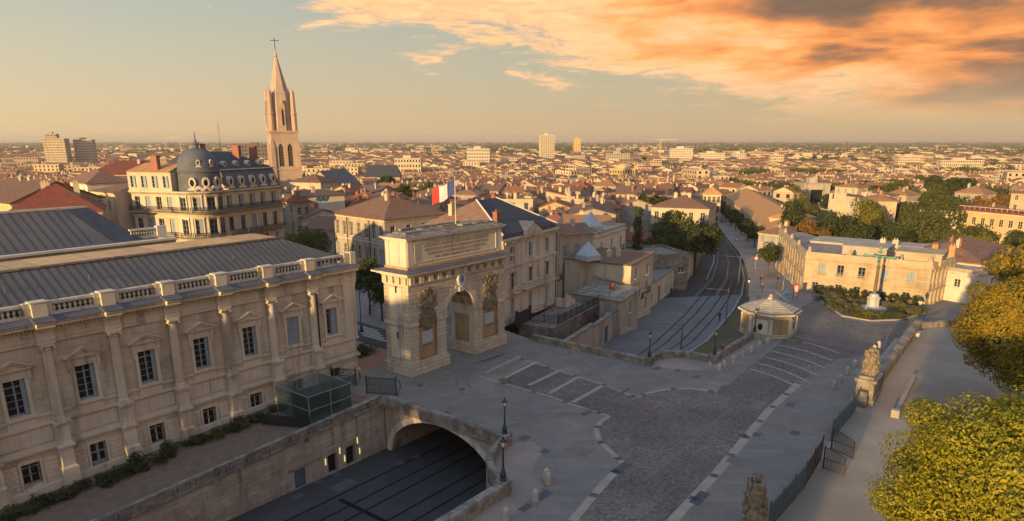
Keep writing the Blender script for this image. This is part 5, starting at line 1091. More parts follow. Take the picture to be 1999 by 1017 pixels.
# ------------------------------------------------------------------ pale mansion on the square
F0, F1 = G(1567, 567), G(1807, 596); FB = G(1852, 581); FS = G(1514, 523, -2.2)
KS = K['stone']; K['stone'] = mat('golden_mansion_stone', (.46, .375, .265), (.385, .31, .215), .4, bump=.25, streak=(GRIME, .7, .45), brick=(1.4, .5, .008))
mn = building('square_mansion', 'pale two-storey mansion with flat roofs and balustraded parapet facing the square', 'house', F0, F1, 17, -3, 6.3, front=[], wm='stone', roof='flat', rm='stone', chim=0, cornice=False)
W_, a_ = xywall(F0, F1)
for o in list(mn.children): bpy.data.objects.remove(o)
m = MB(); XS = [.145, .30, .475, .655, .86]; hs = []; wn = []
for i, f in enumerate(XS):
    cx = W_ * f; hs.append((cx - .55, cx + .55, 3.2, 5.1)); wn.append((cx, 3.2, 1.1, 1.9, ['shut', 'casement', 'casement', 'shut', 'shut'][i]))
for i, f in enumerate((.10, .30, .455, .63, .84)):
    cx = W_ * f; hs.append((cx - .5, cx + .5, .5, 1.75)); wn.append((cx, .5, 1.0, 1.25, ['casement', 'casement', 'casement', 'shut', 'casement'][i]))
wall_holes(m, W_, -.3, 6.2, hs, .24)
LL = Matrix.Translation(F0).inverted() ; RM = Matrix.Rotation(-a_, 4, 'Z')
def loc_(p): return RM @ (p - Vector((F0.x, F0.y, 0)))
fb, fs_ = loc_(FB), loc_(FS)
m.build('front_wall', K['stone'], mn)
for cx, z0, w, h, s in wn: 
    o = inst('window', window_mesh(w, h, 3, s), mn, (cx, .2, z0))
    m = MB(); m.box(-w / 2 - .16, -w / 2 - .002, -.27, -.202, -.1, h + .15); m.box(w / 2 + .002, w / 2 + .16, -.27, -.202, -.1, h + .15); m.box(-w / 2 - .3, w / 2 + .3, -.36, -.202, h + .15, h + .38); m.build('surround', K['stone'], o)
    if h > 1.5:
        m = MB(); m.box(-.8, .8, -.5, -.202, -.2, -.08); m.box(-.8, .8, -.48, -.38, .42, .5)
        for q in range(7): m.box(-.7 + q * .233 - .04, -.7 + q * .233 + .04, -.46, -.4, -.08, .42)
        m.build('balconette', K['stone'], o)
def side_wall(A, B, h, n, nm, rows):
    W, ang = math.hypot(B[0] - A[0], B[1] - A[1]), math.atan2(B[1] - A[1], B[0] - A[0]); mm = MB(); hh = []
    for z0, h_, w in rows:
        for i in range(n): cx = W * (i + .5) / n; hh.append((cx - w / 2, cx + w / 2, z0, z0 + h_)); p = Vector((A[0], A[1], 0)) + Vector((math.cos(ang), math.sin(ang), 0)) * cx + Vector((-math.sin(ang), math.cos(ang), 0)) * .2; inst('window', window_mesh(w, h_, 3, 'casement' if i % 3 else 'shut'), mn, (p.x, p.y, z0), ang)
    wall_holes(mm, W, -4, h, hh, .24); mm.build(nm, K['stone'], mn, (A[0], A[1], 0), ang)
    for i in range(n + 1):
        mm = MB(); x = W * i / n; mm.box(max(0, x - .25), min(W, x + .25), -.12, -.002, -2, h - .4); mm.build('pilaster', K['stone'], mn, (A[0], A[1], 0), ang)
    mm = MB(); mm.box(0, W, -.3, -.004, h - .35, h + .0); mm.box(0, W, -.12, .3, h + .001, h + .7); mm.box(0, W, -.18, -.003, 2.3, 2.55); mm.build('cornice', K['stone'], mn, (A[0], A[1], 0), ang)
rows_ = [(3.3, 1.9, .95), (.3, 1.7, .95)]
side_wall((fs_.x, fs_.y), (0.0, 0.0), 6.2, 6, 'street_wall', rows_); side_wall((W_, 0.0), (fb.x, fb.y), 6.2, 6, 'lane_wall', rows_)
m = MB(); m.prism([(0.2, .2), (W_ - .2, .2), (fb.x - .2, fb.y), (fb.x - 8, fb.y + 4), (6, 12), (fs_.x + 5, fs_.y + .3), (fs_.x + .3, fs_.y + .2)], 5.4, 6.22); m.build('roof_deck', K['pink'], mn)
m = MB(); m.box(0, W_, -.35, -.003, 5.85, 6.2); m.box(0, W_, -.14, .25, 6.2, 6.95); m.box(0, W_, -.18, -.003, 2.3, 2.58); m.build('cornice', K['stone'], mn)
m = MB(); x = .3
while x < W_: m.box(x, x + .16, -.3, -.004, 5.62, 5.82); x += .42
tag(m.build('dentil_course', K['stone'], mn), kind='stuff')
for f in (.02, .36, .76, .985): m = MB(); m.box(W_ * f - .35, W_ * f + .35, -.2, .3, 6.952, 7.1); m.lathe([(.3, 7.1), (.36, 7.3), (.2, 7.5), (.28, 7.65), (.05, 7.85)], 8, (W_ * f, .05)); m.build('roof_urn', K['stone'], mn)
for t in (.25, .5, .75, 1): m = MB(); m.lathe([(.3, 6.9), (.38, 7.2), (.2, 7.4), (.3, 7.6), (.05, 7.8)], 8, (fs_.x * t, fs_.y * t)); m.build('roof_urn', K['stone'], mn)
m = MB(); m.box(W_ - 5.6, W_ + 1.0, 2.0, 8.5, 6.0, 7.9); m.box(W_ - 5.8, W_ + 1.2, 1.8, 8.7, 7.9, 8.05); m.build('roof_pavilion', K['stone'], mn)
m = MB(); m.box(4.5, 11.5, 5.5, 12, 6.0, 7.7); m.box(4.3, 11.7, 5.3, 12.2, 7.7, 7.85); m.build('roof_pavilion', K['greyrender'], mn)
m = MB(); m.box(-4, 22, 17.0, 26, -4, 6.6); m.box(12, 16, 14, 17.0, -4, 7.4); m.build('rear_block', K['greyrender'], mn)
for x, y in ((9.5, 14), (11.5, 14.2), (W_ - 1, 12), (W_ + 1.5, 12.5)): chimney(mn, x, y, 7.0, (.9, .6, 1.2), 'tileorange' if x > 12 else 'render')
K['stone'] = KS
building('lane_house', 'brown-roofed house in the shaded lane right of the pale mansion', 'house', G(1842, 590, -.5) + Vector((7, 2, 0)), G(1905, 560, -1) + Vector((9, 3, 0)), 14, -4, 5.6, front=[(3.2, 1.6, .9, 4, 'shut'), (0, 1.8, .9, 4)], left=[(3.2, 1.6, .9, 4), (.2, 1.6, .9, 4)], wm='greyrender', roof='hip', rise=2.4, rm='tile', chim=3)
building('grey_lane_house', 'low white house with flat terrace roof beside the clipped golden tree', 'house', at(1900, 520, 108), at(2010, 508, 118), 12, -4, 5.0, front=[(2.0, 1.6, 1.0, 4)], left=[(2.4, 1.4, 1, 3)], wm='whitewall', roof='flat', rm='greyrender', chim=2)

# ------------------------------------------------------------------ long yellow barracks
bk = building('yellow_barracks', 'long yellow building with a row of narrow windows and rail-edged roof terrace', 'building', at(1756, 399, 236), at(2200, 452, 176), 12, -8, 4.6, front=[(.6, 2.2, 1.2, 24, 'casement'), (-4.4, 2.0, 1.2, 24, 'casement')], wm='yellowrender', roof='flat', rm='tilered', chim=0, cornice=True)
W_, a_ = xywall(at(1756, 399, 236), at(2200, 452, 176)); m = MB(); m.box(0, W_, -.02, .06, 5.9, 6.0); x = 0
while x < W_: m.box(x, x + .08, -.02, .06, 5.15, 5.9); x += 1.6
m.build('terrace_rail', K['white'], bk)
for i in range(12): m = MB(); m.box(W_ * i / 12 - .15, W_ * i / 12 + .15, -.14, -.003, -8, 4.1); m.build('buttress_strip', K['yellowrender'], bk)

# ------------------------------------------------------------------ domed corner building
db = thing('domed_building', 'grand corner apartment block with slate dome, mansard roof and iron balconies', 'building', at(432, 372, 120).xy.to_3d(), R(90 - 23))
ZC = 17.2                                                 # main cornice; x runs along the right-hand front
LF = 14.6; RD = 4.6
def col_front(root, x0, x1, n, ang, ox, oy, oval=True, flip=False):
    pass
m = MB(); hs = []; ws = []
for r, (z0, h, sty) in enumerate(((14.1, 2.2, 'half'), (10.0, 2.6, 'casement'), (6.2, 2.5, 'casement'), (2.2, 2.6, 'casement'))):
    for i in range(5): cx = 1.6 + i * 2.75; hs.append((cx - .6, cx + .6, z0, z0 + h)); ws.append((cx, z0, 1.2, h, sty if (i + r) % 3 else ('shut' if r else 'half')))
wall_holes(m, LF, -2, ZC, hs, .28); m.quad((LF, 0, -2), (LF, 16, -2), (LF, 16, ZC), (LF, 0, ZC)); m.quad((LF, 16, -2), (-8, 16, -2), (-8, 16, ZC), (LF, 16, ZC)); m.build('front_wall', K['render'], db)
for cx, z0, w, h, s in ws: 
    o = inst('window', window_mesh(w, h, 3, s), db, (cx, .24, z0)); mm = MB(); mm.box(-.8, -.602, -.3, -.242, -.05, h + .2); mm.box(.602, .8, -.3, -.242, -.05, h + .2); mm.box(-.9, .9, -.36, -.242, h + .2, h + .42); mm.build('surround', K['stone'], o)
# rounded corner: part cylinder with its own openings
RC = 4.1; cc = (-1.0, RC)                                  # centre
def cyl_pt(a, r=RC): return (cc[0] + r * math.cos(a), cc[1] + r * math.sin(a))
A0, A1 = R(-72), R(-205); ns = 30; m = MB()
for i in range(ns):
    a, b = A0 + (A1 - A0) * i / ns, A0 + (A1 - A0) * (i + 1) / ns; p, q = cyl_pt(a), cyl_pt(b); m.quad((*q, -2), (*p, -2), (*p, ZC), (*q, ZC))
m.build('corner_wall', K['render'], db)
for z0, h in ((14.1, 2.2), (10.0, 2.6), (6.2, 2.5), (2.2, 2.6)):
    for k, aa in enumerate((-84, -108, -140, -172)):
        a = R(aa); p = cyl_pt(a, RC + .03); w = 1.2 if k != 1 else 1.6
        o = inst('window', window_mesh(w, h, 3, 'casement' if k != 2 else 'half'), db, (*p, z0), a + R(90)); mm = MB(); mm.box(-w / 2 - .2, -w / 2 - .002, -.16, .1, -.05, h + .2); mm.box(w / 2 + .002, w / 2 + .2, -.16, .1, -.05, h + .2); mm.box(-w / 2 - .3, w / 2 + .3, -.2, .1, h + .2, h + .42); mm.build('surround', K['stone'], o)
    for aa in (-96, -122, -156): p = cyl_pt(R(aa), RC + .06); mm = MB(); mm.box(-.22, .22, -.1, .08, z0 - .6, z0 + h + .5); mm.build('pilaster', K['stone'], db, (*p, 0), R(aa) + R(90))
# left return front, sunlit
pl = cyl_pt(A1); lw = 9.0; la = A1 + R(90) + R(180)
LA = math.atan2(pl[1] - (pl[1] + lw * math.sin(R(78))), 0) ; e0 = (pl[0] - lw * .12, pl[1] + lw * .99); lang = math.atan2(pl[1] - e0[1], pl[0] - e0[0])
m = MB(); hs = []; 
for z0, h in ((14.1, 2.2), (10.0, 2.6), (6.2, 2.5)):
    for i in range(4): cx = lw * (i + .5) / 4; hs.append((cx - .55, cx + .55, z0, z0 + h)); d_ = Vector((math.cos(lang), math.sin(lang), 0)); nn = Vector((-d_.y, d_.x, 0)); p = Vector((*e0, 0)) + d_ * cx + nn * .2; inst('window', window_mesh(1.1, h, 3, 'shut' if i % 2 else 'casement'), db, (p.x, p.y, z0), lang)
wall_holes(m, lw, -2, ZC, hs, .24); m.build('side_wall', K['render'], db, (*e0, 0), lang)
# continuous cornices and balconies around the three fronts
path = [(e0[0], e0[1])] + [cyl_pt(A1 + (A0 - A1) * i / 20) for i in range(21)] + [(LF, 0)]
def offset_path(pts, d):
    out = []
    for i, p in enumerate(pts):
        a = Vector(pts[max(i - 1, 0)]); b = Vector(pts[min(i + 1, len(pts) - 1)]); t = (b - a).normalized(); out.append((p[0] + t.y * d, p[1] - t.x * d))
    return out
def sweep(name, prof, mt, pts=path, parent=db):
    m = MB()
    lines = [[(x, y, z) for x, y in offset_path(pts, d)] for d, z in prof]; n = len(pts)
    for a, b in zip(lines, lines[1:] + lines[:1]):
        for i in range(n - 1): m.quad(a[i], a[i + 1], b[i + 1], b[i])
    m.quad(*[l[0] for l in lines]); m.quad(*[l[-1] for l in lines][::-1]); return m.build(name, K[mt], parent)
sweep('main_cornice', [(-.02, ZC - .5), (.25, ZC - .4), (.6, ZC - .12), (.65, ZC + .1), (-.02, ZC + .12)], 'stone')
for z in (13.2, 5.2): sweep('band_course', [(-.02, z - .3), (.14, z - .3), (.2, z), (-.02, z)], 'stone')
sweep('balcony_slab', [(-.02, 13.55), (.75, 13.6), (1.0, 13.78), (-.02, 13.8)], 'stone'); sweep('balcony_slab', [(-.02, 9.3), (.7, 9.35), (.95, 9.5), (-.02, 9.52)], 'stone'); sweep('balcony_slab', [(-.02, 5.5), (.5, 5.55), (.7, 5.68), (-.02, 5.7)], 'stone')
def iron_run(pts, z, h=.9):
    m = MB(); op_ = offset_path(pts, .9)
    for a, b in zip(op_[:-1], op_[1:]):
        a, b = Vector(a), Vector(b); n = max(1, int((b - a).length / .22))
        for i in range(n): p = a + (b - a) * i / n; m.box(p.x - .03, p.x + .03, p.y - .03, p.y + .03, z, z + h)
        d = (b - a).normalized(); nn = Vector((-d.y, d.x)) * .035
        for zz in (z + .1, z + h * .55, z + h): m.hexa([(*(a - nn), zz - .03), (*(b - nn), zz - .03), (*(b + nn), zz - .03), (*(a + nn), zz - .03)], [(*(a - nn), zz + .03), (*(b - nn), zz + .03), (*(b + nn), zz + .03), (*(a + nn), zz + .03)])
    m.build('balcony_railing', K['iron'], db)
iron_run(path, 13.8); iron_run(path[:1] + path[1:5], 9.52); iron_run(path[5:20], 9.52); iron_run([(.6, 0), (4.4, 0)], 9.52); iron_run([(4.7, 0), (14.4, 0)], 9.52); iron_run(path, 5.7)
# mansard over the right front, oval dormers, steep upper roof
m = MB(); ztop = ZC + 3.4; m.quad((1.6, -.1, ZC + .1), (LF + .1, -.1, ZC + .1), (LF - .5, 1.0, ztop), (1.2, 1.0, ztop)); m.quad((LF + .1, -.1, ZC + .1), (LF + .1, 16, ZC + .1), (LF - .5, 15, ztop), (LF - .5, 1.0, ztop)); m.build('mansard', K['slate'] if False else K['lead'], db)
m = MB(); zr = ztop + 3.0; m.quad((.5, .85, ztop + .05), (LF - .3, .85, ztop + .05), (LF - 5, 6.8, zr), (.5, 6.8, zr)); m.quad((LF - .3, .85, ztop + .05), (LF - .3, 15, ztop + .05), (LF - 5, 8.5, zr), (LF - 5, 6.8, zr)); m.quad((LF - .3, 15, ztop), (.5, 15, ztop), (.5, 8.5, zr), (LF - 5, 8.5, zr)); m.quad((.5, 15, ztop), (.5, .85, ztop), (.5, 6.8, zr), (.5, 8.5, zr)); m.quad((.5, 6.8, zr), (LF - 5, 6.8, zr), (LF - 5, 8.5, zr), (.5, 8.5, zr)); m.build('upper_roof', K['slate'], db)
sweep('mansard_cornice', [(0, ztop - .1), (.2, ztop), (.2, ztop + .12), (0, ztop + .14)], 'stone', [(1.0, .9), (LF - .4, .9)])
OV = MB()
for r0, r1, y, mi in ((.95, .55, -.5, 0),):
    n = 16; ring = [(math.cos(2 * math.pi * i / n), math.sin(2 * math.pi * i / n)) for i in range(n)]
    OV.add([(c * .62, -.5, 1.25 + s * .95) for c, s in ring] + [(c * .38, -.5, 1.2 + s * .62) for c, s in ring] + [(c * .62, 1.2, 1.25 + s * .95) for c, s in ring] + [(c * .38, -.3, 1.2 + s * .62) for c, s in ring], [(i, (i + 1) % n, n + (i + 1) % n, n + i) for i in range(n)] + [((i + 1) % n, i, 2 * n + i, 2 * n + (i + 1) % n) for i in range(n)] + [(n + i, n + (i + 1) % n, 3 * n + (i + 1) % n, 3 * n + i) for i in range(n)])
OV.box(-.8, .8, -.55, .6, -.05, .3); OV.mi = 1; OV.add([(c * .38, -.3, 1.2 + s * .62) for c, s in ring], [tuple(range(n))]); OVM = OV.mesh('oval_dormer', [K['stone'], K['glass']])
for i in range(5): inst('oval_dormer', OVM, db, (2.3 + i * 2.65, .3, ZC + .35), 0, .92)
for i in range(4): inst('oval_dormer', OVM, db, (3.2 + i * 2.9, 2.0, ztop + .3), 0, .55)
# dome
RDm = 3.35; dc = (cc[0] - .1, cc[1] - .55); dome_prof = [(RDm + .1, ZC + .1), (RDm, ZC + 3.1)]; m = MB(); m.lathe(dome_prof, 36, dc, cap=False); m.build('drum', K['lead'], db)
m = MB(); m.lathe([(RDm, ZC + 3.1), (RDm + .15, ZC + 3.3), (RDm, ZC + 3.4)] + [(RDm * math.cos(t) ** .7, ZC + 3.4 + 3.7 * math.sin(t)) for t in [i * R(82) / 12 for i in range(13)]], 36, dc); dm = m.build('dome', K['lead'], db, smooth=True)
m = MB(); m.lathe([(.8, ZC + 6.9), (.9, ZC + 7.05), (.5, ZC + 7.15), (.45, ZC + 7.7), (.65, ZC + 7.8), (.3, ZC + 8.1), (.12, ZC + 8.6), (.05, ZC + 9.8)], 12, dc); m.build('dome_finial', K['lead'], dm)
for aa in (-84, -118, -152): p = (dc[0] + (RDm - .1) * math.cos(R(aa)), dc[1] + (RDm - .1) * math.sin(R(aa))); inst('oval_dormer', OVM, db, (*p, ZC + .35), R(aa) + R(90), .95)
for aa in (-92, -132): p = (dc[0] + (RDm - .35) * math.cos(R(aa)), dc[1] + (RDm - .35) * math.sin(R(aa))); inst('oval_dormer', OVM, db, (*p, ZC + 4.1), R(aa) + R(90), .55)
m = MB(); rg = random.Random(5)
for i in range(22): a = R(-75 - 65 * i / 21); p = cyl_pt(a, RC + .2); m.ball((*p, ZC + .35 + .35 * abs(math.sin(i * .6))), .3, .3, .35, 6, 4)
m.build('carved_garland', K['stone'], db)
m = MB(); q = [(e0[0] - .3, e0[1]), (pl[0] - .3, pl[1]), (pl[0] + 6, pl[1] + 1), (e0[0] + 8, e0[1])]; m.hexa([(*p, ZC + .1) for p in q], [(*p, ZC + 3.2) for p in q]); m.build('side_attic', K['render'], db)
for i in range(4): cx = lw * (i + .5) / 4; p = Vector((*e0, 0)) + d_ * cx - nn * .36 + Vector((-.0, 0, 0)); inst('window', window_mesh(1.1, 2.0, 3, 'half'), db, (p.x, p.y, ZC + .6), lang)
m = MB(); m.quad((q[0][0] - .4, q[0][1], ZC + 3.25), (q[1][0] - .4, q[1][1], ZC + 3.25), (q[1][0] + 4, q[1][1] + 1, ZC + 4.6), (q[0][0] + 4, q[0][1], ZC + 4.6)); m.build('side_roof', K['tileorange'], db)
for x, y, z, h in ((.4, 4.0, ztop + 2.5, 1.8), (9.6, 5, ztop + 2.6, 1.4), (13.2, 4.5, ztop + 1.6, 2.2), (-4.5, 9.5, ztop + .6, 1.8)): chimney(db, x, y, z, (1.5, .7, h), 'brickred', R(90))
# neighbours left of it
building('sunlit_low_block', 'sunlit yellow low block with brown roof left of the domed building', 'building', at(178, 369, 150), at(290, 391, 134), 22, -2, 15.2, front=[(11.0, 2.4, 1.2, 8, ['casement', 'shut']), (6.6, 2.6, 1.2, 8)], right=[(11.2, 2.2, 1.1, 3)], wm='yellowrender', roof='hip', rise=3.2, rm='tile', chim=6)
building('slate_long_house', 'long dark slate-walled building with dark red roof behind the low sunlit block', 'building', at(165, 338, 215), at(335, 330, 222), 16, -8, 15.4, front=[(10.5, 2.6, 1.2, 9)], left=[(10.5, 2.4, 1.2, 3)], wm='zinc', roof='hip', rise=4.0, rm='tilered', chim=4)
building('pale_gable_house', 'sunlit pale house end joined to the slate building', 'house', at(128, 345, 190), at(168, 350, 178), 10, -6, 15.0, front=[(11, 2.6, 1.3, 3)], right=[(11, 2.6, 1.3, 2)], wm='whitewall', roof='hip', rise=3, rm='tile', chim=1)
building('steep_red_house', 'house with steep red roofs and brick chimneys beyond the courthouse wing', 'house', at(8, 410, 106), at(196, 402, 112), 12, -4, 14.6, front=[(10, 2.4, 1.1, 5)], wm='render', roof='hip', rise=4.2, rm='tilered', chim=4)
building('yellow_edge_house', 'yellow house with brown roof at the picture edge beside the steep red house', 'house', at(-60, 388, 122), at(22, 398, 112), 14, -4, 15.8, front=[(11, 2.4, 1.1, 4)], right=[(11, 2.4, 1.1, 3)], wm='yellowrender', roof='gable', rise=3.2, rm='tile', chim=2)
building('terrace_block_left', 'pale block with balustraded roof terrace between the red roofs and sunlit block', 'building', at(118, 392, 132), at(186, 386, 136), 12, -4, 14.4, front=[(10.5, 2.3, 1.1, 4)], wm='whitewall', roof='flat', rm='whitewall', chim=2)
# houses between dome and corner house
building('shaded_alley_house', 'narrow grey house in the shaded alley right of the domed building', 'house', at(545, 368, 156), at(574, 373, 151), 3.6, -4, 12.6, front=[(10, 1.8, .9, 2), (6, 2, .9, 2), (2, 2, .9, 2)], right=[(9.6, 1.8, .9, 2), (5.6, 1.8, .9, 2)], wm='greyrender', roof='hip', rise=1.4, rm='tilered', chim=2)
gh = building('graffiti_house', 'white-walled house whose blank wall carries blue and grey graffiti', 'house', at(590, 386, 163), at(672, 376, 170), 10, -4, 12.9, wm='whitewall', roof='shed', rise=.8, rm='tile', chim=1, cornice=False)
m = MB(); rg = random.Random(3)
for i in range(9): m.T = Matrix.Translation((3.8 + i * .32, -.02, 12.0 + .22 * math.sin(i * 1.7))) @ Matrix.Rotation(rg.uniform(-.4, .4), 4, 'Y'); m.add([(.42 * math.cos(2 * math.pi * k / 9), -.001 * i, .42 * math.sin(2 * math.pi * k / 9) * rg.uniform(.8, 1.2)) for k in range(9)], [tuple(range(9))])
m.build('blue_graffiti', mat('blue_spray_paint', (.01, .16, .34), (.02, .10, .22), 3), gh)
m = MB()
for i in range(9): x = .5 + i * .33; m.box(x, x + .24, -.02, -.005, 11.1, 11.3 + .4 * rg.random()); m.box(x, x + .08, -.021, -.006, 11.3, 11.85)
m.build('grey_graffiti', mat('grey_spray_paint', (.22, .24, .27), (.17, .19, .22), 3), gh)
building('wide_roof_house', 'cream house with broad shallow brown gable roof left of the corner house', 'house', at(596, 424, 150), at(668, 412, 156), 9, -4, 9.4, front=[(6.4, 1.8, 1, 3), (2, 1.8, 1, 3)], wm='whitewall', roof='gablex', rise=1.6, rm='tile', chim=1)
building('lean_roof_house', 'low house with lean-to tile roof against the corner house', 'house', at(588, 446, 142), at(650, 432, 141), 9, -4, 7.8, front=[(3.6, 2.2, 1, 4, ['casement', 'shut'])], wm='greyrender', roof='shed', rise=1.8, rm='tile', chim=0)

# ------------------------------------------------------------------ gothic church tower
YT = 285; tc = at(557, 330, YT); HW = 5.1
ct = thing('church_tower', 'tall pink-beige gothic church tower with belfry, pinnacles and stone spire topped by a cross', 'church', (tc.x, tc.y, 0), R(26))
K['churchstone'] = mat('rosy_church_stone', (.42, .325, .265), (.35, .265, .215), .3, bump=.15, streak=(GRIME, .3, .3))
zl = at(557, 258, YT).z; zs = at(550, 176, YT).z; ztip = at(547, 97, YT).z; zcross = at(547, 74, YT).z
m = MB(); hs = []
for s in (-1, 1): hs.append((HW + s * 1.75 - .95, HW + s * 1.75 + .95, zl - 13.2, zl - 4.4))
for k in range(4):
    m.T = Matrix.Rotation(R(90) * k, 4, 'Z') @ Matrix.Translation((-HW, -HW, 0)); wall_holes(m, 2 * HW, -16, zl, hs, .6)
m.T = None; m.quad((-HW, -HW, zl), (HW, -HW, zl), (HW, HW, zl), (-HW, HW, zl)); m.build('belfry', K['churchstone'], ct)
for k in range(4):
    T = Matrix.Rotation(R(90) * k, 4, 'Z')
    for s in (-1, 1):
        m = MB(); m.T = T; x = s * 1.75; n = 8; zsr = zl - 4.4 - 1.6
        for i in range(n):                                     # pointed head
            t0, t1 = i / n, (i + 1) / n; f = lambda t: (x - .95 + 1.9 * t, zsr + 1.6 * (1 - abs(2 * t - 1) ** 1.7))
            p, q = f(t0), f(t1); m.quad((p[0], -HW + .02, p[1]), (q[0], -HW + .02, q[1]), (q[0], -HW + .02, zl - 4.4), (p[0], -HW + .02, zl - 4.4))
        m.build('lancet_head', K['churchstone'], ct)
        m = MB(); m.T = T; m.box(x - .94, x + .94, -HW + .5, -HW + .55, zl - 13.2, zl - 4.41); m.mi = 1
        for i in range(14): m.box(x - .93, x + .93, -HW + .25, -HW + .45, zl - 13 + i * .6, zl - 12.75 + i * .6)
        m.build('louvred_lancet', [K['dark'], K['zinc']], ct)
    m = MB(); m.T = T; m.box(-HW - .5, -HW + 1.1, -HW - .5, -HW + 1.1, -16, zl - 6); m.hexa([(-HW - .5, -HW - .5, zl - 6), (-HW + 1.1, -HW - .5, zl - 6), (-HW + 1.1, -HW + 1.1, zl - 6), (-HW - .5, -HW + 1.1, zl - 6)], [(-HW - .1, -HW - .1, zl - 3), (-HW + .7, -HW - .1, zl - 3), (-HW + .7, -HW + .7, zl - 3), (-HW - .1, -HW + .7, zl - 3)]); m.build('buttress', K['churchstone'], ct)
m = MB(); m.box(-HW - .7, HW + .7, -HW - .7, HW + .7, zl, zl + .5); m.box(-HW - .35, HW + .35, -HW - .35, HW + .35, zl - .6, zl); m.box(-HW - .3, HW + .3, -HW - .3, HW + .3, zl - 14.6, zl - 14.0); m.build('belfry_cornice', K['churchstone'], ct)
n8 = 8
def oct_prof(mb, pr): mb.T = Matrix.Rotation(R(22.5), 4, 'Z'); mb.lathe(pr, 8); mb.T = None
m = MB(); oct_prof(m, [(5.4, zl + .5), (5.1, zl + 8.5), (4.5, zs - 1.2), (3.5, zs)]); m.build('octagon_stage', K['churchstone'], ct)
m = MB(); oct_prof(m, [(3.55, zs - .05), (.45, ztip - 2.6), (.75, ztip - 2.2), (.5, ztip - 1.6), (.25, ztip)]); m.build('spire', K['churchstone'], ct)
m = MB(); m.tube([(0, 0, ztip - .3), (0, 0, zcross)], .13, 6); zc2 = at(547, 79, YT).z; m.box(-1.6, 1.6, -.09, .09, zc2 - .11, zc2 + .11); m.build('cross', K['iron'], ct)
for k in range(4):
    T = Matrix.Rotation(R(90) * k, 4, 'Z')
    m = MB(); m.T = T @ Matrix.Translation((-HW + .8, -HW + .8, 0)); m.lathe([(1.1, zl + .5), (1.05, zl + 6.5), (1.3, zl + 6.9), (1.0, zl + 7.4), (.8, zs - .6), (.25, zs - .4), (.10, zs + 1.0)], 8); m.build('pinnacle', K['churchstone'], ct)
    m = MB(); m.T = T; m.box(-.9, .9, -5.6, -4.6, zl + .5, zl + 9.0); m.add([(-1.2, -5.7, zl + 9.0), (1.2, -5.7, zl + 9.0), (0, -5.7, zl + 12.0), (-1.2, -3.6, zl + 9.0), (1.2, -3.6, zl + 9.0), (0, -3.6, zl + 12.0)], [(0, 1, 2), (0, 3, 4, 1), (1, 4, 5, 2), (2, 5, 3, 0)]); m.build('gabled_lucarne', K['churchstone'], ct)
    m = MB(); m.T = T; m.box(-.35, .35, -5.66, -5.61, zl + 2.5, zl + 8.5); m.build('slit_opening', K['dark'], ct)
cn = thing('church_nave', 'church nave with grey-blue slate roof behind the tower', 'church', (tc.x, tc.y, 0), R(-6))
m = MB(); m.box(HW + .1, HW + 16, 3, 34, -16, 6); m.build('wall', K['churchstone'], cn)
m = MB(); m.quad((HW - .3, 2.6, 5.6), (HW + 8, 2.6, 13.5), (HW + 8, 34, 13.5), (HW - .3, 34, 5.6)); m.quad((HW + 8, 2.6, 13.5), (HW + 16.3, 2.6, 5.6), (HW + 16.3, 34, 5.6), (HW + 8, 34, 13.5)); m.build('roof', K['lead'], cn)
m = MB(); m.quad((HW + .1, 3, 6), (HW + 15.9, 3, 6), (HW + 8, 3, 13.3)); m.build('gable', K['churchstone'], cn)
m = MB(); m.lathe([(1.5, -5), (1.4, 9), (.15, 13.5)], 8, (HW + 2.2, 1.2)); m.build('stair_turret', K['churchstone'], cn)
building('nave_neighbour', 'small cream house with brown roof at the foot of the church tower', 'house', at(566, 349, 262), at(625, 347, 258), 12, -10, 10.6, front=[(7.6, 1.6, 1.2, 2)], left=[(7.6, 1.6, 1.2, 2)], wm='render', roof='hip', rise=2.6, rm='tile', chim=1)
# small gothic chapel further off
gc = thing('gothic_chapel', 'distant gothic chapel with dark slate roof and flying buttresses', 'church', at(712, 345, 420).xy.to_3d(), R(4))
m = MB(); m.box(0, 21, 0, 11, -16, 4.2); m.build('wall', K['churchstone'], gc)
m = MB(); m.quad((-.4, -.4, 4.2), (21.4, -.4, 4.2), (19, 5.5, 11.2), (2, 5.5, 11.2)); m.quad((21.4, -.4, 4.2), (21.4, 11.4, 4.2), (19, 5.5, 11.2)); m.quad((-.4, 11.4, 4.2), (-.4, -.4, 4.2), (2, 5.5, 11.2)); m.quad((21.4, 11.4, 4.2), (-.4, 11.4, 4.2), (2, 5.5, 11.2), (19, 5.5, 11.2)); m.build('roof', K['slate'], gc)
for i in range(6): m = MB(); x = 1 + i * 3.7; m.box(x - .4, x + .4, -2.6, -1.8, -16, 1.5); m.hexa([(x - .3, -2.6, .3), (x + .3, -2.6, .3), (x + .3, 0, 2.2), (x - .3, 0, 2.2)], [(x - .3, -2.6, 1.0), (x + .3, -2.6, 1.0), (x + .3, 0, 3.1), (x - .3, 0, 3.1)]); m.lathe([(.4, 1.5), (.3, 2.2), (.05, 4)], 6, (x, -2.2)); m.build('flying_buttress', K['churchstone'], gc)
for i in range(5): m = MB(); x = 2.85 + i * 3.7; m.box(x - .7, x + .7, -.06, -.01, -4, 2.6); m.build('lancet_window', K['dark'], gc)
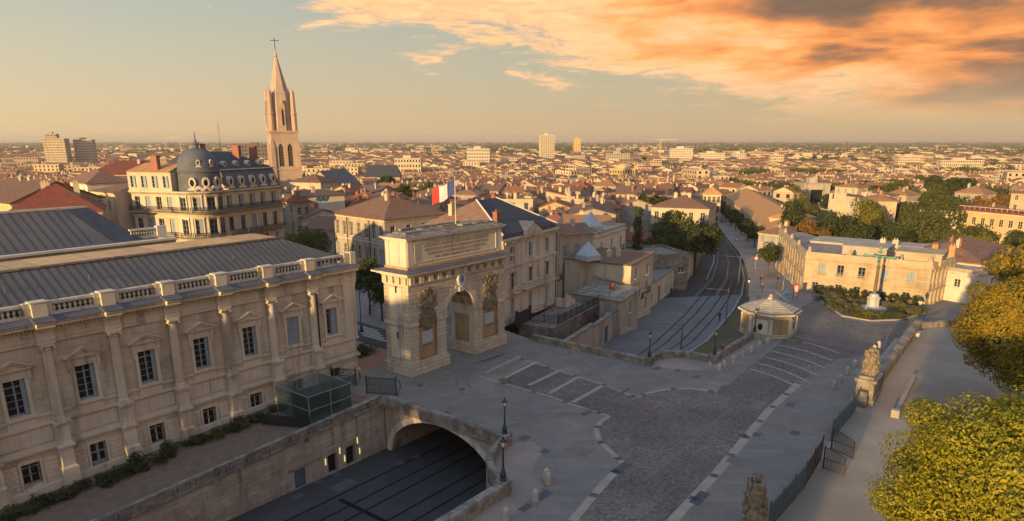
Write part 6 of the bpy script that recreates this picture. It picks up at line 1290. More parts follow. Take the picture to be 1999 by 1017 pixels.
# ================================================================== THE OLD TOWN
K.update(
    town=mat('town_render', (.5, .42, .3), scale=.5, bump=.1, tint=[(.50, .41, .29), (.44, .38, .30), (.52, .40, .24), (.40, .33, .26), (.55, .47, .36), (.46, .36, .25), (.36, .31, .26)]),
    townroof=mat('town_roof_tile', (.3, .17, .1), scale=1.2, bump=.5, bscale=4, tint=[(.25, .115, .062), (.18, .085, .052), (.29, .155, .085), (.24, .085, .045), (.17, .105, .075), (.31, .17, .09), (.15, .10, .08), (.27, .10, .055)]),
    farwall=mat('far_render', (.5, .42, .3), island=[(.30, .24, .17), (.44, .35, .235), (.52, .43, .31), (.37, .29, .20)]),
    farroof=mat('far_roof_tile', (.3, .17, .1), island=[(.13, .08, .055), (.24, .11, .06), (.30, .155, .085), (.20, .08, .045)]),
    farwhite=mat('far_white_render', (.52, .47, .39), (.45, .40, .33), .02),
)
occ = []                                                   # footprints already taken, as circles
for o in bpy.data.objects:
    if o.parent is None and o.type == 'EMPTY' and o.get('category') in ('house', 'building', 'church', 'wall'):
        for ch in o.children:
            if ch.type == 'MESH' and ch.name.startswith(('wall', 'front_wall', 'street_wall', 'lane_wall', 'rear_block', 'belfry')):
                M_ = Matrix.Translation(o.location) @ Matrix.Rotation(o.rotation_euler.z, 4, 'Z') @ Matrix.Translation(ch.location) @ Matrix.Rotation(ch.rotation_euler.z, 4, 'Z')
                bb = [M_ @ Vector(c) for c in ch.bound_box]; bx = [Vector(c) for c in ch.bound_box]
                x0, x1, y0, y1 = bx[0].x, bx[6].x, bx[0].y, bx[6].y; r = max(4, min(x1 - x0, y1 - y0) / 2 + 2); nx, ny = max(1, int((x1 - x0) / (r * 1.2))), max(1, int((y1 - y0) / (r * 1.2)))
                for i in range(nx):
                    for j in range(ny): c = M_ @ Vector((x0 + (x1 - x0) * (i + .5) / nx, y0 + (y1 - y0) * (j + .5) / ny, 0)); occ.append((c.x, c.y, r))
for a, b, c in zip(RL, RR, S2): occ += [(a.x, a.y, 7), ((a.x + b.x) / 2, (a.y + b.y) / 2, 9), (b.x, b.y, 8), (c.x, c.y, 5)]
for px, py, Y, r in ((1335, 440, 168, 13), (1300, 440, 175, 10), (1248, 440, 150, 5), (1590, 430, 170, 20), (1690, 430, 190, 22), (1800, 440, 185, 20), (1640, 440, 160, 18), (1730, 450, 165, 20), (1880, 450, 175, 20), (1960, 450, 165, 20), (1820, 470, 150, 14)):
    p = D(px, py, Y); occ.append((p.x, p.y, r))
OA = np.array(occ)
def free(x, y, r): return bool(np.all(np.hypot(OA[:, 0] - x, OA[:, 1] - y) > OA[:, 2] + r))
def region_angle(x, y):
    a = math.sin(x * .011 + 1.3) * .5 + math.sin(y * .009 + x * .004) * .45; return R(28) + a
lots = []
rg = random.Random(21)
y = 152.0
while y < 1500:
    stp = 10.6 if y < 420 else 11 + (y - 420) * .012
    x = -.86 * y - 10
    while x < .90 * y + 30:
        lots.append((x + rg.uniform(-2, 2), y + rg.uniform(-2.5, 2.5), stp)); x += stp
    y += stp
def green_zone(x, y): return (x / y > .40 and y < 330) or (x / y > .30 and math.sin(x * .013) + math.sin(y * .017 + 2) > -.15)
near = []; far = []; NEAR_MAX = 300
for x, y, s in lots:
    w, d = s * rg.uniform(.78, 1.12), s * rg.uniform(.75, 1.05)
    if green_zone(x, y) and rg.random() < .82: continue
    if x < -2 and y < 185 and x > -75: pass
    if not free(x, y, max(w, d) * .42): continue
    if rg.random() < .05: continue
    (near if len(near) < NEAR_MAX and abs(x) < .80 * y else far).append((x, y, w, d, region_angle(x, y) + rg.uniform(-.08, .08) + (R(90) if rg.random() < .3 else 0), rg.uniform(9.5, 15.5)))
WKINDS = [window_mesh(1.0, 1.7, 2, 'casement', 'white'), window_mesh(1.0, 1.7, 2, 'shut'), window_mesh(1.1, 2.0, 2, 'casement', 'frame')]
CH2 = [MB().box(-.4, .4, -.3, .3, -1.2, 1.3).box(-.48, .48, -.38, .38, 1.3, 1.45).lathe([(.12, 1.45), (.09, 1.85)], 6, (-.2, 0)).lathe([(.12, 1.45), (.09, 1.85)], 6, (.2, 0)).mesh('chimney', K[k]) for k in ('brickred', 'render', 'greyrender')]
SKY = MB().box(-.45, .45, -.6, .6, -.1, .12).mesh('rooflight', K['plaque'])
names = {'gable': 'gabled', 'hip': 'hipped', 'shed': 'lean-to', 'gablex': 'gabled', 'flat': 'flat'}
for k, (x, y, w, d, ang, h) in enumerate(near):
    zb = terr(x, y) - 1.0; ze = zb + 1 + h * (1.0 if y > 170 else .9); kind = rg.choices(['gable', 'hip', 'gablex', 'shed', 'flat'], [4, 3, 3, 2, .7])[0]
    q = Matrix.Rotation(ang, 4, 'Z') @ Vector((-w / 2, -d / 2, 0)); zone = 'left of the church' if x / y < -.36 else ('between church and arch' if x / y < -.1 else ('behind the arch and ornate mansion' if x / y < .2 else 'on the sunny slope beyond the street trees'))
    b = thing('town_house', f'old town house with {names[kind]} tiled roof packed {zone}', 'house', (x + q.x, y + q.y, 0), ang, f'{names[kind]} old town houses {zone}')
    m = MB(); m.box(0, w, 0, d, zb, ze); rise = rg.uniform(1.4, 2.6) if kind != 'shed' else rg.uniform(1.0, 1.8)
    if kind == 'gable':
        m.quad((w, 0, ze), (w, d, ze), (w, d / 2, ze + rise)); m.quad((0, d, ze), (0, 0, ze), (0, d / 2, ze + rise))
    if kind == 'gablex': m.quad((0, 0, ze), (w, 0, ze), (w / 2, 0, ze + rise)); m.quad((w, d, ze), (0, d, ze), (w / 2, d, ze + rise))
    if kind == 'shed': m.quad((0, d, ze), (0, 0, ze), (0, d, ze + rise)); m.quad((w, 0, ze), (w, d, ze), (w, d, ze + rise)); m.quad((w, d, ze), (0, d, ze), (0, d, ze + rise), (w, d, ze + rise))
    m.build('wall', K['town'], b)
    roof_mesh(kind, w, d, ze, rise, .3, .15).build('roof', K['townroof'] if kind != 'flat' else K['town'], b)
    for i in range(rg.randint(1, 3)): inst('chimney', rg.choice(CH2), b, (rg.uniform(.15, .85) * w, rg.uniform(.25, .75) * d, ze + (rise * .55 if kind != 'flat' else .5)), rg.choice([0, R(90)]))
    cam_dir = Vector((-x, -y)).normalized()
    for f, (nx, ny, L_, ox, oy) in enumerate(((0, -1, w, 0, 0), (1, 0, d, w, 0), (0, 1, w, w, d), (-1, 0, d, 0, d))):
        wn = Vector((math.cos(ang) * nx - math.sin(ang) * ny, math.sin(ang) * nx + math.cos(ang) * ny))
        if wn.dot(cam_dir) < .15: continue
        tdir = Vector((-ny, nx)); n = max(1, int(L_ / 3.0)); style = rg.choice(WKINDS)
        for r in range(2 if y < 240 else 1):
            for i in range(n):
                if rg.random() < .12: continue
                s = L_ * (i + .5) / n; zz = ze - 2.4 - r * 3.1; inst('window', style, b, (ox + tdir.x * s + nx * .06, oy + tdir.y * s + ny * .06, zz), math.atan2(tdir.y, tdir.x))
# everything beyond that reads as one sea of roofs
def far_town(hl):
    V_, M_ = [], []
    r2 = random.Random(8)
    for x, y, w, d, ang, h in hl:
        zb = terr(x, y) - 1; big = r2.random() < .022 and y < 1300; hh = h * (.95 if not big else 1.35); ze = zb + hh; c, s = math.cos(ang), math.sin(ang)
        if big: w *= 1.7
        def P(lx, ly, z): return (x + c * lx - s * ly, y + s * lx + c * ly, z)
        a, b_ = w / 2, d / 2; co = [(-a, -b_), (a, -b_), (a, b_), (-a, b_)]; wm_ = 0; flat = big or r2.random() < .12; rise = r2.uniform(1.3, 2.6)
        for i in range(4):
            p, q = co[i], co[(i + 1) % 4]; V_ += [P(*p, zb), P(*q, zb), P(*q, ze), P(*p, ze)]; M_.append(wm_)
            nx, ny = (q[1] - p[1]), -(q[0] - p[0]); wx, wy = c * nx - s * ny, s * nx + c * ny
            if wx * -x + wy * -y > 0 and y < 1100:
                L_ = math.hypot(nx, ny); n = max(2, int(L_ / 3.2)); on = (nx / L_ * .06, ny / L_ * .06)
                for rr_ in range(2 if y < 700 else 1):
                    for j in range(n):
                        t0, t1 = (j + .34) / n, (j + .68) / n; z0 = ze - 2.6 - 3 * rr_
                        e = lambda t: (p[0] + (q[0] - p[0]) * t + on[0], p[1] + (q[1] - p[1]) * t + on[1])
                        V_ += [P(*e(t0), z0), P(*e(t1), z0), P(*e(t1), z0 + 1.7), P(*e(t0), z0 + 1.7)]; M_.append(2)
        if flat: V_ += [P(*t, ze) for t in co]; M_.append(1 if r2.random() < .4 else 0)
        else:
            o_ = .3; a2, b2 = a + o_, b_ + o_; zr = ze + rise
            V_ += [P(-a2, -b2, ze), P(a2, -b2, ze), P(a2, 0, zr), P(-a2, 0, zr), P(-a2, 0, zr), P(a2, 0, zr), P(a2, b2, ze), P(-a2, b2, ze)]; M_ += [1, 1]
            V_ += [P(a, -b_, ze), P(a, b_, ze), P(a, 0, zr), P(a, 0, zr), P(-a, b_, ze), P(-a, -b_, ze), P(-a, 0, zr), P(-a, 0, zr)]; M_ += [wm_, wm_]
        if y < 900:
            for _ in range(2):
                cx, cy = r2.uniform(-.7, .7) * a, r2.uniform(-.6, .6) * b_; q4 = [(cx - .4, cy - .3), (cx + .4, cy - .3), (cx + .4, cy + .3), (cx - .4, cy + .3)]; zt = ze + rise * .5 + 1.6
                for i in range(4): V_ += [P(*q4[i], ze - .2), P(*q4[(i + 1) % 4], ze - .2), P(*q4[(i + 1) % 4], zt), P(*q4[i], zt)]; M_.append(0)
                V_ += [P(*t, zt) for t in q4]; M_.append(1)
    return V_, M_
extra = []
r3 = random.Random(77)
for i in range(1500):                                     # suburbs thinning out over the plain
    y = 1450 + 4200 * r3.random() ** 1.5; x = r3.uniform(-.85, .85) * y; extra.append((x, y, r3.uniform(14, 40), r3.uniform(10, 16), r3.uniform(-.4, .6), r3.uniform(7, 15)))
V_, M_ = far_town(far + extra)
tag(inst('distant_town', np_mesh('town_roofs', V_, 4, None, [K['farwall'], K['farroof'], K['glass'], K['farwhite']], M_)), 'distant sea of tiled roofs and pale walls stretching to the plain', 'town', kind='stuff')

# ------------------------------------------------------------------ larger modern blocks that stand out
WQ = {}
def block(name, label, px0, px1, ptop, Y, h, dp, floors, bays, wm, ang=.25, slabs=False, cat='building', side=True):
    A, B = D(px0, ptop, Y), D(px1, ptop, Y); w = (B - A).length / math.cos(ang) * .82; b = thing(name, label, cat, (A.x + (0 if ang >= 0 else 0), A.y, 0), ang)
    zt = A.z; m = MB(); m.box(0, w, 0, dp, zt - h, zt); m.build('wall', K[wm], b)
    m = MB(); m.box(-.3, w + .3, -.3, dp + .3, zt, zt + .5); m.box(w * .3, w * .6, dp * .3, dp * .7, zt + .5, zt + 3); m.build('roof', K[wm], b)
    fh = h / floors; ww, wh = w / bays * .42, fh * .5; k = (round(ww, 1), round(wh, 1))
    if k not in WQ: WQ[k] = MB().box(-ww / 2, ww / 2, -.06, .0, 0, wh).mesh('window', K['glass'])
    for f in range(floors):
        for i in range(bays): inst('window', WQ[k], b, (w * (i + .5) / bays, -.01, zt - h + fh * (f + .3)))
        if slabs:
            m = MB(); m.box(-1.2, w + 1.2, -1.6, dp * .6, zt - h + fh * f - .18, zt - h + fh * f + .9); m.build('balcony_band', K['farwhite'], b)
    if side:
        nb = max(2, int(dp / w * bays))
        for f in range(floors):
            for i in range(nb): inst('window', WQ[k], b, (0 if ang < 0 else w, dp * (i + .5) / nb, zt - h + fh * (f + .3)), R(-90) if ang < 0 else R(90))
    return b
block('slab_tower', 'tall pale slab tower with ribbed front at the left on the skyline', 82, 128, 271, 900, 34, 16, 11, 14, 'render', .2)
block('slab_tower', 'lower pale slab tower beside the ribbed one on the skyline', 142, 180, 273, 930, 30, 16, 9, 10, 'render', .25)
block('stair_tower', 'dark lift housing block rising above the ribbed slab tower', 87, 110, 262, 905, 7, 10, 2, 4, 'greyrender', .2, side=False)
block('round_tower', 'white tower with stacked wavy balconies near the centre of the skyline', 1056, 1088, 264, 1150, 38, 22, 13, 6, 'farwhite', .1, True)
block('slim_tower', 'slim tan tower right of the white balcony tower on the skyline', 1120, 1137, 271, 1500, 26, 18, 8, 4, 'yellowrender', -.1)
block('perforated_block', 'white block with scattered dark windows in the middle distance', 911, 966, 291, 820, 15, 14, 4, 14, 'farwhite', .05)
block('white_block', 'long white modern block with dark windows on the right skyline', 1309, 1362, 290, 1050, 16, 14, 5, 14, 'farwhite', -.08)
block('white_block', 'lower white modern block joined right of the long one', 1366, 1425, 299, 1050, 12, 14, 4, 14, 'farwhite', -.08)
block('white_block', 'small white modern block standing right of the two long ones', 1430, 1462, 300, 1100, 10, 12, 3, 6, 'farwhite', -.05)
block('beige_block', 'beige flats half hidden by trees on the right skyline', 1506, 1536, 303, 900, 10, 10, 3, 7, 'render', -.05)
block('beige_block', 'pale beige flats with regular windows right of the tree belt', 1755, 1806, 306, 850, 11, 11, 4, 11, 'render', -.1)
block('beige_block', 'long low beige flats at the far right above the tree tops', 1838, 1932, 313, 800, 10, 11, 3, 20, 'render', -.12)
block('grey_block', 'wide dark grey office block behind the church tower', 470, 530, 283, 900, 14, 18, 3, 8, 'zinc', .1)
block('brown_block', 'brown modern block near the foot of the balcony tower', 1185, 1240, 300, 950, 12, 14, 4, 10, 'greyrender', .0)
block('opera_block', 'large pale block with arcaded front in the middle distance', 770, 832, 310, 640, 13, 18, 3, 9, 'render', .05)
block('sunlit_hall', 'sunlit yellow hall with regular windows in the middle distance', 1190, 1250, 330, 560, 9, 14, 2, 10, 'yellowrender', -.1)
block('windowless_wall', 'broad grey windowless gable wall right of the street trees', 1570, 1632, 360, 330, 12, 12, 1, 1, 'greyrender', -.05, side=False)
# skyline masts and cranes
ms = thing('radio_mast', 'thin radio mast rising behind the domed building', 'mast', D(432, 300, 600).xy.to_3d())
m = MB(); m.tube([(0, 0, -12), (0, 0, D(432, 236, 600).z)], .35, 5, .12); m.build('mast', K['iron'], ms)
for px, ptop, Y, lb, dr in ((1290, 270, 1300, 'yellow tower crane right of the slim tower', 1), (350, 267, 1500, 'tower crane with long jib left of the radio mast', -1), (1830, 283, 1900, 'faint tower crane far off at the right skyline', 1)):
    p = D(px, ptop, Y); cr = thing('tower_crane', lb, 'crane', (p.x, p.y, 0)); m = MB()
    for sx, sy in ((-1, -1), (1, -1), (1, 1), (-1, 1)): m.box(sx * .9 - .15, sx * .9 + .15, sy * .9 - .15, sy * .9 + .15, -14, p.z)
    for i in range(14): z = -14 + (p.z + 14) * i / 14; m.tube([(-.9, -.9, z), (.9, -.9, z + (p.z + 14) / 14)], .12, 4)
    m.build('crane_tower', K['yellowrender'], cr); m = MB(); m.box(-32 if dr < 0 else -9, 9 if dr < 0 else 32, -.5, .5, p.z - 3, p.z - 2); m.tube([(0, 0, p.z + 2), (25 * dr, 0, p.z - 2)], .15, 4); m.tube([(0, 0, p.z), (0, 0, p.z + 2)], .4, 4); m.build('crane_jib', K['yellowrender'], cr)
# ================================================================== TREES AND PLANTING
GOLD = leafmat('golden_leaves', [(.10, .12, .015), (.22, .215, .018), (.32, .285, .02), (.42, .345, .025)], .4)
AMBER = leafmat('amber_leaves', [(.09, .10, .018), (.19, .16, .02), (.29, .205, .02), (.38, .25, .022)], .35)
DARKG = leafmat('dark_green_leaves', [(.030, .045, .016), (.05, .065, .02), (.04, .055, .018), (.065, .075, .024)], .25)
MIDG = leafmat('mid_green_leaves', [(.055, .07, .02), (.09, .10, .025), (.07, .085, .022), (.11, .11, .028)], .3)
YELG = leafmat('yellow_green_leaves', [(.12, .12, .025), (.17, .16, .03), (.14, .14, .03), (.20, .17, .03)], .35)
RUST = leafmat('rust_leaves', [(.20, .10, .025), (.26, .13, .03), (.16, .09, .025), (.22, .14, .03)], .3)
GREYG = leafmat('grey_green_leaves', [(.10, .11, .06), (.14, .14, .08), (.12, .12, .07), (.17, .16, .10)], .25)
def leaves(n, pts, nrm, size, g, jit=.6):
    nrm = nrm + g.normal(0, jit, nrm.shape); nrm /= np.linalg.norm(nrm, axis=1, keepdims=True) + 1e-9
    a = np.cross(nrm, g.normal(0, 1, nrm.shape)); a /= np.linalg.norm(a, axis=1, keepdims=True) + 1e-9; b = np.cross(nrm, a)
    s = size * g.uniform(.65, 1.3, (n, 1)); a *= s; b *= s * .55
    return np.stack([pts - a, pts - b * 1.0 + a * .1, pts + a, pts + b], 1).reshape(-1, 3)
def crown(seed, mt, rx, ry, rz, n, size, clumps=46, shape='round', cs=.36, flat_bottom=.5, jit=.6):
    g = np.random.default_rng(seed); c = []
    while len(c) < clumps:
        d = g.normal(0, 1, 3); d /= np.linalg.norm(d); r = g.uniform(.62, .92) if len(c) > clumps * .25 else g.uniform(.2, .6)
        if shape == 'box': d = d / np.max(np.abs(d)) * (.5 + .5 * np.max(np.abs(d))); r = g.uniform(.8, .98)
        if shape == 'cone': z = g.uniform(-1, 1); a = g.uniform(0, 6.283); rr = (1 - z) / 2 * .85 + .12; p = np.array([math.cos(a) * rr * .75, math.sin(a) * rr * .75, z])
        else: p = d * r
        if shape == 'round' and p[2] < -flat_bottom: continue
        c.append(p)
    c = np.array(c) * np.array([rx, ry, rz]); k = len(c); idx = g.integers(0, k, n)
    d = g.normal(0, 1, (n, 3)); d /= np.linalg.norm(d, axis=1, keepdims=True); R_ = cs * min(rx, rz, ry) * g.uniform(.7, 1.25, k)[idx][:, None]
    if shape == 'cone': R_ = R_ * 1.4
    pts = c[idx] + d * R_ * g.uniform(.75, 1.05, (n, 1)) * np.array([1.15, 1.15, .85])
    out = pts / np.array([rx, ry, rz]); nr = d * .8 + out * .5
    return np_mesh('crown', leaves(n, pts, nr, size, g, jit), 4, mt)
def trunk(h, r, seed=0, limbs=5, spread=2.0):
    rg_ = random.Random(seed); m = MB(); m.tube([(0, 0, -.6), (rg_.uniform(-.1, .1), rg_.uniform(-.1, .1), h * .5), (rg_.uniform(-.2, .2), rg_.uniform(-.2, .2), h)], r, 8, r * .6)
    for i in range(limbs):
        a = 6.283 * i / limbs + rg_.uniform(-.4, .4); z = h * rg_.uniform(.7, .98); m.tube([(0, 0, z), (math.cos(a) * spread * .5, math.sin(a) * spread * .5, z + spread * .55), (math.cos(a) * spread, math.sin(a) * spread, z + spread * 1.2)], r * .45, 6, r * .12)
    return m.mesh('trunk', K['wood'])
PROTO = {}
for nm, mt in (('dark', DARKG), ('mid', MIDG), ('yellow', YELG), ('rust', RUST)):
    PROTO[nm] = [crown(11 + i + len(nm) * 7, mt, 5, 5, 3.9, 5200, .30, 40 + 6 * i) for i in range(2)]
PROTO['cypress'] = [crown(5, DARKG, 1.0, 1.0, 6.5, 3600, .26, 60, 'cone', .5)]
PROTO['cone'] = [crown(6, DARKG, 3.2, 3.2, 6.0, 5200, .34, 60, 'cone', .36)]
PROTO['street'] = [crown(9, DARKG, 2.6, 2.6, 2.2, 2600, .26, 26)]
TRK = [trunk(5, .32, i) for i in range(3)]; TRK_S = trunk(4.2, .17, 9, 4, 1.1)
tree_words = {'dark': 'dark green', 'mid': 'green', 'yellow': 'yellow-green', 'rust': 'rusty autumn', 'cypress': 'dark', 'cone': 'dark conical', 'street': 'dark'}
def tree(kind, p, zb, ztop, rad, label, group=None, seed=0, name='tree'):
    t = thing(name, label, 'tree', (p.x, p.y, zb), (seed * 1.7) % 6.28, group); H_ = ztop - zb; pr = PROTO[kind]; me = pr[seed % len(pr)]
    dims = {'cypress': (1.3, 7.2), 'cone': (3.4, 7.0), 'street': (2.9, 2.5)}.get(kind, (5.6, 4.5)); sr = rad / dims[0]
    if kind in ('cypress', 'cone'): sz = H_ * .5 / dims[1]; zc = H_ * .5
    else: sz = min(H_ * .40, rad * 1.15) / dims[1] ; zc = H_ - sz * dims[1] * .95
    inst('crown', me, t, (0, 0, zc), 0, (sr, sr, sz))
    tk = TRK_S if kind == 'street' else TRK[seed % 3]; th = 4.2 if kind == 'street' else 5.0; sc = max(.3, zc / (th + 1.0)); inst('trunk', tk, t, (0, 0, 0), 0, (max(.6, min(sr, 1.3)), max(.6, min(sr, 1.3)), sc))
    return t
def tree_px(kind, px, ptop, Y, rad, zb, label, group=None, seed=0, name='tree'):
    p = D(px, ptop, Y); return tree(kind, p, zb, p.z, rad, label, group, seed, name)
for a in [('mid', 1322, 408, 165, 6.2, -5, 'great round evergreen tree with sunlit top beside the sunken road'), ('dark', 1362, 428, 160, 6.4, -5, 'broad dark tree overhanging the sunken road'), ('dark', 1300, 446, 158, 4.6, -5, 'lower dark tree left of the great round one'), ('cypress', 1248, 402, 150, 1.3, -5, 'slender dark cypress standing alone'),
          ('dark', 788, 356, 235, 4.2, -6, 'round dark tree among roofs left of the flag'), ('mid', 832, 352, 238, 4.2, -6, 'sunlit tree among roofs just left of the flag'), ('dark', 856, 372, 228, 2.8, -6, 'small dark tree nearest to the flag'),
          ('yellow', 662, 322, 330, 4.4, -8, 'yellow-green tree right of the church nave'), ('mid', 1158, 396, 215, 3.4, -7, 'dark tree squeezed between the roofs behind the ornate mansion'),
          ('mid', 605, 443, 117, 3.4, 2, 'tree with sunlit crown rising behind the courthouse roof'), ('yellow', 572, 449, 121, 1.9, 3, 'small clipped bright tree behind the courthouse roof'), ('dark', 716, 500, 101, 3.0, -.2, 'dark street tree between courthouse and arch'), ('dark', 742, 545, 97, 2.0, -.2, 'smaller dark tree close to the arch side'),
          ('cone', 1552, 390, 182, 4.2, -6, 'dark conical conifer behind the corner street house'), ('rust', 1588, 424, 168, 4.4, -5, 'rusty autumn tree behind the pale mansion'), ('dark', 1622, 410, 172, 6.5, -6, 'wide dark tree behind the pale mansion roof'), ('dark', 1672, 428, 165, 5.2, -5, 'dark rounded tree in the middle behind the mansion'), ('yellow', 1692, 388, 192, 6.6, -7, 'tall yellow-green tree above the mansion roof'), ('dark', 1730, 424, 178, 4.4, -6, 'dark low tree beside the tall yellow-green one'),
          ('mid', 1802, 416, 172, 7.0, -6, 'broad domed green tree in front of the yellow barracks'), ('dark', 1756, 440, 160, 4.4, -5, 'dark tree at the foot of the domed green one'), ('yellow', 1905, 450, 145, 4.6, -5, 'bright green tree right of the mansion'), ('mid', 1868, 440, 152, 4.2, -5, 'green tree between domed tree and bright green tree'), ('dark', 1915, 432, 172, 4.6, -5, 'dark tree in front of the barracks right part'), ('mid', 1985, 462, 138, 4.2, -5, 'flat-topped tree at the right edge below the barracks'),
          ('mid', 1832, 358, 255, 5.6, -8, 'round tree above the barracks terrace'), ('rust', 1932, 378, 232, 6.5, -8, 'brownish broad tree behind the barracks right part'), ('mid', 1760, 348, 300, 7.0, -9, 'broad tree left above the barracks'), ('dark', 1505, 470, 142, 2.6, -4.5, 'ivy-dark bush tree at the mansion street corner')]:
    tree_px(*a[:5], a[5], a[6], None, len(a[6]))
for i in range(9):                                          # row of street trees
    t = i / 8; p = lerp(G(1472, 482, -4.0), G(1398, 414, -6.2), t); tree('street', p, p.z - .2, p.z + 7.0, 2.9, 'dark clipped street tree in the row along the road pavement', 'street trees along the road', i, 'street_tree')
rg = random.Random(4); cnt = 0
tries = 0
while cnt < 270 and tries < 9000:                           # trees scattered among the eastern roofs and here and there in town
    tries += 1
    y = 190 + 900 * rg.random() ** 1.3; u_ = rg.uniform(.30, .86) if rg.random() < .7 else rg.uniform(-.8, .3); x = u_ * y
    if not green_zone(x, y) and rg.random() < .5: continue
    if not free(x, y, 4): continue
    z = terr(x, y); k = rg.choices(['dark', 'mid', 'yellow', 'rust', 'cone'], [4, 4, 2, 1, .5])[0]; r = rg.uniform(3.8, 7.5)
    where = 'east of the mansion' if u_ > .55 else ('beyond the street trees' if u_ > .3 else 'inside the old town')
    tree(k, Vector((x, y, 0)), z - .5, z + r * rg.uniform(1.7, 2.3) + (4 if k == 'cone' else 0), r, f'{tree_words[k]} tree standing among roofs and gardens {where}', f'{tree_words[k]} trees {where}', cnt); cnt += 1
def wood_mass():                                            # tree belts of the plain
    g = np.random.default_rng(3); out = []; c = []
    for i in range(9000):
        y = 700 + 6500 * g.random() ** 1.6; x = g.uniform(-.85, .85) * y
        if math.sin(x * .006 + 1) + math.sin(y * .005 + x * .002) + (.6 if x > .25 * y else -.2) < -.35: continue
        c.append((x, y, terr(x, y) + 2.5, g.uniform(4, 7) * (1 + y / 4000)))
    c = np.array(c); k = 26; n = len(c) * k; idx = np.repeat(np.arange(len(c)), k); d = g.normal(0, 1, (n, 3)); d[:, 2] = np.abs(d[:, 2]); d /= np.linalg.norm(d, axis=1, keepdims=True)
    pts = c[idx, :3] + d * c[idx, 3][:, None] * np.array([1.3, 1.3, 1.0]); s = c[idx, 3][:, None] * .42
    nr = d + g.normal(0, .5, d.shape); nr /= np.linalg.norm(nr, axis=1, keepdims=True); a = np.cross(nr, g.normal(0, 1, nr.shape)); a /= np.linalg.norm(a, axis=1, keepdims=True); b = np.cross(nr, a)
    V2 = np.stack([pts - a * s, pts - b * s * .8, pts + a * s, pts + b * s * .8], 1).reshape(-1, 3)
    tag(inst('distant_woods', np_mesh('distant_woods', V2, 4, MIDG)), 'distant belts of trees across the plain', 'wood', kind='stuff')
wood_mass()
def garden_mass():                                          # denser greenery between the eastern roofs
    g = np.random.default_rng(13); c = []
    while len(c) < 900:
        y = 360 + 900 * g.random(); x = g.uniform(.28, .88) * y
        if green_zone(x, y): c.append((x, y, terr(x, y) + 6.0, g.uniform(4.0, 6.8)))
    c = np.array(c); k = 170; n = len(c) * k; idx = np.repeat(np.arange(len(c)), k); d = g.normal(0, 1, (n, 3)); d[:, 2] = np.abs(d[:, 2]); d /= np.linalg.norm(d, axis=1, keepdims=True)
    pts = c[idx, :3] + d * c[idx, 3][:, None] * g.uniform(.7, 1.1, (n, 1)) * np.array([1.2, 1.2, 1.15])
    tag(inst('garden_greenery', np_mesh('garden_greenery', leaves(n, pts, d, .75, g, .5), 4, MIDG)), 'continuous greenery of gardens filling the gaps between the eastern roofs', 'greenery', kind='stuff')
garden_mass()
# two big clipped trees at the right, close to the viewer
nt_ = thing('plane_tree', 'large golden-green leafy tree filling the lower right corner', 'tree', (28.2, 31.5, 0))
inst('crown', crown(101, GOLD, 7.4, 6.4, 5.8, 190000, .10, 240, 'box', .22, jit=.42), nt_, (0, 0, 6.6)); inst('trunk', trunk(4.5, .35, 3, 7, 3.4), nt_)
nt2 = thing('plane_tree', 'amber-topped clipped tree with shaded green skirt at the right edge', 'tree', (51.6, 61.8, 0))
inst('crown', crown(102, AMBER, 8.0, 4.9, 5.0, 130000, .13, 200, 'box', .25, jit=.42), nt2, (0, 0, 8.3)); inst('trunk', trunk(5.5, .35, 4, 7, 3.6), nt2)
nt3 = thing('plane_tree', 'next clipped tree of the same row reaching in behind the amber one', 'tree', (70.5, 86, 0)); inst('crown', crown(103, AMBER, 6.6, 7.0, 4.8, 20000, .26, 80, 'box', .3), nt3, (0, 0, 8.4)); inst('trunk', trunk(5, .3, 5, 6, 3), nt3)
# unseen tree belt behind the viewer, placed and shaped to shade the plaza
def belt():
    m = crown(55, DARKG, 34, 5, 8.0, 26000, 1.0, 230, 'box', .5); o = inst('shade_tree_belt', m, None, (-61.2, -19.1, 13.0), R(-34)); tag(o, 'unseen belt of trees placed behind the viewpoint to shade the plaza', 'trees', kind='stuff')
belt()
# shrubs: bed along the law court, planting round the cross, clipped balls
SHB = [crown(60 + i, mt, 1, 1, .8, 700, .10, 20, cs=.42) for i, mt in enumerate((DARKG, MIDG, GREYG, YELG, RUST))]
def shrub(p, r, h, k, label, group, seed=0): 
    o = inst('shrub', SHB[k], None, (p.x, p.y, p.z + h * .45), (seed * 2.1) % 6.28, (r, r, h)); return tag(o, label, 'shrub', group)
rg = random.Random(9)
for i in range(34):
    x = -10.8 - i * .95 + rg.uniform(-.4, .4); 
    if i < 3 and i != 1: continue
    y = -1.5 - rg.random() * 1.5; shrub(LW(x, y, tz(x) - .05), rg.uniform(.7, 1.15), rg.uniform(.5, 1.0), 0 if rg.random() < .75 else 1, 'dark unkempt shrub growing along the foot of the courthouse', 'shrubs under the courthouse', i)
gpoly = [G(*p) for p in [(1593, 582), (1620, 600), (1645, 618), (1700, 627), (1760, 625), (1805, 612), (1780, 600), (1700, 592), (1630, 580)]]
m = MB(); m.prism([(p.x, p.y) for p in gpoly], 0.0, .16); bed = tag(m.build('garden_bed', K['earth']), kind='structure')
for a, b in zip(gpoly, gpoly[1:] + gpoly[:1]):
    d = b - a; kb = MB(); kb.box(0, d.length, -.14, .14, 0, .2); kb.build('kerb', K['pale'], bed, a, math.atan2(d.y, d.x))
def inpoly(x, y, P_):
    c = False
    for i in range(len(P_)):
        a, b = P_[i], P_[i - 1]
        if (a.y > y) != (b.y > y) and x < (b.x - a.x) * (y - a.y) / (b.y - a.y) + a.x: c = not c
    return c
crs = G(1703, 604); n = 0; tries = 0
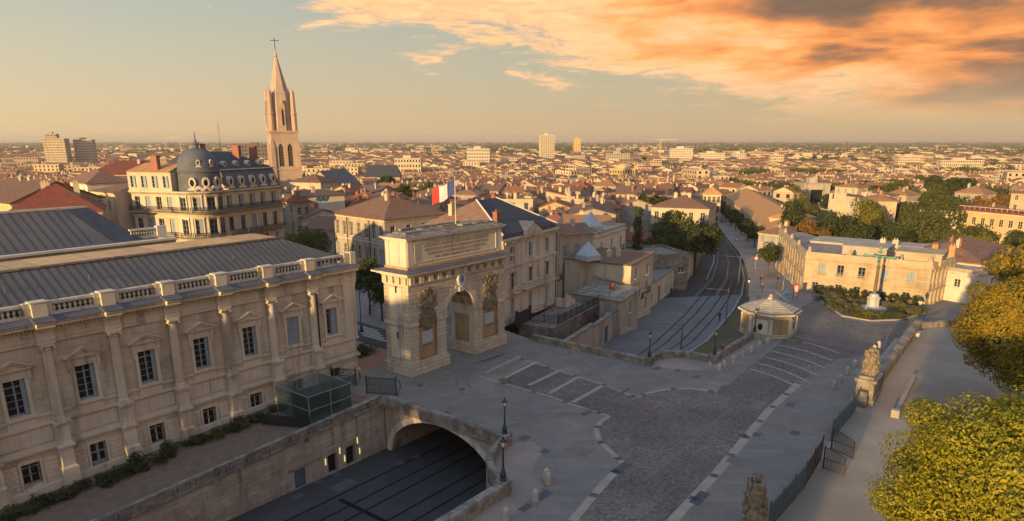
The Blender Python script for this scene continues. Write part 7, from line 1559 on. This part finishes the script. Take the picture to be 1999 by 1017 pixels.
while n < 58 and tries < 3000:
    tries += 1; x, y = rg.uniform(48, 66), rg.uniform(95, 114)
    if inpoly(x, y, gpoly) and math.hypot(x - crs.x, y - crs.y) > 2.2:
        k = rg.choice([0, 1, 2, 2, 3, 1]); shrub(Vector((x, y, .1)), rg.uniform(.7, 1.2), rg.uniform(.5, .95), k, f'{["dark", "green", "silvery grass-like", "yellowish"][k]} shrub in the planted bed around the cross', f'{["dark", "green", "silvery", "yellowish"][k]} shrubs around the cross', n); n += 1
BOX_ = crown(70, DARKG, 1, 1, .95, 2200, .07, 60, cs=.2, flat_bottom=.8)
for i, px in enumerate((1598, 1618, 1641, 1664, 1690, 1718, 1742, 1766, 1789)):
    p = G(px, 573 + (px - 1598) * .118, 0); o = inst('topiary_ball', BOX_, None, (p.x, p.y, .75), i, (1.0, 1.0, .95)); tag(o, f'clipped round box bush, {["first", "second", "third", "fourth", "fifth", "sixth", "seventh", "eighth", "last"][i]} from the left before the pale mansion', 'bush', 'clipped bushes before the mansion')
for px, py, r in ((716, 688, 1.5), (704, 694, 1.0)): shrub(G(px, py), r, .9, 0, 'low spreading shrub on the red paving left of the arch' if r > 1.2 else 'smaller shrub tucked against the courthouse corner', 'shrubs on the red paving')
# ================================================================== PAVILION, CROSS, TROPHIES, WALLS AND FENCES
pv = thing('octagonal_pavilion', 'octagonal stone pavilion with stepped stone roof at the end of the parapet', 'pavilion', LW(46.0, -31.2), AZ)
def octo(m, pr, rot=22.5): m.T = Matrix.Rotation(R(rot), 4, 'Z'); m.lathe(pr, 8); m.T = None
m = MB(); octo(m, [(3.75, -.1), (3.75, .5), (3.55, .52), (3.55, 2.75)]); m.build('wall', mat('pavilion_ashlar', (.50, .42, .30), (.40, .34, .25), .5, bump=.5, streak=(GRIME, 1.0, .45), brick=(.9, .36, .02)), pv)
m = MB(); octo(m, [(3.6, 2.752), (3.75, 2.95), (4.15, 3.1), (4.2, 3.35), (3.9, 3.36)]); m.build('cornice', K['stone'], pv)
m = MB(); octo(m, [(4.0, 3.362), (3.9, 3.5), (3.8, 3.52)]); m.build('lead_flashing', K['lead'], pv)
for i in range(6): m = MB(); octo(m, [(3.8 - i * .55, 3.50 + i * .2), (3.8 - i * .55, 3.58 + i * .2), (3.28 - i * .55, 3.70 + i * .2)]); m.build('roof_course', K['greyrender'], pv)
m = MB(); m.box(-.4, .4, -.3, .3, 4.6, 4.95); m.ball((0, 0, 5.1), .3, .25, .3, 8, 5); m.ball((.3, 0, 4.95), .18, .18, .2, 6, 4); m.build('finial', K['stone'], pv)
for k in range(8):
    a = R(45 * k); T = Matrix.Rotation(a, 4, 'Z'); ap = 3.55 * math.cos(R(22.5))
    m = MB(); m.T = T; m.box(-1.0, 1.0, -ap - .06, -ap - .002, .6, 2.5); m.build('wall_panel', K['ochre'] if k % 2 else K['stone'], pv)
    if k % 2 == 0:
        m = MB(); m.T = T; n = 14; m.add([(.33 * math.cos(2 * math.pi * i / n), -ap - .10, 1.5 + .48 * math.sin(2 * math.pi * i / n)) for i in range(n)], [tuple(range(n))]); m.T = T @ Matrix.Translation((0, -ap - .08, 1.5)) @ Matrix.Rotation(R(90), 4, 'X'); m.build('oval_window', K['glass'], pv)
    m = MB(); m.T = Matrix.Rotation(a + R(22.5), 4, 'Z'); m.box(-.22, .22, -3.66, -3.35, .52, 2.74); m.build('corner_pier', K['stone'], pv)
cr = thing('mission_cross', 'tall crucifix with green bronze figure on a marble base in the planted bed', 'cross', (crs.x, crs.y, 0), R(-38))
m = MB(); octo(m, [(2.1, 0), (2.1, .25), (1.9, .27), (1.9, .4)]); m.build('step', K['marble'], cr)
m = MB(); octo(m, [(1.05, .4), (1.0, .6), (.9, .65), (.88, 1.7), (1.02, 1.78), (1.02, 1.95), (.75, 2.1), (.6, 2.45), (.4, 2.55)]); m.build('pedestal', K['marble'], cr)
m = MB(); m.lathe([(.28, 2.55), (.26, 3.2), (.22, 6.6), (.28, 6.75), (.2, 6.9)], 12); m.build('shaft', K['darkstone'], cr)
m = MB(); m.box(-.12, .12, -.1, .1, 6.9, 9.6); m.box(-2.0, 2.0, -.1, .1, 8.25, 8.5)
for x, z in ((-2.05, 8.37), (2.05, 8.37), (0, 9.7)):
    for dx, dz in ((0, 0), (.16, 0), (-.16, 0), (0, .16), (0, -.16)): m.ball((x + dx, 0, z + dz), .15, .1, .15, 6, 4)
m.build('crossbeam', K['bronze'], cr)
m = MB(); m.tube([(0, -.2, 6.95), (.03, -.24, 7.3), (0, -.2, 7.6)], .10, 7, .14); m.tube([(0, -.2, 7.55), (0, -.22, 7.9), (0, -.2, 8.2)], .17, 8, .2); m.tube([(0, -.2, 8.18), (-.5, -.17, 8.3), (-1.25, -.14, 8.42)], .08, 6, .05); m.tube([(0, -.2, 8.18), (.5, -.17, 8.3), (1.25, -.14, 8.42)], .08, 6, .05); m.ball((.05, -.28, 8.48), .14, .15, .18, 8, 6); m.box(-.2, .2, -.3, -.12, 7.45, 7.7); m.box(-.35, .35, -.14, -.1, 9.0, 9.2); m.build('figure', K['bronze'], cr, smooth=True)
def trophy(name, label, p, ang, z0, h, seed):
    t = thing(name, label, 'sculpture', p, ang); m = MB(); rg_ = random.Random(seed)
    m.lathe([(.55, z0), (.7, z0 + h * .2), (.5, z0 + h * .5), (.6, z0 + h * .75), (.3, z0 + h * .92)], 9); m.build('core', K['relief'], t)
    m = MB()
    for i in range(60):                                   # shields, drums, banners and leaves piled round the core
        a = rg_.uniform(0, 6.28); z = z0 + h * rg_.uniform(.05, .95); r = .62 - .15 * abs((z - z0) / h - .3)
        m.T = Matrix.Translation((r * math.cos(a), r * math.sin(a), z)) @ Matrix.Rotation(a, 4, 'Z') @ Matrix.Rotation(rg_.uniform(-.9, .9), 4, 'X') @ Matrix.Rotation(rg_.uniform(-.5, .5), 4, 'Y')
        if i % 3 == 0: m.ball((0, 0, 0), .13, rg_.uniform(.15, .32), rg_.uniform(.18, .38), 7, 5)
        elif i % 3 == 1: m.hexa([(-.05, -.1, -.4), (.08, -.1, -.4), (.08, .1, -.4), (-.05, .1, -.4)], [(-.02, -.16, .35), (.14, -.16, .35), (.14, .12, .35), (-.02, .12, .35)])
        else: m.lathe([(.14, -.2), (.17, 0), (.14, .2)], 7)
    tag(m.build('carved_trophy', K['relief'], t), kind='stuff')
    m = MB(); m.ball((0, 0, z0 + h), .24, .24, .28, 8, 6)
    for i in range(9): a = 6.28 * i / 9; m.tube([(0, 0, z0 + h + .1), (.25 * math.cos(a), .25 * math.sin(a), z0 + h + .3), (.42 * math.cos(a), .42 * math.sin(a), z0 + h + .12)], .06, 5, .02)
    m.build('plumed_helmet', K['relief'], t, smooth=True); return t
PW0, PW1 = Vector((36.2, 65.6, 0)), Vector((57.6, 93.6, 0)); pa = math.atan2(PW1.y - PW0.y, PW1.x - PW0.x)
t1 = trophy('stone_trophy', 'weathered stone trophy of arms on a moulded pedestal at the gate wall', PW0, pa, 2.75, 2.5, 3)
for bx in ((-1.5, 1.7, -.95, .95, -.2, .5), (-1.3, 1.5, -.8, .8, .5, 2.3), (-1.55, 1.75, -1.0, 1.0, 2.3, 2.55), (-1.2, 1.2, -.7, .7, 2.55, 2.8)): m = MB(); m.box(*bx); m.build('pedestal_course', K['coping'], t1)
m = MB(); m.box(-2.6, -1.55, -.5, .5, -.2, .9); m.box(-2.2, -1.56, -.4, .4, .9, 1.5); m.build('pedestal_step', K['coping'], t1)
t2 = trophy('stone_trophy', 'tall weathered stone trophy cut by the bottom edge of the picture', G(1467, 1060, 0), pa, 1.4, 3.3, 8)
for bx in ((-1.3, 1.3, -1.0, 1.0, -.2, .45), (-1.05, 1.05, -.8, .8, .45, 1.45)): m = MB(); m.box(*bx); m.build('pedestal_course', K['coping'], t2)
pw = thing('promenade_wall', 'low golden stone wall with sloping coping between street and sandy promenade', 'wall', PW0, pa); WL = (PW1 - PW0).length; n = 20
for i in range(n):
    x0, x1 = 2.1 + (WL - 2.1) * i / n, 2.1 + (WL - 2.1) * (i + 1) / n; h = 1.25 - .25 * i / n
    m = MB(); m.box(x0 + .01, x1 - .01, -.45, .55, -.1, h); m.hexa([(x0 + .01, -.55, h), (x1 - .01, -.55, h), (x1 - .01, .6, h), (x0 + .01, .6, h)], [(x0 + .01, -.35, h + .22), (x1 - .01, -.35, h + .22), (x1 - .01, .35, h + .3), (x0 + .01, .35, h + .3)]); m.build('wall_stone', K['coping'] if i % 3 else K['ochre'], pw)
m = MB(); m.box(2.0, WL * .75, .62, 1.5, -.1, .22); m.build('kerb_step', K['pale'], pw)
w2 = thing('boundary_parapet', 'short run of pale parapet stones closing the far end of the promenade', 'wall', G(1797, 640), 0)
A = G(1797, 640); B = G(1960, 628); W_, a_ = xywall(A, B); w2.rotation_euler.z = a_
for i in range(8): m = MB(); m.box(W_ * i / 8 + .02, W_ * (i + 1) / 8 - .02, -.3, .3, -.1, .85 + random.uniform(-.05, .05)); m.build('wall_stone', K['coping'], w2)
for i, (px, py, lb) in enumerate(((1792, 655, 'farthest stone bench against the promenade wall'), (1768, 676, 'middle stone bench against the promenade wall'), (1750, 700, 'nearest stone bench against the promenade wall'))):
    p = G(px, py); b = thing('stone_bench', lb, 'bench', p, pa, 'stone benches'); m = MB(); m.box(-.8, .8, -.28, .28, .36, .5); m.build('seat', K['marble'], b)
    for s in (-.5, .5): m = MB(); m.box(s - .12, s + .12, -.2, .2, 0, .36); m.build('support', K['marble'], b)
# ramp edge and steps on the promenade
A, B = G(1785, 738), G(1748, 812); W_, a_ = xywall(A, B); rk = thing('ramp_kerb', 'low pale kerb wall with square end block beside the promenade ramp', 'wall', A, a_)
for i in range(4): m = MB(); m.box(W_ * i / 4 + .01, W_ * (i + 1) / 4 - .01, -.2, .2, -.05, .45); m.build('kerb_stone', K['pale'], rk)
m = MB(); m.box(W_ - .05, W_ + .6, -.35, .35, -.05, .75); m.build('end_block', K['pale'], rk)
A, B = G(1760, 812), G(1900, 850); W_, a_ = xywall(A, B); sp = thing('promenade_steps', 'three broad stone steps next to the ramp kerb', 'steps', A, a_)
for i in range(3): m = MB(); m.box(.2, W_, i * .4, (i + 1) * .4 - .01, -.05, .1 + .12 * i); m.build('step', K['pale'], sp)
# boundary fence with open gate
def fence_px(a, b, h, mt, label, solid):
    A, B = G(*a), G(*b); W_, a_ = xywall(A, B); f = thing('boundary_fence', label, 'fence', A, a_); railing(f, (0, 0, 0), (W_, 0, 0), h, mt, .18, (.06, .5, .95), post=2.4, solid=solid); return f
fence_px((1668, 803), (1622, 862), 1.9, 'bluefence', 'blue-grey sheeted railing between gate and stone pedestal', 'bluefence')
fence_px((1602, 898), (1570, 952), 2.0, 'brownfence', 'rust-brown sheeted railing panel next to the open gate', 'brownfence')
fence_px((1569, 954), (1500, 1035), 2.0, 'bluefence', 'blue-grey sheeted railing running out of the picture bottom', 'bluefence')
def gate_leaf(a, b, label):
    A, B = G(*a), G(*b); W_, a_ = xywall(A, B); g = thing('iron_gate', label, 'gate', A, a_, 'gate leaves')
    for i in range(14): x = W_ * (i + .5) / 14; m = MB(); m.box(x - .02, x + .02, -.02, .02, .1, 1.9 - .35 * (x / W_) ** 2); m.build('bar', K['brownfence'], g)
    for z in (.12, .95): m = MB(); m.box(0, W_, -.025, .025, z - .03, z + .03); m.build('rail', K['brownfence'], g)
    m = MB(); m.tube([(W_ * i / 8, 0, 1.9 - .35 * (i / 8) ** 2) for i in range(9)], .03, 6); m.build('top_rail', K['brownfence'], g)
    for x in (0, W_): m = MB(); m.box(x - .045, x + .045, -.045, .045, 0, 2.0 if x == 0 else 1.6); m.build('stile', K['brownfence'], g)
gate_leaf((1606, 915), (1646, 930), 'open gate leaf nearer the viewer'); gate_leaf((1622, 878), (1664, 896), 'open gate leaf farther from the viewer')
# ================================================================== LAMPS, BOLLARDS, GATES BY THE COURT
m = MB(); m.lathe([(.26, 0), (.26, .12), (.2, .16), (.22, .5), (.13, .7), (.16, .78), (.09, .9), (.07, 1.2), (.05, 2.4), (.07, 2.46), (.04, 2.5)], 12); POST = m.mesh('lamp_post', K['green'])
m = MB(); m.lathe([(.10, 2.5), (.2, 2.9), (.12, 2.92)], 6, cap=False); LANT = m.mesh('lantern', K['lampglass']); m = MB(); m.lathe([(.26, 2.9), (.2, 3.0), (.08, 3.1), (.09, 3.18), (.02, 3.32)], 6); m.lathe([(.13, 2.44), (.12, 2.52)], 6)
for i in range(6): a = 6.283 * i / 6; m.tube([(.105 * math.cos(a), .105 * math.sin(a), 2.5), (.205 * math.cos(a), .205 * math.sin(a), 2.92)], .015, 4)
CAPL = m.mesh('lamp_cap', K['green'])
def lamp(p, s, label): 
    t = thing('street_lamp', label, 'street lamp', p, 0, 'street lamps'); inst('lamp_post', POST, t, (0, 0, 0), 0, s); l = inst('lantern', LANT, t, (0, 0, 0), 0, s); inst('lamp_cap', CAPL, l); return t
lamp(LW(-4.9, -25.3, 1.15), 1.0, 'green lamp on the pier where bridge parapet meets the corner bay'); lamp(LW(-11.6, -30.5, 1.15), 1.08, 'green lamp on the pier nearest to the viewer by the sunken road')
lamp(LW(22.9, -24.9, 1.0), .95, 'lamp on the far parapet left of the curved bay'); lamp(LW(28.5, -30.6, 1.0), .95, 'lamp on the far parapet right of the curved bay')
lamp(LW(42.0, -30.7, .9), 1.0, 'dark lamp in front of the octagonal pavilion'); lamp(G(1789, 640), 1.35, 'lamp at the end of the promenade wall'); lamp(G(1459, 585), 1.15, 'lamp at the street corner above the sunken road')
tl = thing('street_lamp', 'tall curved-arm street lamp between courthouse and arch', 'street lamp', G(706, 648), 0, 'street lamps'); m = MB(); m.lathe([(.28, 0), (.28, .3), (.18, .5), (.16, 1.0), (.07, 1.1)], 10); m.tube([(0, 0, 1.1), (0, 0, 6.2), (-.2, 0, 6.9), (-.8, 0, 7.2), (-1.1, 0, 7.0)], .06, 8); m.build('lamp_post', K['iron'], tl); m = MB(); m.ball((-1.15, 0, 6.85), .2, .2, .16); m.build('lantern', K['lampglass'], tl)
BOL = MB().lathe([(.24, 0), (.23, .55), (.19, .72), (.1, .82), (.02, .84)], 12).mesh('bollard', mat('pale_bollard_stone', (.40, .36, .31), (.33, .30, .26), 3, bump=.2, rnd=.1))
for i, (px, py) in enumerate(((1385, 720), (1404, 722), (1413, 716), (1431, 706), (1449, 697), (1466, 688), (1482, 679), (1498, 670))): o = inst('bollard', BOL, None, G(px, py), i); tag(o, f'stone bollard, {["first", "second", "third", "fourth", "fifth", "sixth", "seventh", "last"][i]} from the viewer along the far pavement', 'bollard', 'bollards by the far pavement')
for i, (px, py, lb) in enumerate(((1070, 944, 'nearer of the paired pale bollards on the near pavement corner'), (1067, 936, 'farther of the paired pale bollards on the near pavement corner'), (1045, 978, 'pale bollard in the middle of the near pavement edge'), (988, 1014, 'pale bollard at the bottom edge of the picture'))): tag(inst('bollard', BOL, None, G(px, py), i, 1.15), lb, 'bollard', 'bollards by the near pavement')
for i, (px, py) in enumerate(((1628, 758), (1640, 746), (1654, 730), (1668, 716), (1698, 694), (1706, 686), (1715, 678))): tag(inst('bollard', BOL, None, G(px, py), i, 1.05), f'stone bollard, {["first", "second", "third", "fourth", "fifth", "sixth", "last"][i]} counted from the stone trophy along the promenade wall', 'bollard', 'bollards by the promenade wall')
for (a, b, lb) in (((-4.3, -.7, 0), (-3.0, -3.2, 0), 'dark spiked gate leaf against the courthouse corner'), ((-3.9, -6.0, 0), (-2.4, -8.9, 0), 'dark spiked gate leaf by the end of the terrace balustrade')):
    g = frame_thing('terrace_gate', lb, 'gate'); railing(g, a, b, 1.9, 'green', .13, (.08, .55, .92), post=3.2, r=.022)
    d = (Vector(b) - Vector(a)); m = MB(); m.tube([Vector(b) + Vector((.1, 0, .1)), Vector(b) + Vector((.7, .1, .7)), Vector(b) + Vector((.6, .1, 1.4)), Vector(b) + Vector((.05, 0, 1.8))], .05, 6); m.build('scroll_brace', K['green'], g)
# glass lift house on the terrace
glassm = bpy.data.materials.new('green_tinted_glass'); glassm.use_nodes = True; nt = glassm.node_tree; b_ = nt.nodes['Principled BSDF']; b_.inputs['Base Color'].default_value = (.10, .16, .15, 1); b_.inputs['Roughness'].default_value = .05
tr_ = nt.nodes.new('ShaderNodeBsdfTransparent'); tr_.inputs[0].default_value = (.55, .68, .64, 1); mx_ = nt.nodes.new('ShaderNodeMixShader'); mx_.inputs[0].default_value = .30; nt.links.new(tr_.outputs[0], mx_.inputs[1]); nt.links.new(b_.outputs[0], mx_.inputs[2]); nt.links.new(mx_.outputs[0], nt.nodes['Material Output'].inputs[0])
lf = frame_thing('glass_lift_house', 'green-tinted glass lift house with slim steel frame on the terrace', 'kiosk', -12.2, -7.7, -.35); X_, Y_, H__ = 5.0, 5.2, 2.85
for x in (0, X_ / 2, X_):
    for y in (0, Y_): m = MB(); m.box(x - .03, x + .03, y - .03, y + .03, 0, H__); m.build('steel_post', K['frame'], lf)
for z in (1.45, H__):
    for y in (0, Y_): m = MB(); m.box(0, X_, y - .028, y + .028, z - .03, z + .03); m.build('steel_rail', K['frame'], lf)
    for x in (0, X_): m = MB(); m.box(x - .028, x + .028, 0, Y_, z - .03, z + .03); m.build('steel_rail', K['frame'], lf)
for k in range(2):
    for z in range(2): m = MB(); x0 = k * X_ / 2; m.quad((x0 + .06, 0, .05 + z * 1.45), (x0 + X_ / 2 - .06, 0, .05 + z * 1.45), (x0 + X_ / 2 - .06, 0, 1.39 + z * 1.4), (x0 + .06, 0, 1.39 + z * 1.4)); m.build('pane', glassm, lf)
for x in (0, X_): m = MB(); m.quad((x, .06, .05), (x, Y_ - .06, .05), (x, Y_ - .06, H__ - .06), (x, .06, H__ - .06)); m.build('pane', glassm, lf)
m = MB(); m.quad((.06, .06, H__ + .02), (X_ - .06, .06, H__ + .02), (X_ - .06, Y_ - .06, H__ + .02), (.06, Y_ - .06, H__ + .02)); m.build('roof_pane', glassm, lf)
m = MB(); m.box(.5, 2.3, 1.2, 3.4, .0, 2.2); m.box(2.6, 4.4, 1.2, 3.4, 0, 2.2); m.box(.4, 4.5, 1.1, 3.5, 2.2, 2.35); m.build('lift_car', K['iron'], lf)
rp = frame_thing('ramp_railing', 'dark sheeted ramp railing left of the glass lift house', 'railing'); railing(rp, (-14.6, -3.6, -.5), (-12.6, -8.2, -.45), 1.15, 'iron', .16, (.08, .95), post=1.7, solid='iron')
# ================================================================== PEOPLE, BICYCLES, TRAFFIC FURNITURE
def person(p, heading, label, top, legs, pose='walk', scale=1.0, hair=(.04, .03, .02)):
    mt = bpy.data.materials.new('clothing'); mt.use_nodes = True; nt = mt.node_tree; b = nt.nodes['Principled BSDF']; b.inputs['Roughness'].default_value = .8
    tcn = nt.nodes.new('ShaderNodeTexCoord'); sx = nt.nodes.new('ShaderNodeSeparateXYZ'); nt.links.new(tcn.outputs['Object'], sx.inputs[0]); dv = nt.nodes.new('ShaderNodeMath'); dv.operation = 'DIVIDE'; nt.links.new(sx.outputs[2], dv.inputs[0]); dv.inputs[1].default_value = 1.8
    rp_ = nt.nodes.new('ShaderNodeValToRGB'); rp_.color_ramp.interpolation = 'CONSTANT'; e = rp_.color_ramp.elements; e[0].color = (.02, .02, .02, 1); e[1].position = .05; e[1].color = (*legs, 1)
    for q, c in ((.53, top), (.83, (.45, .27, .18)), (.945, hair)): e.new(q).color = (*c, 1)
    nt.links.new(dv.outputs[0], rp_.inputs[0]); nt.links.new(rp_.outputs[0], b.inputs['Base Color'])
    if pose == 'walk': J = {'pel': (0, 0, .95), 'ch': (.02, 0, 1.3), 'nk': (.03, 0, 1.5), 'hd': (.05, 0, 1.62), 'tp': (.05, 0, 1.74), 'lh': (0, .1, .9), 'lk': (.18, .1, .52), 'lf': (.22, .1, .08), 'lt': (.36, .1, .04), 'rh': (0, -.1, .9), 'rk': (-.08, -.1, .5), 'rf': (-.3, -.1, .12), 'rt': (-.2, -.1, .03), 'ls': (.02, .19, 1.42), 'le': (-.12, .24, 1.14), 'lw': (-.05, .24, .9), 'rs': (.02, -.19, 1.42), 're': (.08, -.24, 1.14), 'rw': (.26, -.22, .95)}
    else: J = {'pel': (-.15, 0, .98), 'ch': (.1, 0, 1.3), 'nk': (.2, 0, 1.46), 'hd': (.26, 0, 1.58), 'tp': (.28, 0, 1.71), 'lh': (-.12, .1, .93), 'lk': (.25, .1, .78), 'lf': (.12, .1, .36), 'lt': (.25, .1, .32), 'rh': (-.12, -.1, .93), 'rk': (.2, -.1, .6), 'rf': (.02, -.1, .2), 'rt': (.15, -.1, .17), 'ls': (.14, .19, 1.4), 'le': (.3, .24, 1.16), 'lw': (.52, .22, 1.08), 'rs': (.14, -.19, 1.4), 're': (.3, -.24, 1.16), 'rw': (.52, -.22, 1.08)}
    keys = list(J); ix = {k: i for i, k in enumerate(keys)}; E_ = [('pel', 'ch'), ('ch', 'nk'), ('nk', 'hd'), ('hd', 'tp'), ('pel', 'lh'), ('lh', 'lk'), ('lk', 'lf'), ('lf', 'lt'), ('pel', 'rh'), ('rh', 'rk'), ('rk', 'rf'), ('rf', 'rt'), ('ch', 'ls'), ('ls', 'le'), ('le', 'lw'), ('ch', 'rs'), ('rs', 're'), ('re', 'rw')]
    RAD = {'pel': .15, 'ch': .16, 'nk': .06, 'hd': .10, 'tp': .085, 'lh': .1, 'rh': .1, 'lk': .065, 'rk': .065, 'lf': .045, 'rf': .045, 'lt': .035, 'rt': .035, 'ls': .07, 'rs': .07, 'le': .048, 're': .048, 'lw': .035, 'rw': .035}
    me = bpy.data.meshes.new('person'); me.from_pydata([J[k] for k in keys], [(ix[a], ix[b2]) for a, b2 in E_], []); o = inst('person', me, None, p, heading, scale); me.materials.append(mt)
    bm = bmesh.new(); bm.from_mesh(me); sk = bm.verts.layers.skin.verify()
    for v in bm.verts: v[sk].radius = (RAD[keys[v.index]],) * 2; v[sk].use_root = v.index == 0
    bm.to_mesh(me); bm.free(); md = o.modifiers.new('skin', 'SKIN'); md.use_smooth_shade = True; sb = o.modifiers.new('sub', 'SUBSURF'); sb.levels = sb.render_levels = 1
    return tag(o, label, 'person')
person(G(1409, 696), R(200), 'person in a dark red top walking along the far pavement', (.22, .04, .035), (.05, .05, .06))
person(G(1127 + 360, 572), R(60), 'person in dark clothes crossing near the traffic light', (.03, .03, .035), (.04, .04, .06))
person(G(1515, 515, -2.4), R(80), 'person in reddish top walking by the mansion street wall', (.20, .05, .04), (.04, .04, .05))
person(G(1310, 577, LOW), R(30), 'person in dark clothes walking by the gateway wall on the sunken road', (.03, .03, .04), (.03, .03, .04))
def bicycle(p, heading, label, group=None):
    t = thing('bicycle', label, 'bicycle', p, heading, group)
    for x in (-.5, .52):
        m = MB(); m.tube([(x + .33 * math.cos(2 * math.pi * i / 18), 0, .34 + .33 * math.sin(2 * math.pi * i / 18)) for i in range(19)], .022, 5); w = m.build('wheel', K['iron'], t)
        m = MB()
        for i in range(6): a = math.pi * i / 6; m.tube([(x - .32 * math.cos(a), 0, .34 - .32 * math.sin(a)), (x + .32 * math.cos(a), 0, .34 + .32 * math.sin(a))], .005, 3)
        m.build('spokes', K['marble'], w)
    m = MB()
    for a, b in (((-.5, 0, .34), (-.05, 0, .34)), ((-.05, 0, .34), (-.2, 0, .85)), ((-.05, 0, .34), (.38, 0, .82)), ((-.18, 0, .78), (.38, 0, .82)), ((-.5, 0, .34), (-.18, 0, .78)), ((.52, 0, .34), (.36, 0, .98))): m.tube([a, b], .022, 5)
    m.build('frame', K['bluefence'], t); m = MB(); m.box(-.32, -.08, -.06, .06, .88, .93); m.build('saddle', K['iron'], t); m = MB(); m.tube([(.4, -.25, 1.02), (.36, 0, .98), (.4, .25, 1.02)], .015, 5); m.build('handlebar', K['iron'], t); return t
cp = G(1404, 627, LOW); bicycle(cp + Vector((0, 0, .025)), R(65), 'bicycle ridden along the sunken road'); person(cp + Vector((0, 0, .02)), R(65), 'cyclist in dark clothes riding along the sunken road', (.025, .025, .03), (.03, .03, .035), 'ride')
for i, (px, py, lb) in enumerate(((724, 606, 'parked bicycle left of its neighbour between courthouse and arch'), (735, 602, 'parked bicycle right of its neighbour between courthouse and arch'))): bicycle(G(px, py, .01), R(20 + 8 * i), lb, 'parked bicycles')
def post_sign(p, label, h, face, r=.3, round_=True):
    t = thing('road_sign', label, 'sign', p, 0, 'road signs'); m = MB(); m.tube([(0, 0, 0), (0, 0, h)], .035, 6); m.build('post', K['marble'], t); m = MB(); m.T = Matrix.Translation((0, -.04, h - r)) @ Matrix.Rotation(R(90), 4, 'X'); m.lathe([(r, 0), (r, .03)], 18 if round_ else 4); m.build('plate', face, t); m = MB(); m.T = Matrix.Translation((0, -.075, h - r)) @ Matrix.Rotation(R(90), 4, 'X'); m.lathe([(r * .72, 0), (r * .72, .004)], 18); m.build('plate_face', K['white'] if face == RED_ else face, t)
RED_ = mat('red_sign', (.5, .03, .03), (.45, .03, .03), 3, rough=.4); BLU_ = mat('blue_sign', (.02, .13, .42), (.02, .11, .36), 3, rough=.4)
post_sign(G(1474, 526, -2.2), 'round red-rimmed sign above a blue one at the street edge', 3.0, RED_, .45); post_sign(G(1528, 566, -.6), 'small round blue sign near the mansion corner', 2.4, BLU_, .35); post_sign(G(1533, 592), 'round blue sign behind the pavilion', 2.2, BLU_, .38); post_sign(G(1437, 484, -3.6), 'round red-rimmed sign under the street trees', 3.0, RED_, .5)
LITR = bpy.data.materials.new('lit_red_signal'); LITR.use_nodes = True; lb_ = LITR.node_tree.nodes['Principled BSDF']; lb_.inputs['Base Color'].default_value = (.6, .03, .02, 1); lb_.inputs['Emission Color'].default_value = (1, .06, .03, 1); lb_.inputs['Emission Strength'].default_value = 1.6
for px, py, z, lb in ((1483, 567, -.3, 'traffic light showing red at the street crossing'), (1516, 567, -.5, 'traffic light right of the one at the crossing')):
    t = thing('traffic_light', lb, 'traffic light', G(px, py, z), 0, 'traffic lights'); m = MB(); m.tube([(0, 0, 0), (0, 0, 2.6)], .05, 6); m.build('post', K['iron'], t); m = MB(); m.box(-.15, .15, -.14, .1, 2.0, 2.9); m.build('signal_box', K['iron'], t)
    for k in range(3): m = MB(); m.T = Matrix.Translation((0, -.142, 2.72 - k * .27)) @ Matrix.Rotation(R(90), 4, 'X'); m.lathe([(.1, 0), (.1, .02)], 10); m.build('signal_lens', LITR if k == 0 else K['dark'], t)
t = thing('info_panel', 'red-framed street panel by the mansion corner', 'panel', G(1552, 584, -.2), R(20)); m = MB(); m.box(-.5, -.4, -.06, .06, 0, 2.4); m.box(.4, .5, -.06, .06, 0, 2.4); m.box(-.5, .5, -.08, .08, 2.4, 2.6); m.build('frame', RED_, t); m = MB(); m.box(-.39, .39, -.03, .03, .5, 2.39); m.build('board', K['white'], t)
for px, py, h, lb in ((1416, 640, 6.8, 'grey tram mast beside the sunken road'), (1441, 560, 6.8, 'farther grey tram mast on the bend'), (1328, 700, 5.2, 'grey tram mast close to the curved bay')):
    t = thing('tram_mast', lb, 'mast', G(px, py, LOW), 0, 'tram masts'); m = MB(); m.tube([(0, 0, 0), (0, 0, h)], .11, 8, .08); m.build('pole', K['lead'], t); m = MB(); m.tube([(0, 0, h - .3), (-3.6, .6, h - .1)], .04, 5); m.build('bracket_arm', K['lead'], t)
# ================================================================== HAZE
m = MB(); m.box(-9500, 9500, -180, 14000, -17.5, 80); hz_ = bpy.data.materials.new('warm_haze'); hz_.use_nodes = True; nt = hz_.node_tree; nt.nodes.remove(nt.nodes['Principled BSDF']); pv_ = nt.nodes.new('ShaderNodeVolumePrincipled'); pv_.inputs['Color'].default_value = (.86, .80, .70, 1); pv_.inputs['Density'].default_value = .00011; pv_.inputs['Anisotropy'].default_value = .2; nt.links.new(pv_.outputs[0], nt.nodes['Material Output'].inputs['Volume'])
tag(m.build('haze', hz_), 'warm evening haze over the town and plain', 'haze', kind='stuff')
